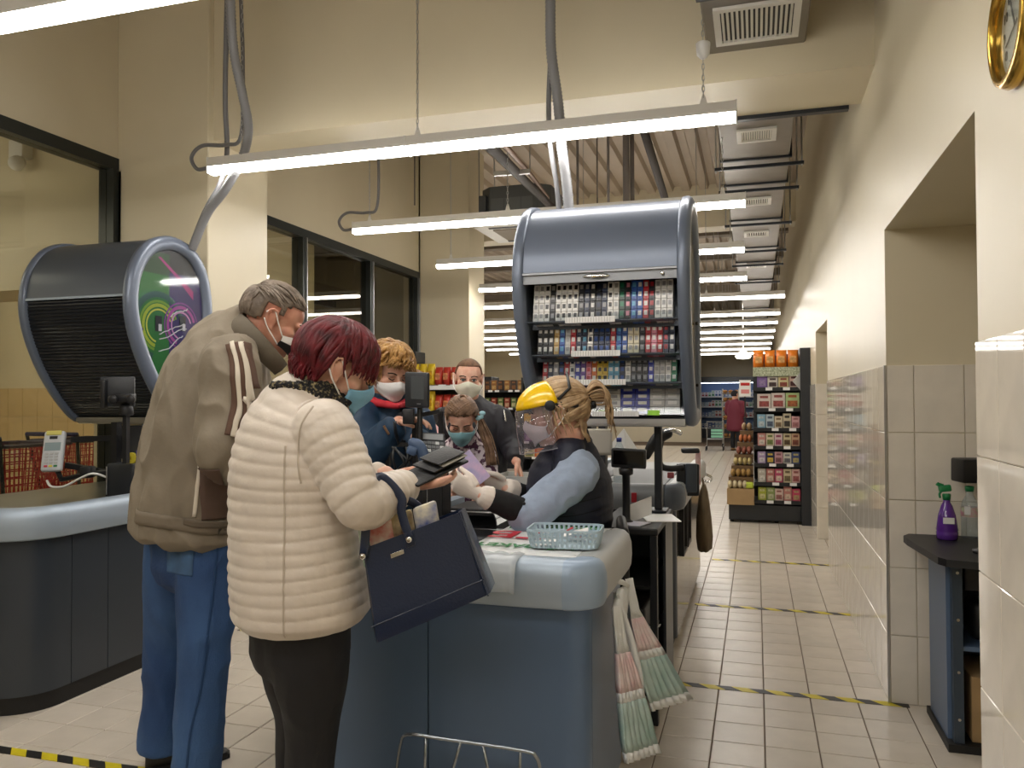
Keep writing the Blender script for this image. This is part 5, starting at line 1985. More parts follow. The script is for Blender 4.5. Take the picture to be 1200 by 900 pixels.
p = P(138, 459, 4.0)
MB().robox(p, CR * .97 + CF * .2, CU, CF * .97 - CR * .2, .08, .075, .012, .006).build('casing', mat('monitor_dark', '26292E', .4), lm, 'auto')
MB().robox(P(122, 462, 3.97), CR, CU, CF, .012, .07, .02, .005).build('side_clip', m_black, lm, 'auto')
MB().robox(P(145, 466, 3.97), CR, CU, CF, .05, .02, .03, .006).build('hinge_block', m_black, lm, 'auto')
for u in (133, 154):
    MB().lathe([(.02, 0), (.022, .015), (.012, .02)], P(u, 468, 3.93), 14, -CF).build('knob', m_black, lm, True)
q = P(148, 475, 4.0)
MB().lathe([(.03, 0), (.035, .01), (.03, .05), (.02, .06)], P(148, 487, 4.0), 14).build('neck', m_black, lm, True)
MB().box(q.x - .012, q.x + .012, q.y - .012, q.y + .012, P(147, 541, 4.1).z + .0, q.z).build('pole', m_black, lm)

# ================================================================== SHELVING WITH GOODS
GOODS = {}


def box_mesh(w_, d_, h_, c1, c2, kind):
    key = (w_, d_, h_, c1, c2, kind)
    if key in GOODS:
        return GOODS[key]
    b = MB()
    if kind == 'bag':
        n = 12
        rings = []
        for z, s, t in ((0, .86, .5), (.04, 1, .95), (.5, 1.0, 1.05), (.86, .95, .6), (.93, .95, .2), (1.0, .97, .06)):
            rings.append([(math.copysign(abs(math.cos(2 * math.pi * j / n)) ** .6, math.cos(2 * math.pi * j / n)) * w_ / 2 * s, math.copysign(abs(math.sin(2 * math.pi * j / n)) ** .7, math.sin(2 * math.pi * j / n)) * d_ / 2 * t, z * h_) for j in range(n)])
        b.loft(rings)
        nf = len(b.f)
        b.add([(-w_ * .3, -d_ * .535, h_ * .3), (w_ * .3, -d_ * .535, h_ * .3), (w_ * .3, -d_ * .535, h_ * .66), (-w_ * .3, -d_ * .535, h_ * .66)], [(0, 1, 2, 3)])
    else:
        b.box(-w_ / 2, w_ / 2, -d_ / 2, d_ / 2, 0, h_)
        nf = len(b.f)
        y = -d_ / 2 - .0008
        b.add([(-w_ * .36, y, h_ * .12), (w_ * .36, y, h_ * .12), (w_ * .36, y, h_ * .5), (-w_ * .36, y, h_ * .5)], [(0, 1, 2, 3)])
        b.add([(-w_ * .3, y, h_ * .7), (w_ * .3, y, h_ * .7), (w_ * .3, y, h_ * .86), (-w_ * .3, y, h_ * .86)], [(0, 1, 2, 3)])
    me = bpy.data.meshes.new('goods')
    me.from_pydata([tuple(q) for q in b.v], [], b.f)
    me.materials.append(mat('goods_' + c1, c1, .35, var=.15, vscale=30))
    me.materials.append(mat('goods_' + c2, c2, .35, var=.5, vscale=40))
    for p in me.polygons[nf:]:
        p.material_index = 1
    if kind == 'bag':
        me.shade_smooth()
    GOODS[key] = me
    return me


def goods_row(items, x0, x1, yf, z, where, group, depth=.09, gap=.006, jitter=.0):
    """items: list of (description, noun, c1, c2, kind, height)"""
    n = len(items)
    st_ = (x1 - x0) / n
    for i, (desc, noun, c1, c2, kind, hh) in enumerate(items):
        me = box_mesh(round(st_ - gap, 4), depth, hh, c1, c2, kind)
        o = bpy.data.objects.new(noun.replace(' ', '_'), me)
        COL.objects.link(o)
        o.location = (x0 + st_ * (i + .5), yf + depth / 2, z)
        o.rotation_euler = (0, 0, random.uniform(-.04, .04))
        tag(o, '%s %s, %s from left on %s' % (desc, noun, ORD[i], where), noun, group)


m_shelf = mat('shelf_charcoal', '26282B', .5)
m_card = mat('kraft_carton', 'A88B62', .8, var=.15, vscale=8)
# ---- end rack beside the right wall
er = thing('end_rack', 'charcoal end rack of packaged goods against the right wall down the aisle', 'shelf unit', (.2, 9.5, 0))
EY = 9.14
MB().box(.455, XR - .002, EY - .03, 9.75, 0, 1.9).build('side_panel', m_shelf, er)
MB().box(-.03, .455, 9.6, 9.75, .2, 1.86).build('back_panel', m_shelf, er)
MB().rbox(-.3, .455, EY + .04, 9.75, .03, .2, .006).build('plinth', m_shelf, er)
for x in (-.27, .2):
    MB().lathe([(.02, 0), (.02, .03)], (x, EY + .12, 0), 10).build('foot', m_black, er)
SZ = [1.475, 1.25, 1.035, .84, .65, .445, .25]
for i, z in enumerate(SZ):
    MB().box(-.03, .455, EY + .02, 9.6, z - .03, z - .002).build('shelf', m_shelf, er)
    MB().box(-.03, .455, EY + .012, EY + .02, z - .034, z + .006).build('price_rail', m_black, er)
    for k, x in enumerate((.1, .28)):
        xx = x + (i % 3) * .03
        MB().box(xx, xx + .07, EY + .006, EY + .012, z - .028, z + .004).build('price_card', m_white, er)
RW = ['second shelf', 'third shelf', 'fourth shelf', 'fifth shelf', 'sixth shelf', 'lowest shelf']
GR = 'goods on the end rack'
goods_row([('bright orange', 'snack bag', 'E8801E', 'F0B060', 'bag', .2)] * 4, -.03, .45, EY + .09, 1.69, 'top of the end rack', GR, .12)
MB().box(-.03, .455, EY + .02, 9.6, 1.66, 1.688).build('shelf', m_shelf, er)
MB().box(-.03, .455, EY + .012, EY + .02, 1.60, 1.70).build('leaf_rail', mat('rail_green', '6A7458', .6, var=.9, col2='C8CCB0', vscale=60), er)
goods_row([('violet', 'carton', '7A5A9A', 'A088B8', 'box', .17), ('white and dark', 'carton', 'D8D0C8', '4A3436', 'box', .12), ('cream and red', 'carton', 'DCCF9E', 'A04A3A', 'box', .12), ('pale pink', 'carton', 'D8B8A8', '6A3A3A', 'box', .14)], .01, .45, EY + .05, 1.475, 'first shelf of the end rack', GR)
goods_row([('white and red', 'carton', 'D8CCC4', 'A8504A', 'box', .16), ('white and rose', 'carton', 'DCD0C8', 'B05A58', 'box', .17), ('green', 'carton', 'B4C88C', 'B86A3A', 'box', .17)], .01, .45, EY + .05, 1.25, 'second shelf of the end rack', GR)
goods_row([('sky blue', 'carton', '8AB4CC', 'C8D4D8', 'box', .15), ('pale blue', 'carton', 'B8C8D0', '5A6A80', 'box', .15), ('cream', 'carton', 'D4C8B0', '8A7458', 'box', .13), ('cream and black', 'carton', 'D0C4A8', '3A3430', 'box', .16), ('pink', 'carton', 'D8A8A8', 'B87878', 'box', .13)], .01, .45, EY + .05, 1.035, 'third shelf of the end rack', GR)
goods_row([('rose', 'carton', 'C88A84', 'E0D4C8', 'box', .14), ('cream', 'carton', 'D8CCB0', '7A8A4A', 'box', .14), ('white and pink', 'carton', 'DCC8C8', 'B05A7A', 'box', .14), ('cream and brown', 'carton', 'CCBE98', '6A5238', 'box', .14), ('tan', 'carton', 'C8A484', '8A4A3A', 'box', .14)], .01, .45, EY + .05, .84, 'fourth shelf of the end rack', GR)
goods_row([('lilac', 'carton', 'A894B8', 'E0D8E0', 'box', .13), ('dark blue and yellow', 'carton', '2A3050', 'E0C050', 'box', .13), ('pink', 'carton', 'C89AA0', '8A5A60', 'box', .13), ('white', 'carton', 'D0CCC0', '7A7A80', 'box', .12), ('blue', 'carton', '3A4A7A', 'C8B878', 'box', .13)], .01, .45, EY + .05, .65, 'fifth shelf of the end rack', GR)
goods_row([('grey', 'carton', 'B8B0A4', 'E0DCD4', 'box', .15), ('red', 'carton', 'B07068', 'E0C8B8', 'box', .15), ('magenta', 'carton', 'B84A68', 'E8D0C0', 'box', .15), ('cream', 'carton', 'D0C09C', '7A6A4A', 'box', .15), ('pink striped', 'carton', 'D8B0A8', 'A85A58', 'box', .15)], .01, .45, EY + .05, .445, 'sixth shelf of the end rack', GR)
goods_row([('yellow and green', 'carton', 'A8B03A', 'D8D49A', 'box', .14), ('green', 'carton', '8A9A5A', 'C8C8A0', 'box', .14), ('white and pink', 'carton', 'D8C0B4', 'A87068', 'box', .13), ('rose', 'carton', 'C08078', 'E0C8B0', 'box', .15), ('pink', 'carton', 'D04A68', 'C8A878', 'box', .13)], .01, .45, EY + .05, .25, 'lowest shelf of the end rack', GR)
nt_ = P(947, 449, 8.3)
solo('price_notice', MB().robox(P(943, 450, 8.62), CR * .75 + CU * .9, CU * .9 - CR * .8, CF, .08, .12, .003, .002), mat('notice_paper', 'C9C9C6', .7, var=.2, vscale=60), 'grey printed notice hanging askew on the end rack side', 'notice', tuple(P(943, 450, 8.62)))
# produce cartons stepping up at its left
pr = thing('produce_carton', 'kraft carton of pale produce on the plinth, nearest of the stepped cartons', 'carton', (-.17, 9.2, .2))
MB().box(-.315, -.03, EY - .02, 9.5, .2, .375).build('carton_body', m_card, pr)
prod = []
pcols = [('pale cream', 'C8B080'), ('golden', 'B89048'), ('reddish', 'A85A40'), ('pale cream', 'D0BE98'), ('orange', 'B86838')]
for lv, (z, x0, x1, n, c, m_) in enumerate(((.375, -.31, -.1, 4, 'pale cream', 'D8C8A0'), (.50, -.28, -.06, 4, 'golden brown', 'A88448'), (.62, -.25, -.05, 4, 'pale yellow', 'C8B478'), (.74, -.22, -.05, 3, 'reddish brown', '9A5A48'), (.87, -.19, -.05, 3, 'orange', 'C07040'), (1.0, -.16, -.05, 2, 'tan', 'B09068'))):
    for k in range(n):
        x = x0 + (x1 - x0) * (k + .5) / n
        y = EY + .05 + .07 * lv
        o = solo('produce_bag', MB().ell((x, y, z + .04), (x1 - x0) / n * .52, .07, .045, nu=12, nv=8), mat('produce_%d' % lv, m_, .6, var=.5, vscale=40), '%s produce bag, %s from the left on the %s step' % (c, ORD[k], ORD[lv]), 'produce bag', (x, y, z), 'produce bags on the stepped cartons', True)
    if lv:
        tn = MB().box(x0 - .02, -.035, EY + .07 * lv - .02, 9.58, z - .1, z - .004)
        solo('produce_crate', tn, mat('crate_brown', '6A5236', .8), 'brown shallow crate forming the %s step of produce' % ORD[lv], 'crate', (x0, EY, z - .1), 'crates of the produce steps')
gl = MB().rbox(-.13, -.035, EY, EY + .1, .21, .3, .01)
solo('green_packet', MB().robox((-.08, EY + .045, .41), (1, 0, 0), (0, 1, 0), (0, 0, 1), .045, .05, .035, .02, 3), mat('lime_packet', 'B8C840', .4), 'lime green packet at the corner of the produce cartons', 'packet', (-.08, EY + .045, .375), smooth='auto')


# ---- generic dark gondola facing the camera
def gondola(name, label, x0, x1, yf, zs, back=.4, top=None, m_=m_shelf, price=True):
    g_ = thing(name, label, 'shelf unit', ((x0 + x1) / 2, yf + back / 2, 0))
    MB().box(x0, x1, yf + back - .03, yf + back, 0, top or zs[0] + .3).build('back_panel', m_, g_)
    for x in (x0, x1 - .03):
        MB().box(x, x + .03, yf + .04, yf + back - .03, 0, top or zs[0] + .3).build('upright', m_, g_)
    MB().box(x0 + .03, x1 - .03, yf + .03, yf + back - .03, 0, .12).build('plinth', m_, g_)
    for i, z in enumerate(zs):
        MB().box(x0 + .03, x1 - .03, yf, yf + back - .03, z - .035, z).build('shelf', m_, g_)
        if price:
            k = x0 + .06
            j = 0
            while k < x1 - .12:
                if (i + j) % 3 != 2:
                    MB().box(k, k + .09, yf - .005, yf - .001, z - .034, z + .006).build('price_card', m_white, g_)
                k += .14
                j += 1
    return g_


# left shelf in front of the far pillar
AY = 8.2
za = [1.52, 1.215, .92, .62, .33]
ga_ = gondola('wall_shelf', 'shelf of yellow and red snack packets in front of the far pillar', XL + .03, -2.98, AY, za, .45, 1.52, mat('shelf_pale', '9A9488', .5))
for z, wh in zip(za, ('top shelf', 'second shelf', 'third shelf', 'fourth shelf', 'fifth shelf')):
    GA = 'snack packets by the far pillar'
    goods_row([('yellow', 'snack packet', 'E0C030', 'D8A020', 'bag', .24)] * 4 + [('red', 'snack packet', 'B8382A', 'E09060', 'bag', .2)] * 4, XL + .07, -3.03, AY + .02, z + .001, wh + ' by the far pillar', GA, .12, .004)
MB().rbox(XL + .04, -3.62, AY + .03, AY + .3, 1.77, 1.9, .01).build('header_box', m_black, ga_)
for zz in (1.54,):
    MB().box(XL + .06, -3.03, AY - .012, AY - .008, 1.47, 1.515).build('price_rail', m_white, ga_)

BYs = 13.5
zb = [1.69, 1.41, 1.19, .94, .63, .36]
gb_ = gondola('gondola', 'dark gondola of fruit and packets between bomber jacket and open cabinet', -3.95, -2.7, BYs, zb, .5, 1.75)
gr = 'goods on the dark gondola'
rowsB = [[('orange', 'snack bag', 'E07A20', 'F0A850', 'bag', .26)] * 4 + [('brown', 'snack bag', '6A4A30', 'C8A070', 'bag', .22)] * 2,
         [('white', 'vegetable bag', 'DCD8C8', 'E8E4D0', 'bag', .14), ('green', 'vegetable bag', '6AA03A', 'D8E0B8', 'bag', .13), ('white', 'vegetable bag', 'E0DCC8', '7AA04A', 'bag', .15), ('red', 'vegetable bag', 'B8402A', '6AA03A', 'bag', .14), ('pale red', 'vegetable bag', 'C86A48', 'E0C8A0', 'bag', .13), ('green', 'vegetable bag', '5A9030', 'C8D8A0', 'bag', .12)],
         [('purple', 'sweet packet', '3A2A58', 'C0B0D0', 'bag', .18)] * 6,
         [('yellow', 'carton', 'E8B020', 'F0D060', 'box', .18)] * 6,
         [('purple', 'carton', '6A4A7A', 'C8A8C0', 'box', .2), ('orange', 'carton', 'D0642A', 'E8B080', 'box', .2)] * 3,
         [('cream', 'carton', 'C8B890', '8A9060', 'box', .13), ('orange', 'carton', 'D8662A', 'E8A870', 'box', .15)] * 3]
for its, z, wh in zip(rowsB, zb, ('top shelf', 'second shelf', 'third shelf', 'fourth shelf', 'fifth shelf', 'lowest shelf')):
    goods_row(its, -3.9, -2.75, BYs + .03, z + .001, wh + ' of dark gondola', gr, .15, .01)
gc_ = gondola('gondola', 'farther dark gondola left of the one with orange bags', -5.6, -4.3, 15.2, [1.55, 1.2, .85, .5], .5, 1.6)
goods_row([('dark', 'jar', '3A2A20', '8A5A30', 'box', .2), ('amber', 'jar', '8A5A2A', 'C8A060', 'box', .2)] * 4, -5.5, -4.4, 15.25, 1.551, 'top shelf of farther gondola', 'jars on the farther gondola', .12, .03)
goods_row([('green', 'jar', '5A6A3A', 'C8C090', 'box', .2), ('red', 'jar', '8A3A2A', 'D8B090', 'box', .2)] * 4, -5.5, -4.4, 15.25, 1.201, 'second shelf of farther gondola', 'jars on the farther gondola', .12, .03)
fdg = thing('fridge', 'tall black fridge beside the far pillar far down the hall', 'fridge', (-5.4, 18.2, 0))
MB().rbox(-6.3, -5.85, 17.6, 18.2, 0, 1.9, .02).build('casing', m_black, fdg)
MB().box(-6.25, -5.9, 17.59, 17.6, .2, 1.8).build('door', mat('fridge_door', '22282A', .1), fdg)
MB().box(-5.93, -5.91, 17.56, 17.59, .7, 1.3).build('handle', m_steel, fdg)

# ---- cooler, bread rack, price board and trolley far down the hall
cl_ = thing('display_cooler', 'lit open display cooler against the back wall far down the hall', 'cooler', (-.8, 29.6, 0))
CX0, CX1 = -1.95, .3
MB().box(CX0, CX1, 29.85, 29.98, 0, 2.05).build('back_panel', mat('cooler_back', '5A78A8', .5), cl_)
MB().box(CX0, CX1, 29.2, 29.98, 1.95, 2.15).build('canopy', m_slate_dark, cl_)
MB().box(CX0, CX1, 29.1, 29.98, 0, .32).build('base', m_slate_dark, cl_)
MB().box(CX0, CX1, 29.25, 29.3, 1.93, 1.945).build('cooler_lamp', mat('cooler_lamp', 'FFFFFF', .5, emit=9, ecol='E8F0FF'), cl_)
for x in (CX0, CX1 - .05):
    MB().box(x, x + .05, 29.15, 29.85, .32, 1.95).build('end_panel', m_slate_dark, cl_)
rc = random.Random(4)
dairy = [('white', 'E4E8EC', '4A6AA8'), ('blue', '3A5AA0', 'E0E4E8'), ('pale blue', '9AB4CC', 'E8ECF0'), ('red and white', 'E0D8D8', 'A83A3A'), ('green and white', 'D8E4DC', '3A8A5A')]
for r_, z in enumerate((.34, .74, 1.1, 1.45)):
    MB().box(CX0 + .05, CX1 - .05, 29.4, 29.85, z - .03, z - .002).build('shelf', m_white, cl_)
    items = []
    for k in range(18):
        c = dairy[(k // 2 + r_) % 5]
        items.append((c[0], 'dairy pot', c[1], c[2], 'box', .16 + .06 * ((k // 3) % 2)))
    goods_row(items, CX0 + .08, CX1 - .08, 29.42, z, '%s row up in the far cooler' % ORD[r_], 'dairy pots in the far cooler', .12, .012)
br = thing('bread_rack', 'steel trolley rack stacked with bread trays far down the hall', 'rack', (-.65, 24.5, 0))
bx0, by0 = onZ(845, 522, 0).x, onZ(845, 522, 0).y
bxa = P(847, 480, 22.6).x
bxb = P(866, 480, 22.6).x
yb = P(856, 480, 22.6).y
for x in (bxa, bxb):
    for y in (yb - .2, yb + .2):
        MB().tube([(x, y, .12), (x, y, 1.65)], .015, 6).build('upright', m_steel, br)
        MB().ell((x, y, .06), .03, .02, .06).build('castor', m_black, br)
for k, z in enumerate((.3, .55, .8, 1.05, 1.3, 1.52)):
    MB().box(bxa, bxb, yb - .22, yb + .22, z - .02, z).build('tray', mat('bread_tray', '8A7048', .7), br)
    for j in range(3):
        x = bxa + (bxb - bxa) * (j + .5) / 3
        solo('bread_loaf', MB().ell((x, yb - .08, z + .052), .07, .12, .05, nu=12, nv=8), mat('bread_crust', 'B07C42', .7, var=.4, vscale=20), 'brown bread loaf, %s from the left on the %s tray up' % (ORD[j], ORD[k]), 'bread loaf', (x, yb - .08, z), 'loaves on the bread rack', True)
pb = thing('price_board', 'red and white price board on a stand beside the bread rack', 'sign', tuple(onZ(874, 520, 0)))
p = P(873, 455, 19.6)
MB().robox(p, CR, CU, CF, .14, .2, .01, .005).build('board', m_white, pb)
MB().robox(p + CU * .1 - CF * .012, CR, CU, CF, .11, .035, .001, .001).build('red_line', mat('sign_red', 'C02A2A', .5), pb)
MB().robox(p - CU * .08 - CF * .012, CR, CU, CF, .1, .05, .001, .001).build('price_print', mat('sign_pink', 'D88A8A', .5), pb)
MB().tube([p - CU * .2, Vector((p.x, p.y, .02))], .015, 6).lathe([(.15, 0), (.15, .02), (.02, .03)], (p.x, p.y, 0), 16).build('stand', m_black, pb)
tq = onZ(858, 526, 0)
tq.y -= .0
ty = thing('shopping_trolley', 'small shopping trolley with green crate beside the maroon coat shopper', 'trolley', (tq.x - .35, tq.y - .5, 0))
tx, tyy = tq.x - .42, tq.y - .75
fr_ = MB()
for x in (-.22, .22):
    fr_.tube([(tx + x, tyy - .25, .12), (tx + x, tyy + .25, .12), (tx + x, tyy + .3, .75)], .012, 6)
    fr_.tube([(tx + x, tyy + .25, .55), (tx + x, tyy - .3, .6)], .01, 6)
fr_.tube([(tx - .22, tyy + .3, .75), (tx + .22, tyy + .3, .75)], .014, 6)
fr_.build('frame', m_steel, ty)
for x in (-.22, .22):
    for y in (-.25, .25):
        MB().lathe([(.06, -.012), (.06, .012)], (tx + x, tyy + y, .06), 12, (1, 0, 0)).build('wheel', m_black, ty)
MB().box(tx - .2, tx + .2, tyy - .28, tyy + .25, .3, .31).build('basket_floor', m_steel, ty)
for k, z in enumerate((.35, .43, .51)):
    MB().box(tx - .08, tx + .22, tyy - .3, tyy - .28, z, z + .06).build('crate_slat', mat('mint_crate', '8ACBB0', .5), ty)

# ================================================================== RED BASKET TROLLEYS BEHIND THE LEFT GLAZING
m_redb = mat('red_basket', 'A8262C', .45)


def red_cart(x, y, label):
    t = thing('basket_trolley', label, 'shopping trolley', (x, y, 0), 'red basket trolleys')
    w0, w1, d0, d1, z0, z1 = .2, .27, .24, .3, .55, 1.02
    for sx, sy in ((0, -1), (0, 1), (-1, 0), (1, 0)):
        b = MB()
        nU = 13
        for k in range(nU + 1):
            s = k / nU * 2 - 1
            if sx == 0:
                a, c = (x + s * w0, y + sy * d0, z0), (x + s * w1, y + sy * d1, z1)
            else:
                a, c = (x + sx * w0, y + s * d0, z0), (x + sx * w1, y + s * d1, z1)
            b.tube([a, c], .005, 4)
        for k in range(9):
            f = k / 8
            w_, d_, z = w0 + (w1 - w0) * f, d0 + (d1 - d0) * f, z0 + (z1 - z0) * f
            if sx == 0:
                b.tube([(x - w_, y + sy * d_, z), (x + w_, y + sy * d_, z)], .006, 4)
            else:
                b.tube([(x + sx * w_, y - d_, z), (x + sx * w_, y + d_, z)], .006, 4)
        b.build('basket_side', m_redb, t, kind='stuff')
    MB().box(x - w0, x + w0, y - d0, y + d0, z0 - .01, z0).build('basket_floor', m_redb, t)
    MB().tube([(x - w1, y - d1, z1), (x + w1, y - d1, z1), (x + w1, y + d1, z1), (x - w1, y + d1, z1)], .016, 6, closed=True).build('rim', mat('cart_rim', '3A3344', .5), t)
    MB().tube([(x - w1, y - d1 - .04, z1 + .06), (x + w1, y - d1 - .04, z1 + .06)], .018, 8).build('handle', mat('cart_handle', '2E3058', .5), t, True)
    for sx in (-1, 1):
        MB().tube([(x + sx * w0, y - d0, .08), (x + sx * w0, y - d0, z0), (x + sx * w1, y - d1 - .04, z1 + .06)], .014, 6).tube([(x + sx * w0, y - d0, .1), (x + sx * w0, y + d0, .1)], .014, 6).build('frame', m_blackmetal, t)
        for sy in (-1, 1):
            MB().lathe([(.05, -.015), (.05, .015)], (x + sx * w0, y + sy * d0, .05), 12, (1, 0, 0)).build('wheel', m_black, t)


p = P(14, 540, 6.3)
red_cart(p.x, p.y, 'red basket trolley behind the left glazing, cut by the picture edge')
p = P(98, 540, 7.1)
red_cart(p.x, p.y, 'red basket trolley behind the left glazing, right of the card reader')

# ================================================================== NICHE TABLE AT THE RIGHT
nt2 = thing('niche_table', 'black table with rounded corner standing in the right wall niche', 'table', (.9, 3.55, 0))
poly = [(.60 + .03, 3.86), (.60, 3.80), (.60, 3.72)] + [(.64, 3.32), (.66, 3.28)] + [(1.25, 3.1), (1.25, 3.86)]
MB().prism(poly, lambda a, b, t: (a, b, t), .735, .762).build('top', m_black, nt2)
MB().box(.70, .718, 3.50, 3.82, 0.03, .735).build('side_panel', m_slate, nt2)
MB().box(.715, .75, 3.46, 3.5, 0, .735).build('post', mat('post_slate', '3E4A58', .4, .2), nt2)
MB().box(.69, 1.2, 3.44, 3.85, 0, .03).build('base', m_kick, nt2)
MB().box(.72, 1.2, 3.8, 3.82, .03, .735).build('back_panel', m_slate_dark, nt2)
for z in (.38,):
    MB().box(.72, 1.2, 3.47, 3.8, z, z + .018).build('shelf', m_slate, nt2)
for z in (.12, .3, .5, .68):
    MB().lathe([(.006, 0), (.006, .003)], (.733, 3.46, z), 8, (0, -1, 0)).build('bolt', m_chrome, nt2)
solo('niche_box', MB().rbox(.78, 1.15, 3.48, 3.78, .031, .28, .004), m_card, 'kraft box on the bottom shelf of the niche table', 'box', (.95, 3.6, .031))
solo('shelf_clutter', MB().rbox(.77, .9, 3.52, 3.7, .6, .72, .01).rbox(.8, .95, 3.54, 3.7, .4, .55, .03, 3), m_black, 'black device standing on the upper shelf of the niche table', 'device', (.85, 3.6, .4), smooth='auto')

sb = thing('spray_bottle', 'purple spray bottle with green trigger on the niche table', 'spray bottle', tuple(onZ(1110, 632, .762)))
q = onZ(1110, 632, .762)
MB().lathe([(.034, 0), (.04, .004), (.042, .03), (.04, .035), (.042, .04), (.034, .1), (.022, .14), (.014, .155), (.013, .17)], q, 20).build('bottle_body', mat('purple_plastic', '5A2E8A', .15, coat=.3), sb, True)
MB().box(q.x - .022, q.x + .02, q.y - .0415, q.y - .0385, q.z + .07, q.z + .095).build('label', m_white, sb)
m_gr = mat('trigger_green', '157A45', .35)
MB().lathe([(.015, .165), (.017, .185), (.015, .19)], q, 14).build('collar', m_gr, sb, True)
MB().robox(q + V(-.006, 0, .212), (1, 0, .15), (0, 1, 0), (-.15, 0, 1), .024, .012, .014, .006).build('head', m_gr, sb, 'auto')
MB().tube(smoothpath([q + V(-.012, 0, .222), q + V(-.03, 0, .228), q + V(-.036, 0, .232)], 3), .008, 8).build('nozzle', m_gr, sb, True)
MB().tube(smoothpath([q + V(-.012, 0, .205), q + V(-.026, 0, .19), q + V(-.024, 0, .172)], 4), .005, 6).build('trigger', m_gr, sb, True)

b2 = thing('clear_bottle', 'clear bottle with green and pink label on the niche table', 'bottle', tuple(onZ(1137, 630, .762)))
q = onZ(1137, 630, .762)
MB().lathe([(.03, 0), (.034, .004), (.034, .12), (.03, .15), (.014, .18), (.014, .2)], q, 18).build('bottle_body', glass_mat('pet_clear', 'EEF4F6', .05, .8, milk=.15), b2, True)
MB().lathe([(.016, .195), (.018, .215), (.012, .218)], q, 14).build('pump_cap', m_gr, b2, True)
MB().lathe([(.0345, .09), (.0345, .13)], q, 18, cap=False).build('label', mat('label_pink_green', 'B8D8B0', .5, var=1, col2='D080A0', vscale=40), b2, True)
MB().box(q.x - .028, q.x - .005, q.y - .036, q.y - .034, q.z + .1, q.z + .135).build('ticket', m_white, b2)

dv = thing('desk_lamp', 'black boxy device head on a stem above the niche table bottles', 'device', tuple(onZ(1150, 648, .762)))
q = onZ(1150, 648, .762)
p = P(1141, 551, 3.4)
MB().robox(p, CR, CU, CF, .072, .05, .05, .008).build('head', m_black, dv, 'auto')
MB().tube([Vector((q.x + .02, q.y, .762)), Vector((p.x + .02, p.y, p.z))], .012, 8).lathe([(.05, 0), (.05, .012), (.015, .02)], (q.x + .02, q.y, .762), 18).build('stem', m_black, dv, True)


def figure(root, J, h, skin, sex='m', vox=.006, jacket=None, trousers=None, hands=(), neck_r=.055):
    Rv = J['R']
    b = MB()
    head_shapes(b, h, sex)
    limb(b, [h(0, -.02, -.03), h(0, -.03, -.09), J['spine'][-1], J['spine'][-1].lerp(J['spine'][-2], .35)], [neck_r * 1.0, neck_r, neck_r * 1.1, (.07, .06)], Rv, 16, 5)
    limb(b, J['spine'], [(.115, .08)] * (len(J['spine']) - 2) + [(.08, .06), (.055, .05)], Rv, 16, 4)
    for sd in 'RL':
        if 'arm' + sd in J:
            a = J['arm' + sd]
            limb(b, [a[0].lerp(J['spine'][-2], .5), a[0], a[1], a[2]], [.05, .042, .036, (.028, .024)], Rv, 12, 5)
        if 'leg' + sd in J:
            a = J['leg' + sd]
            limb(b, [a[0].lerp(J['spine'][0], .4), a[0], a[1], a[2]], [.06, .06, .045, .035], Rv, 12, 5)
    for hd in hands:
        hand_shapes(b, **hd)
    body = fuse(b, 'body', skin, root, vox, 2)
    out = {'body': body}
    if jacket:
        j = MB()
        q = jacket.get('quilt')
        limb(j, J['jspine'], jacket['tr'], Rv, 40, 6, q, caps=(.25, .4), step=None if q else .02)
        for sd in 'RL':
            if 'arm' + sd in J and not jacket.get('sleeveless'):
                a = J['arm' + sd]
                sh = a[0].lerp(J['spine'][-2], .3)
                e = a[1]
                w_ = a[2]
                n_ = e + (w_ - e) * jacket.get('cuff', .92)
                limb(j, [sh, a[0], a[0].lerp(e, .5), e, e.lerp(n_, .5), n_], jacket['ar'], Rv, 26, 6, q, caps=(.6, .3))
        if jacket.get('extra'):
            jacket['extra'](j)
        out['jacket'], out['jbvh'] = fuse(j, jacket.get('name', 'jacket'), jacket['m'], root, jacket.get('vox', .006), jacket.get('smooth', 3), jacket.get('fold'), True, jacket.get('post'))
    if trousers:
        t = MB()
        for sd in 'RL':
            a = J['leg' + sd]
            top = a[0] + Z * .06
            limb(t, [top, a[0], a[0].lerp(a[1], .5), a[1], a[1].lerp(a[2], .55), a[2] - Z * .03], trousers['r'], Rv, 24, 6, caps=(.6, .15), step=.02)
        limb(t, [J['spine'][0] + Z * .12, J['spine'][0] - Z * .06], [trousers['hip'], trousers['hip']], Rv, 28, 4, caps=(.3, .7))
        out['trousers'], out['tbvh'] = fuse(t, 'trousers', trousers['m'], root, trousers.get('vox', .008), 4, trousers.get('fold'), True)
    return out


def arm(*p):
    return [Vector(q) for q in p]


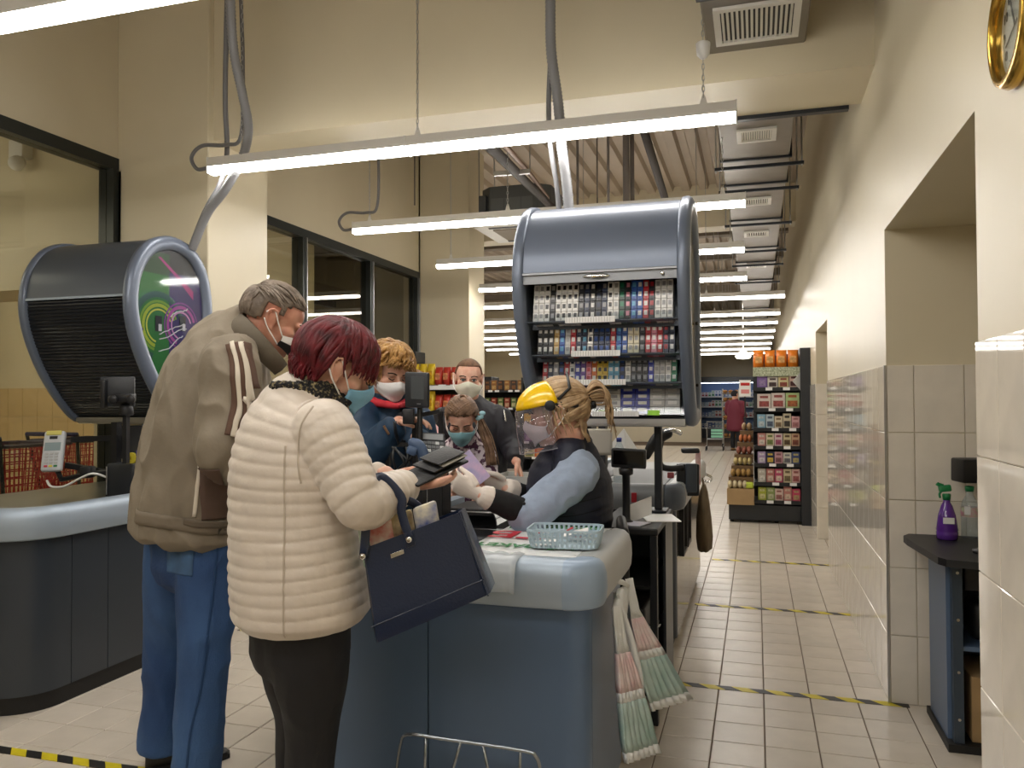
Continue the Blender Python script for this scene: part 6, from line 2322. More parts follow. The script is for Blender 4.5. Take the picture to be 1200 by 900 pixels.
# ------------------------------------------------------------------ woman with dark red hair and cream quilted jacket
F = horiz(50)
Rv = F.cross(Z)
hipc = P(352, 735, 2.12)
w1 = person('person with short dark red hair in a cream quilted jacket holding an open wallet', hipc)
sp = [hipc, P(347, 640, 2.12), P(345, 545, 2.12), P(350, 500, 2.12), P(362, 470, 2.12)]
h = Frame(P(394, 430, 2.13), CR * .80 - CU * .42 + CF * .38, CU * .9 + CR * .35)
h.s = .95
legR0, legL0 = hipc + Rv * .085, hipc - Rv * .085
gnd = Vector((hipc.x - .03, hipc.y, 0))
J = dict(R=Rv, spine=sp, jspine=[P(353, 716, 2.12), P(350, 680, 2.12), P(346, 635, 2.12), P(343, 590, 2.12), P(343, 545, 2.12), P(347, 505, 2.12), P(354, 478, 2.12), P(364, 458, 2.12)],
         armR=arm(P(380, 506, 1.99), P(423, 592, 1.93), P(478, 568, 2.12)), armL=arm(P(330, 500, 2.28), P(388, 590, 2.42), P(452, 556, 2.32)),
         legR=arm(legR0, gnd + Rv * .075 + Z * .48 + F * .03, gnd + Rv * .075 + Z * .1), legL=arm(legL0, gnd - Rv * .075 + Z * .48 + F * .05, gnd - Rv * .075 + Z * .1 + F * .04))
hR = dict(W=P(479, 569, 2.12), D=CR * .72 + CU * .0 + CF * .66, N=CR * .1 + CU * .95, T=-CR * .2 + CU * .5 - CF * .8, curl=.4, s=.92)
hL = dict(W=P(452, 556, 2.32), D=CR * .95 - CU * .1 - CF * .1, N=CR * .2 + CU * .95, T=CU * .5 + CF * .8, curl=.5, s=.9)
m_cream = mat('cream_quilt', 'D8CCBE', .48, var=.06, vscale=14, bump=.12, bscale=45, sheen=.2)


def seams(me):
    # side seams and stitching dents where panels meet
    nor = [Vector(v.normal) for v in me.vertices]
    for v, nn in zip(me.vertices, nor):
        q = v.co
        d = noise.noise(q * 28) * .0016 + noise.noise(Vector((q.x * 10, q.y * 10, q.z * 60))) * .0012
        v.co += nn * d


r1 = figure(w1, J, h, m_skin_f, 'f', .0045,
            dict(m=m_cream, tr=[(.232, .172), (.232, .172), (.222, .165), (.212, .158), (.212, .155), (.195, .135), (.16, .105), (.1, .085)], ar=[.07, .08, .071, .06, .056, (.048, .044)], quilt=(.031, .0052), vox=.0036, smooth=0, cuff=.93, post=seams),
            dict(m=mat('black_trousers', '121217', .7, bump=.1, bscale=60), r=[.09, .098, .09, .066, .06, .055], hip=(.165, .125), fold=(.004, 9, (1, 1, .6))), [hR, hL])
# seams drawn as stitched piping down the back and the side
m_seam = mat('cream_seam', 'BCAE9C', .7)
ribbon(r1['jbvh'], [P(343, 520, 2.0), P(344, 620, 2.0), P(345, 735, 2.0)], -CF, .0045, 'seam', m_seam, r1['jacket'], .0005, .001, dist=.3, k=40)
ribbon(r1['jbvh'], [P(368, 476, 1.95), P(356, 500, 1.95), P(352, 535, 1.95), P(356, 565, 1.95)], -CF, .0045, 'seam', m_seam, r1['jacket'], .0005, .001, dist=.35, k=16)
# black tweed scarf collar
sc = MB()
nb_ = P(374, 462, 2.12)
up = (h(0, -.03, -.08) - nb_).normalized()
limb(sc, [P(352, 478, 2.12), P(364, 464, 2.12), P(378, 452, 2.12)], [(.098, .092), (.084, .078), (.076, .07)], Rv, 30, 6, caps=(.1, .1))
for i in range(26):
    a = 2 * math.pi * i / 26
    c = P(365, 462, 2.12) + Rv * (.082 * math.cos(a)) + F * (.078 * math.sin(a))
    limb(sc, [c - up * .03, c + up * .03], [.014, .012], F, 7, 2)


def tweed(name):
    m = mat(name, '141418', .85, var=.9, col2='9A8C66', vscale=110, bump=.6, bscale=90)
    for nd in m.node_tree.nodes:
        if nd.type == 'MAP_RANGE':
            nd.inputs[1].default_value = .52
            nd.inputs[2].default_value = .68
    return m


fuse(sc, 'scarf', tweed('tweed_black_gold'), w1, .005, 1, (.004, 60, (1, 1, 1)))
# trousers end on the floor: shoes
for s in (1, -1):
    a = gnd + Rv * .075 * s + (F * .04 if s < 0 else Vector((0, 0, 0)))
    shoe(w1, Vector((a.x, a.y, 0)) - F * .06, Vector((a.x, a.y, 0)) + F * .18, m_black)
# hair
m_red = hair_mat('dark_red_hair', '741722', '320811')
rnd = random.Random(3)
hb = MB()


def keep_red(d):
    if d.y > .3 and d.z < .42 - .1 * abs(d.x):
        return False
    if d.z < -.25 and d.y > -.45:
        return False
    if abs(d.x) > .75 and d.z < .1 and d.y > -.15:
        return False
    return d.z > -.75


scalp(hb, h, keep_red, 1.06)
for i in range(230):
    a = Vector((rnd.uniform(-.25, .25), rnd.uniform(-.45, .35), 1))
    ang = rnd.uniform(0, 2 * math.pi)
    x, y = math.sin(ang), math.cos(ang)
    if y > .55:
        z = rnd.uniform(.15, .4)
        b_ = Vector((x, y, z))
        ext = [h.d(0, .008, -.02), h.d(0, .008, -.035)]
    elif y > -.25:
        z = rnd.uniform(-.05, .2) if abs(y) < .3 else rnd.uniform(-.2, .05)
        if rnd.random() < .15:
            z = -.35 if y > .1 else z
        b_ = Vector((x, y, z))
        ext = None
    else:
        b_ = Vector((x * .75, y, rnd.uniform(-.75, -.3)))
        ext = [h.d(0, -.002, -.018), h.d(0, .006, -.034)]
    lock(hb, h, a, b_, 1.06, 1.09, ext, rnd.uniform(.007, .011), 6, .05, .002, rnd)
hb.build('hair', m_red, w1, True)
eyes(r1['body'], h, mat('brow_brown', '3A2620', .8), closed=True)
mask(w1, h, mat('mask_blue', '7FB4D2', .75, bump=.2, bscale=40), m_strap_w)

# ---- wallet held open, in her hands
wa = thing('wallet', 'black leather wallet held open in two hands', 'wallet', tuple(P(505, 548, 2.22)))
m_leather_b = mat('black_leather', '101113', .55, bump=.15, bscale=150)
A, B_ = P(476, 565, 2.08), P(536, 536, 2.24)
ax = (B_ - A).normalized()
nx = Vector((0, 0, 1)) * .9 - CF * .35
nx = (nx - ax * nx.dot(ax)).normalized()
tx = ax.cross(nx)
c = A.lerp(B_, .5)
MB().robox(c, ax, tx, nx, (B_ - A).length / 2, .042, .004, .004).build('cover', m_leather_b, wa, 'auto')
MB().robox(c + nx * .012 + ax * .03 - tx * .004, ax, tx, nx + tx * .12, .065, .04, .003, .003).build('inner_flap', m_leather_b, wa, 'auto')
MB().robox(c + nx * .025 + ax * .045 - tx * .004, ax, tx, nx + tx * .25, .055, .036, .002, .002).build('inner_flap', m_leather_b, wa, 'auto')
MB().robox(c + nx * .018 + ax * .05, ax, tx, nx + tx * .18, .05, .04, .0012, .001).build('bank_note', mat('note_grey', '8E8A80', .7), wa)

# ---- handbag on her forearm
hb_ = thing('handbag', 'navy leather handbag hanging from the forearm of cream jacket', 'handbag', tuple(P(512, 735, 2.0)))
m_navy_l = mat('navy_leather', '182641', .3, bump=.12, bscale=160, coat=.15)
bd = 1.98
TL, TR, BR, BL = P(429, 640, bd), P(543, 597, bd + .03), P(578, 690, bd + .03), P(447, 747, bd)
dep = (CF + CR * .1).normalized()
bx = (BR - BL).normalized()
nrm = -dep


def bagpt(s, t, w_):
    """s across 0..1, t up 0..1, w_ through 0..1"""
    p = BL.lerp(BR, s).lerp(TL.lerp(TR, s), t)
    return p


rings = []
for t, half, ins in ((0.0, .045, .012), (.015, .062, .0), (.12, .066, 0), (.3, .06, 0), (.6, .05, 0), (.88, .042, .0), (1.0, .04, .0)):
    ring = []
    W_ = (BR - BL).length
    for (s, q) in ((.0, -.75), (.03, -1), (.25, -1.04), (.5, -1.06), (.75, -1.04), (.97, -1), (1, -.75), (1.0, 0), (1, .75), (.97, 1), (.5, 1.05), (.03, 1), (0, .75), (.0, 0)):
        fold_ = .0
        if s in (0., 1.) and abs(q) < .1 and t > .5:
            fold_ = (.03 * (t - .5) * 2) * (1 if s == 0. else -1)
        s2 = s + fold_ + (ins if s < .5 else -ins)
        ring.append(bagpt(s2, t, 0) + dep * (half * q))
    rings.append(ring)
n = 14
inner = [[p.lerp(sum(r, Vector((0, 0, 0))) / n, .05) for p in r] for r in rings[1:]]
bb = MB()
bb.loft(rings + inner[::-1], cap=False)
bb.f.append(tuple(reversed(range(14))))
bb.f.append(tuple(len(bb.v) - 14 + i for i in range(14)))
bb.build('bag_body', m_navy_l, hb_, 'auto')
# base band seam, gusset piping
MB().tube([bagpt(s, .2 + .0 * s, 0) - dep * .0655 for s in (.0, .25, .5, .75, 1.0)], .0016, 5).build('seam', m_navy_l, hb_)
MB().tube(smoothpath([bagpt(.985, t, 0) - dep * (.064 - .02 * t) for t in (.0, .3, .6, 1)], 3), .002, 5).build('piping', m_navy_l, hb_)
plc = bagpt(.33, .82, 0) - dep * .049
MB().robox(plc, TR - TL, BL - TL, dep, .017, .0055, .002, .001).build('name_plate', m_chrome, hb_)
wrist = P(455, 572, 2.03)
for q, (s0, s1) in ((-1, (.02, .47)), (1, (.1, .62))):
    a, b2 = bagpt(s0, .93, 0) + dep * (.046 * q), bagpt(s1, .92, 0) + dep * (.046 * q)
    topp = P(450 + 4 * q, 562, 2.0 + .035 * q)
    pts = smoothpath([a, a.lerp(topp, .55) + CU * .02 - CR * .012, P(437, 575, 1.985 + .035 * q), topp + CU * .008, P(470, 582, 1.995 + .035 * q), b2.lerp(topp, .45) + CR * .012, b2], 5)
    rings = []
    for i, p in enumerate(pts):
        t = (pts[min(i + 1, len(pts) - 1)] - pts[max(i - 1, 0)]).normalized()
        sd = dep - t * dep.dot(t)
        sd.normalize()
        u_ = t.cross(sd)
        rings.append([p + sd * (.0055 * math.cos(w2)) + u_ * (.0115 * math.sin(w2)) for w2 in [2 * math.pi * k / 10 for k in range(10)]])
    MB().loft(rings).build('handle', m_navy_l, hb_, True)
    for e_ in (a, b2):
        MB().lathe([(.008, 0), (.009, .003), (.004, .006)], e_ - dep * .009, 10, -dep).build('rivet', m_chrome, hb_, True)
    MB().robox(b2 - CU * .0, TR - TL, BL - TL, dep, .012, .018, .003, .002).build('handle_tab', m_navy_l, hb_)
# groceries poking out of the bag
gcols = [('red and white snack packet', 'C8382C', 'E8E2D6', .16, 'D'), ('cream and brown biscuit packet', 'E3D2A4', '5A3A2A', .36, ''), ('blue and yellow packet', 'E9E1C6', '2A4C9A', .62, ''), ('green and white packet', 'E8E8E0', '3A8A3A', .05, '')]
for i, (nm, c1, c2, s, _) in enumerate(gcols):
    c = bagpt(s, .97, 0) + dep * (.012 * (i % 2)) + CU * .005
    o = solo('grocery_packet', MB().robox(c, TR - TL, TL - BL, dep, .03, .05, .012, .008), mat('packet_%d' % i, c1, .35, var=1, col2=c2, vscale=28), nm + ' sticking out of the navy handbag', 'packet', tuple(c), 'groceries in the handbag', 'auto')

# ------------------------------------------------------------------ man in the khaki jacket and jeans
F = horiz(48)
Rv = F.cross(Z)
hipc = P(230, 640, 2.78)
m1 = person('grey haired person in khaki jacket and blue jeans wearing a black and white mask', hipc)
sp = [hipc, P(236, 560, 2.75), P(252, 480, 2.72), P(268, 425, 2.70), P(290, 395, 2.68)]
h = Frame(P(321, 374, 2.68), CR * .78 - CU * .40 + CF * .30, CU * .92 + CR * .3)
g0 = P(222, 640, 2.6)
kR, aR = P(240, 760, 2.62), P(228, 905, 2.62)
kL, aL = P(197, 750, 2.95), P(188, 880, 2.97)
J = dict(R=Rv, spine=sp, jspine=[P(226, 622, 2.76), P(229, 590, 2.76), P(235, 545, 2.75), P(243, 500, 2.73), P(252, 460, 2.72), P(264, 425, 2.71), P(280, 400, 2.70), P(296, 384, 2.69)],
         armR=arm(P(272, 428, 2.52), P(262, 532, 2.46), P(335, 548, 2.6)), armL=arm(P(262, 425, 2.9), P(290, 525, 3.0), P(360, 540, 2.8)),
         legR=arm(P(247, 650, 2.68), kR, Vector((aR.x, aR.y, .1))), legL=arm(P(208, 650, 2.86), kL, Vector((aL.x, aL.y, .1))))
m_khaki = mat('khaki_jacket', '8A7F6E', .75, var=.1, vscale=8, bump=.12, bscale=70)


def collar(j):
    limb(j, [P(284, 404, 2.7), P(296, 388, 2.69), P(308, 376, 2.685)], [(.11, .1), (.092, .09), (.086, .088)], Rv, 26, 5, caps=(.1, .1))


r2 = figure(m1, J, h, m_skin_m, 'm', .005,
            dict(m=m_khaki, tr=[(.245, .195), (.248, .2), (.245, .195), (.24, .188), (.236, .178), (.215, .155), (.165, .12), (.1, .095)], ar=[.085, .092, .084, .078, .068, .055], vox=.006, smooth=3, fold=(.013, 8.5, (1, 1, .6))),
            dict(m=None, r=[.105, .11, .098, .082, .078, .08], hip=(.185, .145), vox=.007, fold=(.006, 8, (1, 1, .7))),
            [dict(W=P(335, 548, 2.6), D=CR, N=CU, T=-CF, curl=.6), dict(W=P(360, 540, 2.8), D=CR, N=CU, T=CF, curl=.6)], .06)


def jeans_mat():
    m = mat('blue_jeans', '1F3B68', .85, var=.85, col2='45699A', vscale=3.2, bump=.3, bscale=220, stretch=(1, 1, .55))
    return m


r2['trousers'].data.materials.clear()
r2['trousers'].data.materials.append(jeans_mat())
cl = MB()
n_ = (CU * .72 + CR * .66 + CF * .2).normalized()
a1 = (F - n_ * F.dot(n_)).normalized()
b1 = n_.cross(a1)
cb_, ct_ = P(292, 412, 2.69), P(302, 401, 2.685)
rr_ = []
for k in range(33):
    a = math.radians(-140 + 280 * k / 32)
    hf = .55 + .45 * math.cos(a * .75)
    dr = -a1 * math.cos(a) + b1 * math.sin(a)
    fl = .012 + .022 * max(0, abs(a) - 1.6)
    p0, p1 = cb_ + dr * .122, ct_ + dr * .098 + n_ * (.034 * hf - .004) + dr * fl
    rr_.append([p0, p0.lerp(p1, .5) + dr * .004, p1, p1 - dr * .006 + n_ * .003, p1 - dr * .012, p0.lerp(p1, .5) - dr * .008, p0 - dr * .012])
cl.loft(rr_)
cl.build('collar', mat('khaki_collar', '62594B', .8, bump=.15, bscale=60), r2['jacket'], True)
m_brown = mat('brown_stripe', '5F4638', .8)
m_cst = mat('cream_stripe', 'D9CFBE', .75)
for du, m_, wd, lf in ((0, m_brown, .062, .003), (-4.5, m_cst, .012, .006), (4.5, m_cst, .012, .006)):
    ribbon(r2['jbvh'], [P(275 + du, 400, 2.45), P(280 + du, 425, 2.42), P(281 + du, 470, 2.4), P(277 + du, 512, 2.4)], -CF * .9 + CU * .25, wd, 'sleeve_stripe', m_, r2['jacket'], lf, .0015, dist=.35, k=10)
# brown side panel with piping, hem band with buckle strap
ribbon(r2['jbvh'], [P(251, 545, 2.5), P(251, 580, 2.5), P(251, 612, 2.5)], -CF, .105, 'side_panel', mat('brown_panel', '5A463B', .8), r2['jacket'], .004, .002, dist=.35, k=10)
ribbon(r2['jbvh'], [P(232, 535, 2.5), P(229, 570, 2.5), P(224, 607, 2.5)], -CF, .011, 'piping', m_cst, r2['jacket'], .003, .002, dist=.35)
ribbon(r2['jbvh'], [P(160, 604, 2.6), P(190, 613, 2.5), P(225, 619, 2.5), P(255, 625, 2.5), P(277, 627, 2.5)], -CF, .042, 'hem_band', mat('khaki_hem', '7B7060', .8, bump=.2, bscale=40), r2['jacket'], .003, .004, dist=.5)
ribbon(r2['jbvh'], [P(212, 613, 2.5), P(235, 617, 2.5), P(262, 622, 2.5)], -CF, .02, 'hem_strap', mat('khaki_strap', '675C4D', .8), r2['jacket'], .008, .003, dist=.5)
bk = P(253, 620, 2.5)
hit = r2['jbvh'].ray_cast(bk, CF)[0]
if hit:
    bkb = MB()
    c = hit - CF * .014
    for (x0, x1, y0, y1) in ((-.014, .014, .012, .016), (-.014, .014, -.016, -.012), (-.014, -.01, -.012, .012), (.01, .014, -.012, .012)):
        bkb.obox(c + CR * ((x0 + x1) / 2) + CU * ((y0 + y1) / 2), CR, CU, CF, (x1 - x0) / 2, (y1 - y0) / 2, .002)
    bkb.build('buckle', mat('khaki_strap', '675C4D'), r2['jacket'])
# jeans pocket and side seam
m_stitch = mat('jeans_pocket', '47688F', .85, var=.3, vscale=20)
ribbon(r2['tbvh'], [P(212, 642, 2.6), P(212, 658, 2.6), P(212, 672, 2.6)], -CF, .105, 'back_pocket', m_stitch, r2['trousers'], .001, .002, dist=.5)
ribbon(r2['tbvh'], [P(256, 640, 2.6), P(253, 700, 2.6), P(246, 780, 2.6), P(232, 850, 2.6), P(228, 890, 2.6)], -CF, .006, 'side_seam', mat('jeans_seam', '20406A', .85), r2['trousers'], .001, .002, dist=.5)
fd = (CR * .9 + CF * .35)
fd.z = 0
fd.normalize()
m_shoe = mat('black_shoe', '1A1918', .5)
shoe(m1, Vector((aL.x, aL.y, 0)) - fd * .05, Vector((aL.x, aL.y, 0)) + fd * .24, m_shoe)
shoe(m1, Vector((aR.x, aR.y, 0)) - fd * .06, Vector((aR.x, aR.y, 0)) + fd * .22, m_shoe)
hb = MB()


def keep_m1(d):
    if d.y > .35 and d.z < .5:
        return False
    if abs(d.x) > .55 and d.z < .0 and d.y > -.35:
        return False
    if abs(d.x) > .7 and d.z < .25 and -.35 < d.y < .15:
        return False
    return d.z > -.5 - .1 * d.y


scalp(hb, h, keep_m1, 1.0)
rnd = random.Random(9)
for i in range(420):
    ph = rnd.uniform(-1.25, 1.25)
    st = rnd.uniform(-1.0, .9)
    a = Vector((math.sin(ph) * .8, -st, .25 + .9 * math.cos(ph) * (1 - .35 * abs(st))))
    b_ = a + Vector((rnd.uniform(-.15, .15) + .25 * math.sin(ph), .55, -.12 - .2 * abs(ph)))
    if not keep_m1(b_.normalized()) or not keep_m1(a.normalized()):
        continue
    lock(hb, h, a, b_, 1.0, 1.035, None, rnd.uniform(.003, .005), 5, .015, .001, rnd, seg=4)
for i in range(160):
    x = rnd.uniform(-1, 1)
    a = Vector((x, -1, rnd.uniform(-.1, .7)))
    lock(hb, h, a, Vector((x, -.9, a.z - .5)), 1.0, 1.02, None, rnd.uniform(.003, .005), 5, .015, .001, rnd, seg=4)
hb.build('hair', hair_mat('grey_brown_hair', '8C7E70', '564A3E'), m1, True)
eyes(r2['body'], h, mat('brow_grey', '6A5A4C', .8), closed=True)
mo, mt = mask(m1, h, mat('mask_black', '121215', .8, bump=.1, bscale=60), m_strap_w, bottom=-.1)
for i0, i1, j0, j1 in ((17, 20, 0, 6),):
    rows = [[mt[i][j] + (mt[i][j] - h(0, .02, -.06)).normalized() * .0015 for j in range(j0, j1 + 1)] for i in range(i0, i1 + 1)]
    b = MB()
    for i in range(len(rows) - 1):
        for j in range(len(rows[0]) - 1):
            b.add([rows[i][j], rows[i + 1][j], rows[i + 1][j + 1], rows[i][j + 1]], [(0, 1, 2, 3)])
    b.build('mask_patch', m_strap_w, mo)
vc = mt[14][6]
vn = (vc - h(0, .03, -.05)).normalized()
MB().lathe([(.017, 0), (.017, .003), (.009, .006)], vc, 16, vn).build('mask_valve', m_strap_w, mo, True)

# ------------------------------------------------------------------ cashier
F = (-CR * .96 + CF * .1)
F.z = 0
F.normalize()
Rv = F.cross(Z)
hipc = P(672, 652, 3.12)
c1 = person('seated cashier in navy padded vest with yellow visor and clear face shield', hipc)
sp = [hipc, P(672, 610, 3.11), P(670, 565, 3.1), P(668, 540, 3.09), P(668, 516, 3.08)]
h = Frame(P(652, 484, 3.02), -CR * .94 - CU * .22 + CF * .08, CU * .97 - CR * .2)
h.s = 1.02
kn = hipc + F * .22
J = dict(R=Rv, spine=sp, jspine=[P(668, 640, 3.12), P(668, 610, 3.12), P(667, 580, 3.11), P(667, 556, 3.1), P(668, 535, 3.09), P(669, 518, 3.08)],
         armL=arm(P(676, 556, 2.93), P(620, 603, 2.86), P(566, 581, 2.80)), armR=arm(P(655, 548, 3.26), P(642, 594, 3.24), P(594, 572, 3.05)),
         legL=arm(hipc - Rv * .09, kn - Rv * .1 - Z * .06, kn - Rv * .1 - Z * .45 - F * .05), legR=arm(hipc + Rv * .09, kn + Rv * .1 - Z * .06, kn + Rv * .1 - Z * .45 - F * .05))
hL = dict(W=P(562, 580, 2.80), D=-CR * .8 + CU * .4 + CF * .15, N=CR * .1 + CU * .3 + CF * .9, T=CU * .8 + CR * .4, curl=.7, s=.9, thumb=(.85, .4, .35))
hR = dict(W=P(594, 571, 3.05), D=-CR * .9 + CU * .35, N=-CR * .2 - CU * .3 - CF * .9, T=CU * .9 + CR * .3, curl=.75, s=.9, thumb=(.85, .4, .35))
m_vest = mat('navy_vest', '161C30', .6, var=.1, vscale=12, bump=.1, bscale=60)


def vestx(j):
    for s in (1, -1):
        limb(j, [P(668, 512, 3.08), P(668, 530, 3.08) + Rv * .1 * s, P(670, 556, 3.08) + Rv * .15 * s], [.055, .06, .06], F, 18, 5)
    limb(j, [P(667, 527, 3.08), P(664, 515, 3.07), P(661, 508, 3.06)], [(.095, .095), (.084, .09), (.078, .084)], Rv, 24, 4, caps=(.1, .1))


r3 = figure(c1, J, h, m_skin_f, 'f', .0045,
            dict(m=m_vest, name='vest', tr=[(.19, .155), (.195, .165), (.2, .168), (.19, .158), (.145, .12), (.085, .085)], ar=[], sleeveless=True, vox=.006, smooth=3, fold=(.004, 7, (.6, .6, 3)), extra=vestx),
            dict(m=mat('cashier_trousers', '16171C', .8), r=[.09, .095, .085, .07, .062, .055], hip=(.17, .14), vox=.009), [hL, hR])
# shirt sleeves and black under-sleeves, gloves
m_shirt = mat('grey_blue_shirt', '97A6BC', .8, var=.1, vscale=40, bump=.15, bscale=80)
m_under = mat('black_undersleeve', '121215', .85)
m_glove = mat('pale_glove', 'DDD2C8', .55, bump=.1, bscale=60)
for sd in 'LR':
    a = J['arm' + sd]
    t = MB()
    lat = -Rv if sd == 'L' else Rv
    elb = a[1]
    fw = elb.lerp(a[2], .26)
    limb(t, [a[0] + CU * .025 - lat * .05, a[0] + lat * .01, a[0].lerp(elb, .5) + Z * -.004, elb, fw], [.07, .076, .07, .066, .055], Rv, 24, 6, caps=(.7, .2), step=.015)
    fuse(t, 'shirt_sleeve', m_shirt, c1, .006, 3, (.007, 11, (1, 1, 1)))
    t = MB()
    limb(t, [elb, elb.lerp(a[2], .5), a[2]], [.05, .046, .036], Rv, 18, 6, caps=(.3, .2), step=.015)
    fuse(t, 'under_sleeve', m_under, c1, .005, 2, (.0012, 20, (1, 1, 1)))
    t = MB()
    hd = dict(hL if sd == 'L' else hR)
    hd['s'] = hd['s'] * 1.09
    hand_shapes(t, **hd)
    limb(t, [a[2], a[2].lerp(elb, .14)], [.038, .044], Rv, 14, 3, caps=(.5, .1))
    fuse(t, 'glove', m_glove, c1, .0035, 1)
bt = P(612, 585, 2.78)
MB().lathe([(.006, 0), (.006, .003), (.003, .004)], P(614, 590, 2.80), 10, -CF).build('button', m_black, c1, True)
# shirt collar hint and vest emblem
em = P(622, 556, 2.96)
hit = r3['jbvh'].ray_cast(P(624, 556, 2.5), CF)
if hit[0] is not None:
    MB().lathe([(.014, 0), (.014, .002), (.001, .0025)], hit[0], 12, hit[1] if hit[1].dot(CF) < 0 else -hit[1]).build('emblem', mat('pink_emblem', 'B88A88', .6), r3['jacket'])
# quilt lines of the vest
for v0 in (556, 578, 600, 616):
    ribbon(r3['jbvh'], [P(650, v0 + 4, 2.7), P(680, v0, 2.7), P(716, v0 - 6, 2.7)], -CF, .004, 'quilt_line', mat('vest_line', '0B0E1A', .8), r3['jacket'], .0005, .001, dist=.6, k=8)
# hair, tied back
m_blond = hair_mat('dark_blond_hair', 'C6A982', '8A6E50')
hb = MB()


def keep_c(d):
    if d.y > .35 and d.z < .5:
        return False
    if d.z < -.1 and d.y > -.2:
        return False
    if abs(d.x) > .7 and d.z < .12 and d.y > -.25:
        return False
    return d.z > -.6


scalp(hb, h, keep_c, 1.02)
rnd = random.Random(5)
tie = Vector((0, -1, .12))
for i in range(210):
    ang = rnd.uniform(-math.pi, math.pi)
    x, z = math.sin(ang), math.cos(ang)
    if z < -.2 and rnd.random() < .6:
        a = Vector((x, -.5, -.6))
    else:
        a = Vector((x * .95, rnd.uniform(.1, .55), z * .9 + .1))
        if a.z < .25 and a.y > .2:
            a.y = .05
    lock(hb, h, a, tie, 1.02, 1.12, None, rnd.uniform(.006, .009), 6, .035, .001, rnd, seg=6)
# loose strands by the face and neck
for i in range(40):
    x = rnd.choice((-1, 1))
    a = Vector((x * .55, .45, .75))
    lock(hb, h, a, Vector((x * 1.0, rnd.uniform(-.25, .55), rnd.uniform(-.1, .15))), 1.03, 1.09, [h.d(0, 0, -.03), h.d(0, -.005, -.06), h.d(0, -.012, rnd.uniform(-.12, -.08))], rnd.uniform(.003, .006), 5, .03, .002, rnd, seg=5)
for i in range(70):
    x = rnd.uniform(-.8, .8)
    lock(hb, h, Vector((x, -.75, .2)), Vector((x * .9, -.8, -.75)), 1.03, 1.05, [h.d(0, .0, -.02), h.d(0, .004, -.05), h.d(x * .01, -.004, rnd.uniform(-.09, -.06))], rnd.uniform(.005, .008), 5, .02, .002, rnd, seg=5)
tp = E(h, tie, 1.1)
for i in range(90):
    sx, sz = rnd.gauss(0, .016), rnd.gauss(0, .014)
    up_ = rnd.uniform(.0, .03)
    pts = smoothpath([tp + h.d(sx * .4, .01, sz * .4), tp + h.d(sx, -.03, up_ + sz), tp + h.d(sx * 1.4, -.06, up_ * .6 + sz - .005), tp + h.d(sx * 1.5, -.07 + rnd.uniform(-.01, .01), -.04 + sz), tp + h.d(sx * 1.3, -.06 + rnd.uniform(-.015, .015), -.09 + sz * 2)], 3)
    hb.tube(pts, [.006 * (1 - .75 * q / len(pts)) for q in range(len(pts))], 5)
hb.build('hair', m_blond, c1, True)
MB().lathe([(.022, -.012), (.026, 0), (.022, .012)], tp + h.d(0, .004, 0), 14, h.d(0, 1, 0)).build('hair_tie', m_black, c1, True)
eyes(r3['body'], h, mat('brow_brown', '3A2620', .8), closed=True)
mask(c1, h, mat('mask_white_cloth', 'DDD6D4', .8, bump=.2, bscale=40), m_strap_w)
# face shield: yellow crown, dark head band with ratchet, clear visor
fs = thing('face_shield', 'yellow crowned face shield with clear visor and black headband worn by cashier', 'face shield', tuple(h(0, .05, .05)))
m_yel = mat('shield_yellow', 'F2C400', .25, coat=.4)
ni, nj = 28, 9
rows, rows2 = [], []
for i in range(ni + 1):
    a = math.radians(-112 + 224 * i / ni)
    r_, r2_ = [], []
    for j in range(nj + 1):
        f = j / nj
        el = math.radians(6 + 74 * f)
        x, y, z = .105 * math.sin(a) * math.cos(el), .02 + (.125 * math.cos(a) if math.cos(a) > 0 else .1 * math.cos(a)) * math.cos(el), .03 + .098 * math.sin(el)
        r_.append(h(x, y, z))
        r2_.append(h(x * .97, .02 + (y - .02) * .97, .03 + (z - .03) * .965))
    rows.append(r_ + r2_[::-1])
MB().loft(rows).build('crown', m_yel, fs, True)
band = []
for i in range(33):
    a = 2 * math.pi * i / 32
    c = h(.09 * math.sin(a), -.006 + .112 * math.cos(a), .035 + .028 * math.cos(a))
    band.append(c)
rr = []
for i in range(32):
    p = band[i]
    o_ = (p - h(0, -.006, .035)).normalized()
    rr.append([p - h.U * .011, p + h.U * .011, p + h.U * .011 + o_ * .004, p - h.U * .011 + o_ * .004])
MB().loft(rr, cap=False, closed=True).build('head_band', m_black, fs)
MB().tube([h(-.092, -.02, .05), h(-.085, -.07, .08), h(0, -.07, .135), h(.085, -.07, .08), h(.092, -.02, .05)], .006, 6).build('top_strap', m_black, fs, True)
MB().robox(h(0, -.122, .0), h.R, h.F, h.U, .03, .012, .016, .006).lathe([(.014, 0), (.016, .014), (.01, .02)], h(0, -.13, .0), 14, h.d(0, -1, 0)).build('ratchet', m_black, fs, 'auto')
for q in (-1, 1):
    MB().lathe([(.019, 0), (.02, .008), (.012, .012)], h(q * .1, .012, .035), 16, h.d(q, 0, 0)).build('pivot', m_black, fs, True)
rows = []
for i in range(ni + 1):
    a = math.radians(-98 + 196 * i / ni)
    cy = math.cos(a)
    rows.append([h(.108 * math.sin(a), .02 + (.128 * cy if cy > 0 else .06 * cy), .038), h(.112 * math.sin(a), .024 + (.135 * cy if cy > 0 else .06 * cy), -.04), h(.112 * math.sin(a), .028 + (.138 * cy if cy > 0 else .06 * cy), -.118)])
b = MB()
b.loft([r + [q + (q - h(0, .02, -.04)).normalized() * .0012 for q in reversed(r)] for r in rows])
b.build('visor', glass_mat('shield_clear', 'F2F0F4', .04, .8, milk=.04), fs, True)
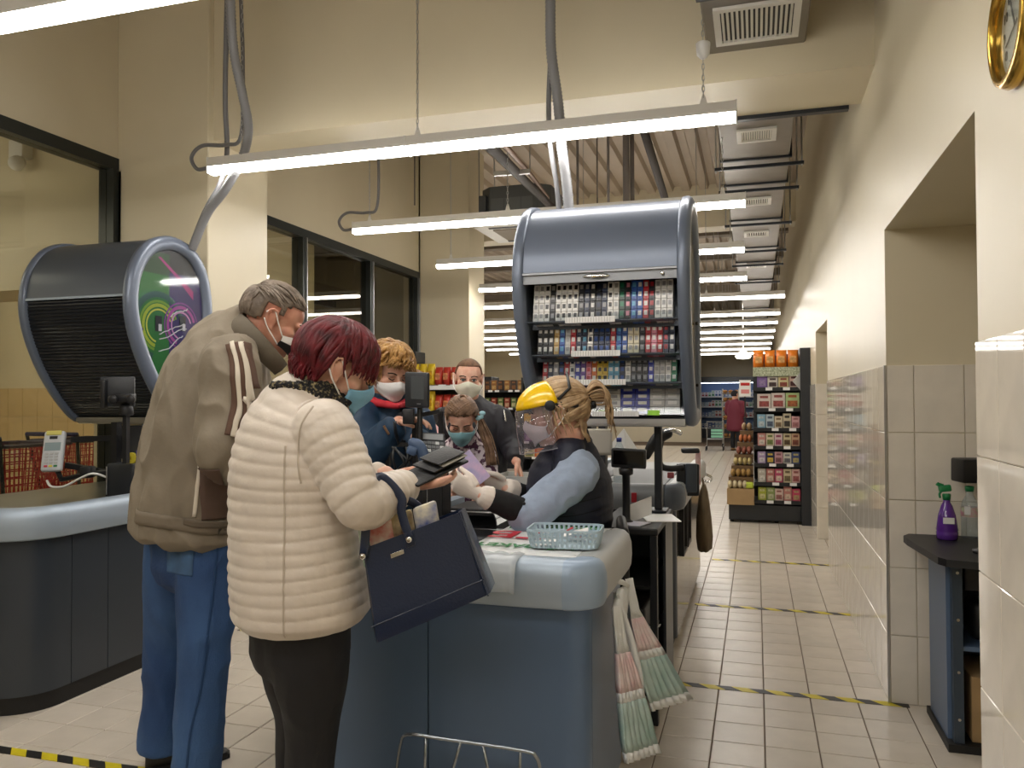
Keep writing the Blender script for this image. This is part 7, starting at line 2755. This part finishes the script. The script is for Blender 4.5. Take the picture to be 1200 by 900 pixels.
MB().tube([r[2] for r in rows], .0016, 5).build('visor_edge', glass_mat('shield_edge', 'C8C4CC', .1, 1, milk=.4), fs, True)

# bank notes and receipt held
bn = solo('bank_note', MB().robox(P(554, 549, 2.92), CR * .62 - CU * .78, CR * .6 + CU * .45 + CF * .35, CF, .062, .035, .0008, .0005), mat('note_lilac', 'D9B6D4', .6, var=.8, col2='8E9AC8', vscale=18), 'lilac bank notes held up by the cashier', 'bank note', tuple(P(554, 549, 2.92)))
solo('bank_note', MB().robox(P(545, 567, 2.83), CR * .5 - CU * .8, CR * .6 + CU * .4 + CF * .5, CF, .035, .01, .0008, .0005), mat('note_pink', 'E0C0CC', .6), 'folded pale pink note in the cashier nearer glove', 'bank note', tuple(P(545, 567, 2.83)))

# chair of the cashier
ch = thing('office_chair', 'black office chair under the cashier', 'chair', (hipc.x, hipc.y, 0))
sz = hipc.z - .15
MB().rbox(hipc.x - .2, hipc.x + .2, hipc.y - .19, hipc.y + .2, sz - .07, sz, .03, 3).build('seat', m_black, ch, 'auto')
bkx = hipc + -F * .19
MB().robox(Vector((bkx.x, bkx.y, sz + .17)), F, Rv, Z, .02, .17, .12, .02, 3).build('backrest', m_black, ch, 'auto')
MB().rbox(bkx.x - .02, bkx.x + .02, bkx.y - .03, bkx.y + .03, sz - .06, sz + .1, .005).build('back_bracket', m_black, ch)
MB().tube([(hipc.x, hipc.y, .1), (hipc.x, hipc.y, sz - .07)], .026, 12).build('gas_column', m_blackmetal, ch, True)
for k in range(5):
    a = 2 * math.pi * k / 5 + .3
    e_ = Vector((hipc.x + .24 * math.cos(a), hipc.y + .24 * math.sin(a), .07))
    MB().tube([(hipc.x, hipc.y, .12), e_], [.025, .016], 8).ell(e_ - Z * .038, .025, .025, .03).build('foot', m_black, ch, True)

# ------------------------------------------------------------------ woman with curly blond hair
F = horiz(-42)
Rv = F.cross(Z)
hipc = P(445, 640, 3.62)
b1p = person('person with curly blond hair in dark blue jacket behind the red haired customer', hipc)
sp = [hipc, P(447, 580, 3.6), P(450, 520, 3.58), P(452, 490, 3.57), P(455, 468, 3.56)]
h = Frame(P(457, 436, 3.5), CR * .5 - CU * .34 - CF * .75, CU * .96 + CR * .1)
h.s = .98
g = Vector((hipc.x, hipc.y, 0))
J = dict(R=Rv, spine=sp, jspine=[P(445, 625, 3.62), P(446, 590, 3.61), P(448, 550, 3.6), P(450, 520, 3.59), P(452, 495, 3.58), P(454, 477, 3.57), P(456, 462, 3.56)],
         armR=arm(P(423, 492, 3.45), P(432, 532, 3.32), P(468, 494, 3.28)), armL=arm(P(486, 492, 3.68), P(500, 540, 3.7), P(488, 512, 3.45)),
         legR=arm(hipc + Rv * .09, g + Rv * .08 + Z * .48, g + Rv * .08 + Z * .1), legL=arm(hipc - Rv * .09, g - Rv * .08 + Z * .48, g - Rv * .08 + Z * .1))
m_teal = mat('dark_blue_jacket', '1B3A56', .6, var=.1, vscale=10, bump=.1, bscale=50)
r4 = figure(b1p, J, h, m_skin_f, 'f', .0055,
            dict(m=m_teal, tr=[(.21, .17), (.215, .172), (.21, .165), (.205, .16), (.19, .14), (.14, .11), (.085, .085)], ar=[.075, .08, .075, .07, .06, .05], vox=.0075, smooth=3, fold=(.01, 8, (1, 1, .7)), cuff=.9),
            dict(m=mat('dark_trousers', '1C1C22', .8), r=[.09, .095, .085, .066, .06, .055], hip=(.17, .14), vox=.01),
            [dict(W=P(468, 494, 3.28), D=CR * .85 + CU * .1 - CF * .2, N=-CU, T=-CF, curl=.6, s=.92)])
for s in (1, -1):
    a = g + Rv * .08 * s
    shoe(b1p, a - F * .06, a + F * .18, m_black)
cb = MB()
for s in (1, -1):
    limb(cb, [P(455, 476, 3.5) + F * .1, P(454, 470, 3.55) + Rv * .085 * s + F * .03, P(454, 462, 3.58) + Rv * .075 * s - F * .06], [.012, .02, .018], Z, 14, 5)
fuse(cb, 'hood_lining', mat('red_lining', 'C52A38', .7), b1p, .006, 2, (.003, 20, (1, 1, 1)))
ribbon(r4['jbvh'], [P(462, 482, 3.3), P(466, 505, 3.3), P(470, 540, 3.3)], -CF, .012, 'zip', mat('zip_dark', '2A2E34', .4, .5), r4['jacket'], .002, .002, dist=.5)
ribbon(r4['jbvh'], [P(453, 498, 3.3), P(459, 508, 3.3)], -CF, .01, 'zip_pocket', mat('zip_brown', '8A6A50', .4, .4), r4['jacket'], .002, .002, dist=.5)
m_curl = hair_mat('honey_blond_hair', 'C49A5C', '84592C')
hb = MB()
rnd = random.Random(11)


def keep_b(d):
    return not (d.y > .25 and d.z < .35) and not (d.y > -.1 and d.z < -.35) and d.z > -.8


scalp(hb, h, keep_b, 1.08)
for i in range(260):
    a = Vector((rnd.uniform(-.3, .3), rnd.uniform(-.4, .4), 1))
    ang = rnd.uniform(0, 2 * math.pi)
    x, y = math.sin(ang), math.cos(ang)
    if y > .75:
        b_, ext = Vector((x, y, rnd.uniform(.3, .5))), [h.d(rnd.uniform(-.01, .01), .006, -.02)]
    elif y > .3:
        b_, ext = Vector((x * 1.2, y * .8, rnd.uniform(-.1, .3))), [h.d(x * .006, 0, -.03), h.d(x * .006, 0, -.06)]
    else:
        b_, ext = Vector((x, y, rnd.uniform(-.5, .1))), [h.d(x * .008, y * .008, -.025), h.d(x * .01, y * .01, -.055), h.d(0, 0, -.085)]
    lock(hb, h, a, b_, 1.08, 1.2, ext, rnd.uniform(.006, .010), 5, .06, .014, rnd, seg=9)
hb.build('hair', m_curl, b1p, True)
eyes(r4['body'], h, mat('brow_brown', '3A2620', .8), closed=True)
mask(b1p, h, mat('mask_white', 'E2E0E0', .75, bump=.25, bscale=30), m_strap_w)

# ------------------------------------------------------------------ tall man at the back
F = horiz(-72)
Rv = F.cross(Z)
hipc = P(553, 560, 4.9)
m2p = person('crop haired person in black bomber jacket and pale mask facing the camera', hipc)
sp = [hipc, P(553, 535, 4.88), P(553, 505, 4.86), P(552, 488, 4.84), P(550, 472, 4.82)]
h = Frame(P(549, 444, 4.76), -CF * .97 + CR * .05 - CU * .1, CU + CR * .04)
h.s = 1.03
g = Vector((hipc.x, hipc.y, 0))
J = dict(R=Rv, spine=sp, jspine=[P(554, 562, 4.9), P(554, 540, 4.89), P(554, 518, 4.88), P(553, 500, 4.86), P(552, 487, 4.85), P(551, 478, 4.84), P(550, 468, 4.83)],
         armL=arm(P(584, 491, 4.84), P(598, 520, 4.8), P(605, 541, 4.66)), armR=arm(P(521, 492, 4.9), P(512, 530, 4.9), P(520, 565, 4.75)),
         legR=arm(hipc + Rv * .1, g + Rv * .1 + Z * .5, g + Rv * .1 + Z * .1), legL=arm(hipc - Rv * .1, g - Rv * .1 + Z * .5, g - Rv * .1 + Z * .1))
r5 = figure(m2p, J, h, m_skin_f, 'm', .006,
            dict(m=mat('black_bomber', '1B1A22', .6, bump=.1, bscale=50), tr=[(.2, .15), (.21, .155), (.225, .16), (.225, .155), (.2, .13), (.15, .105), (.08, .08)], ar=[.075, .082, .075, .07, .06, .05], vox=.0085, smooth=3, fold=(.009, 9, (1, 1, .7)), cuff=.9),
            dict(m=mat('dark_trousers', '1C1C22', .8), r=[.09, .095, .085, .066, .06, .055], hip=(.17, .13), vox=.01),
            [dict(W=P(605, 541, 4.66), D=-CU * .8 + CR * .3 - CF * .3, N=-CR * .8 - CU * .3, T=-CF, curl=.6)], .062)
for s in (1, -1):
    a = g + Rv * .1 * s
    shoe(m2p, a - F * .06, a + F * .2, m_black)
ribbon(r5['jbvh'], [P(590, 483, 4.5), P(592, 497, 4.5)], -CF, .008, 'sleeve_zip', m_chrome, r5['jacket'], .002, .002, dist=.6)
nk = MB()
limb(nk, [P(550, 474, 4.83), P(550, 467, 4.82)], [(.085, .085), (.076, .076)], Rv, 24, 4, caps=(.1, .1))
fuse(nk, 'rib_collar', mat('rib_black', '121116', .85), m2p, .006, 1)
hb = MB()


def keep_m2(d):
    if d.y > .3 and d.z < .58:
        return False
    if abs(d.x) > .55 and d.z < .05 and d.y > -.35:
        return False
    return d.z > -.45


scalp(hb, h, keep_m2, .985, 60, 40)
hb.build('hair', hair_mat('cropped_brown_hair', '7A5A42', '523A2A', .7), m2p, True)
eyes(r5['body'], h, mat('brow_brown', '3A2620', .8), closed=False)
mask(m2p, h, mat('mask_cream', 'D8D6C4', .75, bump=.1, bscale=30), m_strap_w, wide=1.02)

# ------------------------------------------------------------------ girl in the patterned top
F = horiz(-75)
Rv = F.cross(Z)
hipc = P(545, 600, 4.3)
gp = person('girl with tied hair and blue mask in white and purple patterned top looking down', hipc)
sp = [hipc, P(545, 575, 4.28), P(545, 548, 4.26), P(545, 532, 4.25), P(544, 516, 4.22)]
h = Frame(P(541, 492, 4.12), -CF * .82 - CU * .48 + CR * .02, CU * .85 - CF * .5)
h.s = .95
g = Vector((hipc.x, hipc.y, 0))
J = dict(R=Rv, spine=sp, jspine=[P(545, 605, 4.3), P(545, 580, 4.29), P(545, 555, 4.27), P(545, 540, 4.26), P(544, 528, 4.24), P(544, 516, 4.21), P(543, 508, 4.19)],
         armL=arm(P(566, 533, 4.2), P(573, 562, 4.12), P(556, 578, 3.98)), armR=arm(P(523, 533, 4.22), P(517, 560, 4.15), P(530, 577, 4.0)),
         legR=arm(hipc + Rv * .075, g + Rv * .075 + Z * .42, g + Rv * .075 + Z * .1), legL=arm(hipc - Rv * .075, g - Rv * .075 + Z * .42, g - Rv * .075 + Z * .1))
m_pat = mat('floral_hoodie', 'D9CCD2', .8, var=1, col2='4A2440', vscale=38)
for nd in m_pat.node_tree.nodes:
    if nd.type == 'MAP_RANGE':
        nd.inputs[1].default_value = .48
        nd.inputs[2].default_value = .54
r6 = figure(gp, J, h, m_skin_f, 'f', .006,
            dict(m=m_pat, tr=[(.16, .13), (.16, .125), (.16, .12), (.15, .11), (.125, .095), (.085, .08), (.066, .066)], ar=[.058, .062, .058, .054, .05, .043], vox=.0075, smooth=3, fold=(.006, 10, (1, 1, .7)), cuff=.92),
            dict(m=mat('dark_trousers', '1C1C22', .8), r=[.075, .08, .07, .056, .05, .048], hip=(.14, .11), vox=.01),
            [dict(W=P(556, 578, 3.98), D=-CU * .5 - CF * .8, N=-CR, T=CU, curl=.5, s=.8), dict(W=P(530, 577, 4.0), D=-CU * .5 - CF * .8, N=CR, T=CU, curl=.5, s=.8)], .048)
for s in (1, -1):
    a = g + Rv * .075 * s
    shoe(gp, a - F * .05, a + F * .16, m_black)
hb = MB()


def keep_g(d):
    return not (d.y > .35 and d.z < .55 - .2 * abs(d.x)) and not (d.y > -.1 and d.z < -.1) and d.z > -.6


scalp(hb, h, keep_g, 1.03)
rnd = random.Random(21)
tie = Vector((-.75, -.6, .1))
for i in range(120):
    a = Vector((rnd.uniform(-.75, .75), .78, rnd.uniform(.5, .75)))
    if rnd.random() < .4:
        a = Vector((rnd.choice((-.85, .85)), rnd.uniform(.1, .5), rnd.uniform(.2, .6)))
    lock(hb, h, a, tie if rnd.random() < .6 else Vector((rnd.uniform(-.4, .8), -.9, rnd.uniform(-.4, .2))), 1.02, 1.06, None, rnd.uniform(.006, .009), 5, .03, .001, rnd, seg=6)
tp = E(h, tie, 1.1)
for i in range(36):
    o_ = Vector((rnd.gauss(0, .012), rnd.gauss(0, .012), 0))
    pts = smoothpath([tp, P(568, 508, 4.15) + o_, P(574, 525, 4.12) + o_, P(577, 545, 4.1) + o_ * 1.2], 4)
    hb.tube(pts, [.006 * (1 - .7 * q / len(pts)) for q in range(len(pts))], 5)
hb.build('hair', hair_mat('light_brown_hair', '94745A', '644834'), gp, True)
bw = MB()
bc_ = P(562, 487, 4.1)
bw.ell(bc_ + CR * .014 + CU * .012, .018, .012, .012, nu=10, nv=6).ell(bc_ - CR * .008 - CU * .012, .016, .012, .014, nu=10, nv=6).ell(bc_ + CR * .01 - CU * .006, .012, .01, .012, nu=10, nv=6)
bw.build('hair_bow', mat('pale_blue_bow', 'A8D4DE', .6), gp, True)
eyes(r6['body'], h, mat('brow_brown', '3A2620', .8), closed=True)
mask(gp, h, mat('mask_blue_pale', '86B4BE', .75, bump=.2, bscale=40), m_strap_w)

# ------------------------------------------------------------------ child mostly hidden by the customer display
F = horiz(-70)
Rv = F.cross(Z)
hipc = P(494, 600, 4.5)
kp = person('brown haired child in pink and red, mostly hidden behind the customer display', hipc)
sp = [hipc, P(494, 570, 4.5), P(492, 530, 4.5), P(490, 505, 4.5), P(488, 488, 4.5)]
h = Frame(P(483, 458, 4.47), -CF * .9 - CU * .3, CU - CF * .2)
h.s = .92
g = Vector((hipc.x, hipc.y, 0))
J = dict(R=Rv, spine=sp, jspine=[P(494, 605, 4.5), P(494, 580, 4.5), P(493, 550, 4.5), P(492, 520, 4.5), P(490, 502, 4.5), P(489, 490, 4.5)],
         armL=arm(P(508, 512, 4.45), P(512, 545, 4.42), P(505, 560, 4.3)), armR=arm(P(474, 512, 4.5), P(470, 545, 4.45), P(478, 560, 4.3)),
         legR=arm(hipc + Rv * .07, g + Rv * .07 + Z * .42, g + Rv * .07 + Z * .1), legL=arm(hipc - Rv * .07, g - Rv * .07 + Z * .42, g - Rv * .07 + Z * .1))
m_pk = mat('pink_stripes', 'D88A94', .8, var=1, col2='F0DCDC', vscale=22)
r7 = figure(kp, J, h, m_skin_f, 'f', .007,
            dict(m=m_pk, tr=[(.15, .12), (.15, .12), (.15, .115), (.14, .105), (.11, .085), (.065, .065)], ar=[.055, .058, .054, .05, .046, .04], vox=.01, smooth=3),
            dict(m=mat('dark_trousers', '1C1C22', .8), r=[.075, .08, .07, .056, .05, .048], hip=(.13, .1), vox=.012), [], .046)
for s in (1, -1):
    a = g + Rv * .07 * s
    shoe(kp, a - F * .05, a + F * .15, m_black)
hb = MB()
scalp(hb, h, keep_g, 1.04)
rnd = random.Random(2)
for i in range(80):
    a = Vector((rnd.uniform(-.3, .3), rnd.uniform(-.3, .3), 1))
    ang = rnd.uniform(0, 2 * math.pi)
    lock(hb, h, a, Vector((math.sin(ang), math.cos(ang), .45 if math.cos(ang) > .4 else -.2)), 1.03, 1.06, None, .008, 5, .03, 0, rnd, seg=5)
hb.build('hair', hair_mat('light_brown_hair', '94745A', '644834'), kp, True)
eyes(r7['body'], h, mat('brow_brown', '3A2620', .8), closed=True)

# ------------------------------------------------------------------ shopper far down the hall
F = horiz(60)
Rv = F.cross(Z)
ft = onZ(862, 528, 0.0)
hipc = ft + Z * .85
fp = person('distant shopper in a maroon coat beside a trolley far down the hall', hipc)
h = Frame(ft + Z * 1.47, F + CR * .3, Z)
sp = [hipc, ft + Z * 1.0, ft + Z * 1.15, ft + Z * 1.25, ft + Z * 1.33]
J = dict(R=Rv, spine=sp, jspine=[ft + Z * .55, ft + Z * .7, ft + Z * .9, ft + Z * 1.1, ft + Z * 1.24, ft + Z * 1.34],
         armR=arm(ft + Z * 1.24 + Rv * .2, ft + Z * 1.0 + Rv * .24, ft + Z * .9 + Rv * .2 + F * .2), armL=arm(ft + Z * 1.24 - Rv * .2, ft + Z * 1.0 - Rv * .24, ft + Z * .9 - Rv * .2 + F * .2),
         legR=arm(hipc + Rv * .09, ft + Rv * .08 + Z * .45, ft + Rv * .08 + Z * .1), legL=arm(hipc - Rv * .09, ft - Rv * .08 + Z * .45, ft - Rv * .08 + Z * .1))
figure(fp, J, h, m_skin_f, 'f', .012, dict(m=mat('maroon_coat', '6A1F33', .7), tr=[(.24, .2), (.24, .19), (.22, .17), (.21, .16), (.18, .13), (.09, .09)], ar=[.08, .085, .08, .07, .065, .05], vox=.015, smooth=2),
       dict(m=mat('dark_trousers', '1C1C22', .8), r=[.09, .095, .085, .066, .06, .055], hip=(.17, .13), vox=.015), [])
hb = MB()
scalp(hb, h, lambda d: not (d.y > .3 and d.z < .4) and d.z > -.6, 1.06, 24, 16)
hb.build('knit_hat', mat('dark_hat', '1E1A20', .9), fp, True)
for s in (1, -1):
    a = ft + Rv * .08 * s
    shoe(fp, a - F * .06, a + F * .18, mat('tan_boot', '8A6A44', .7))
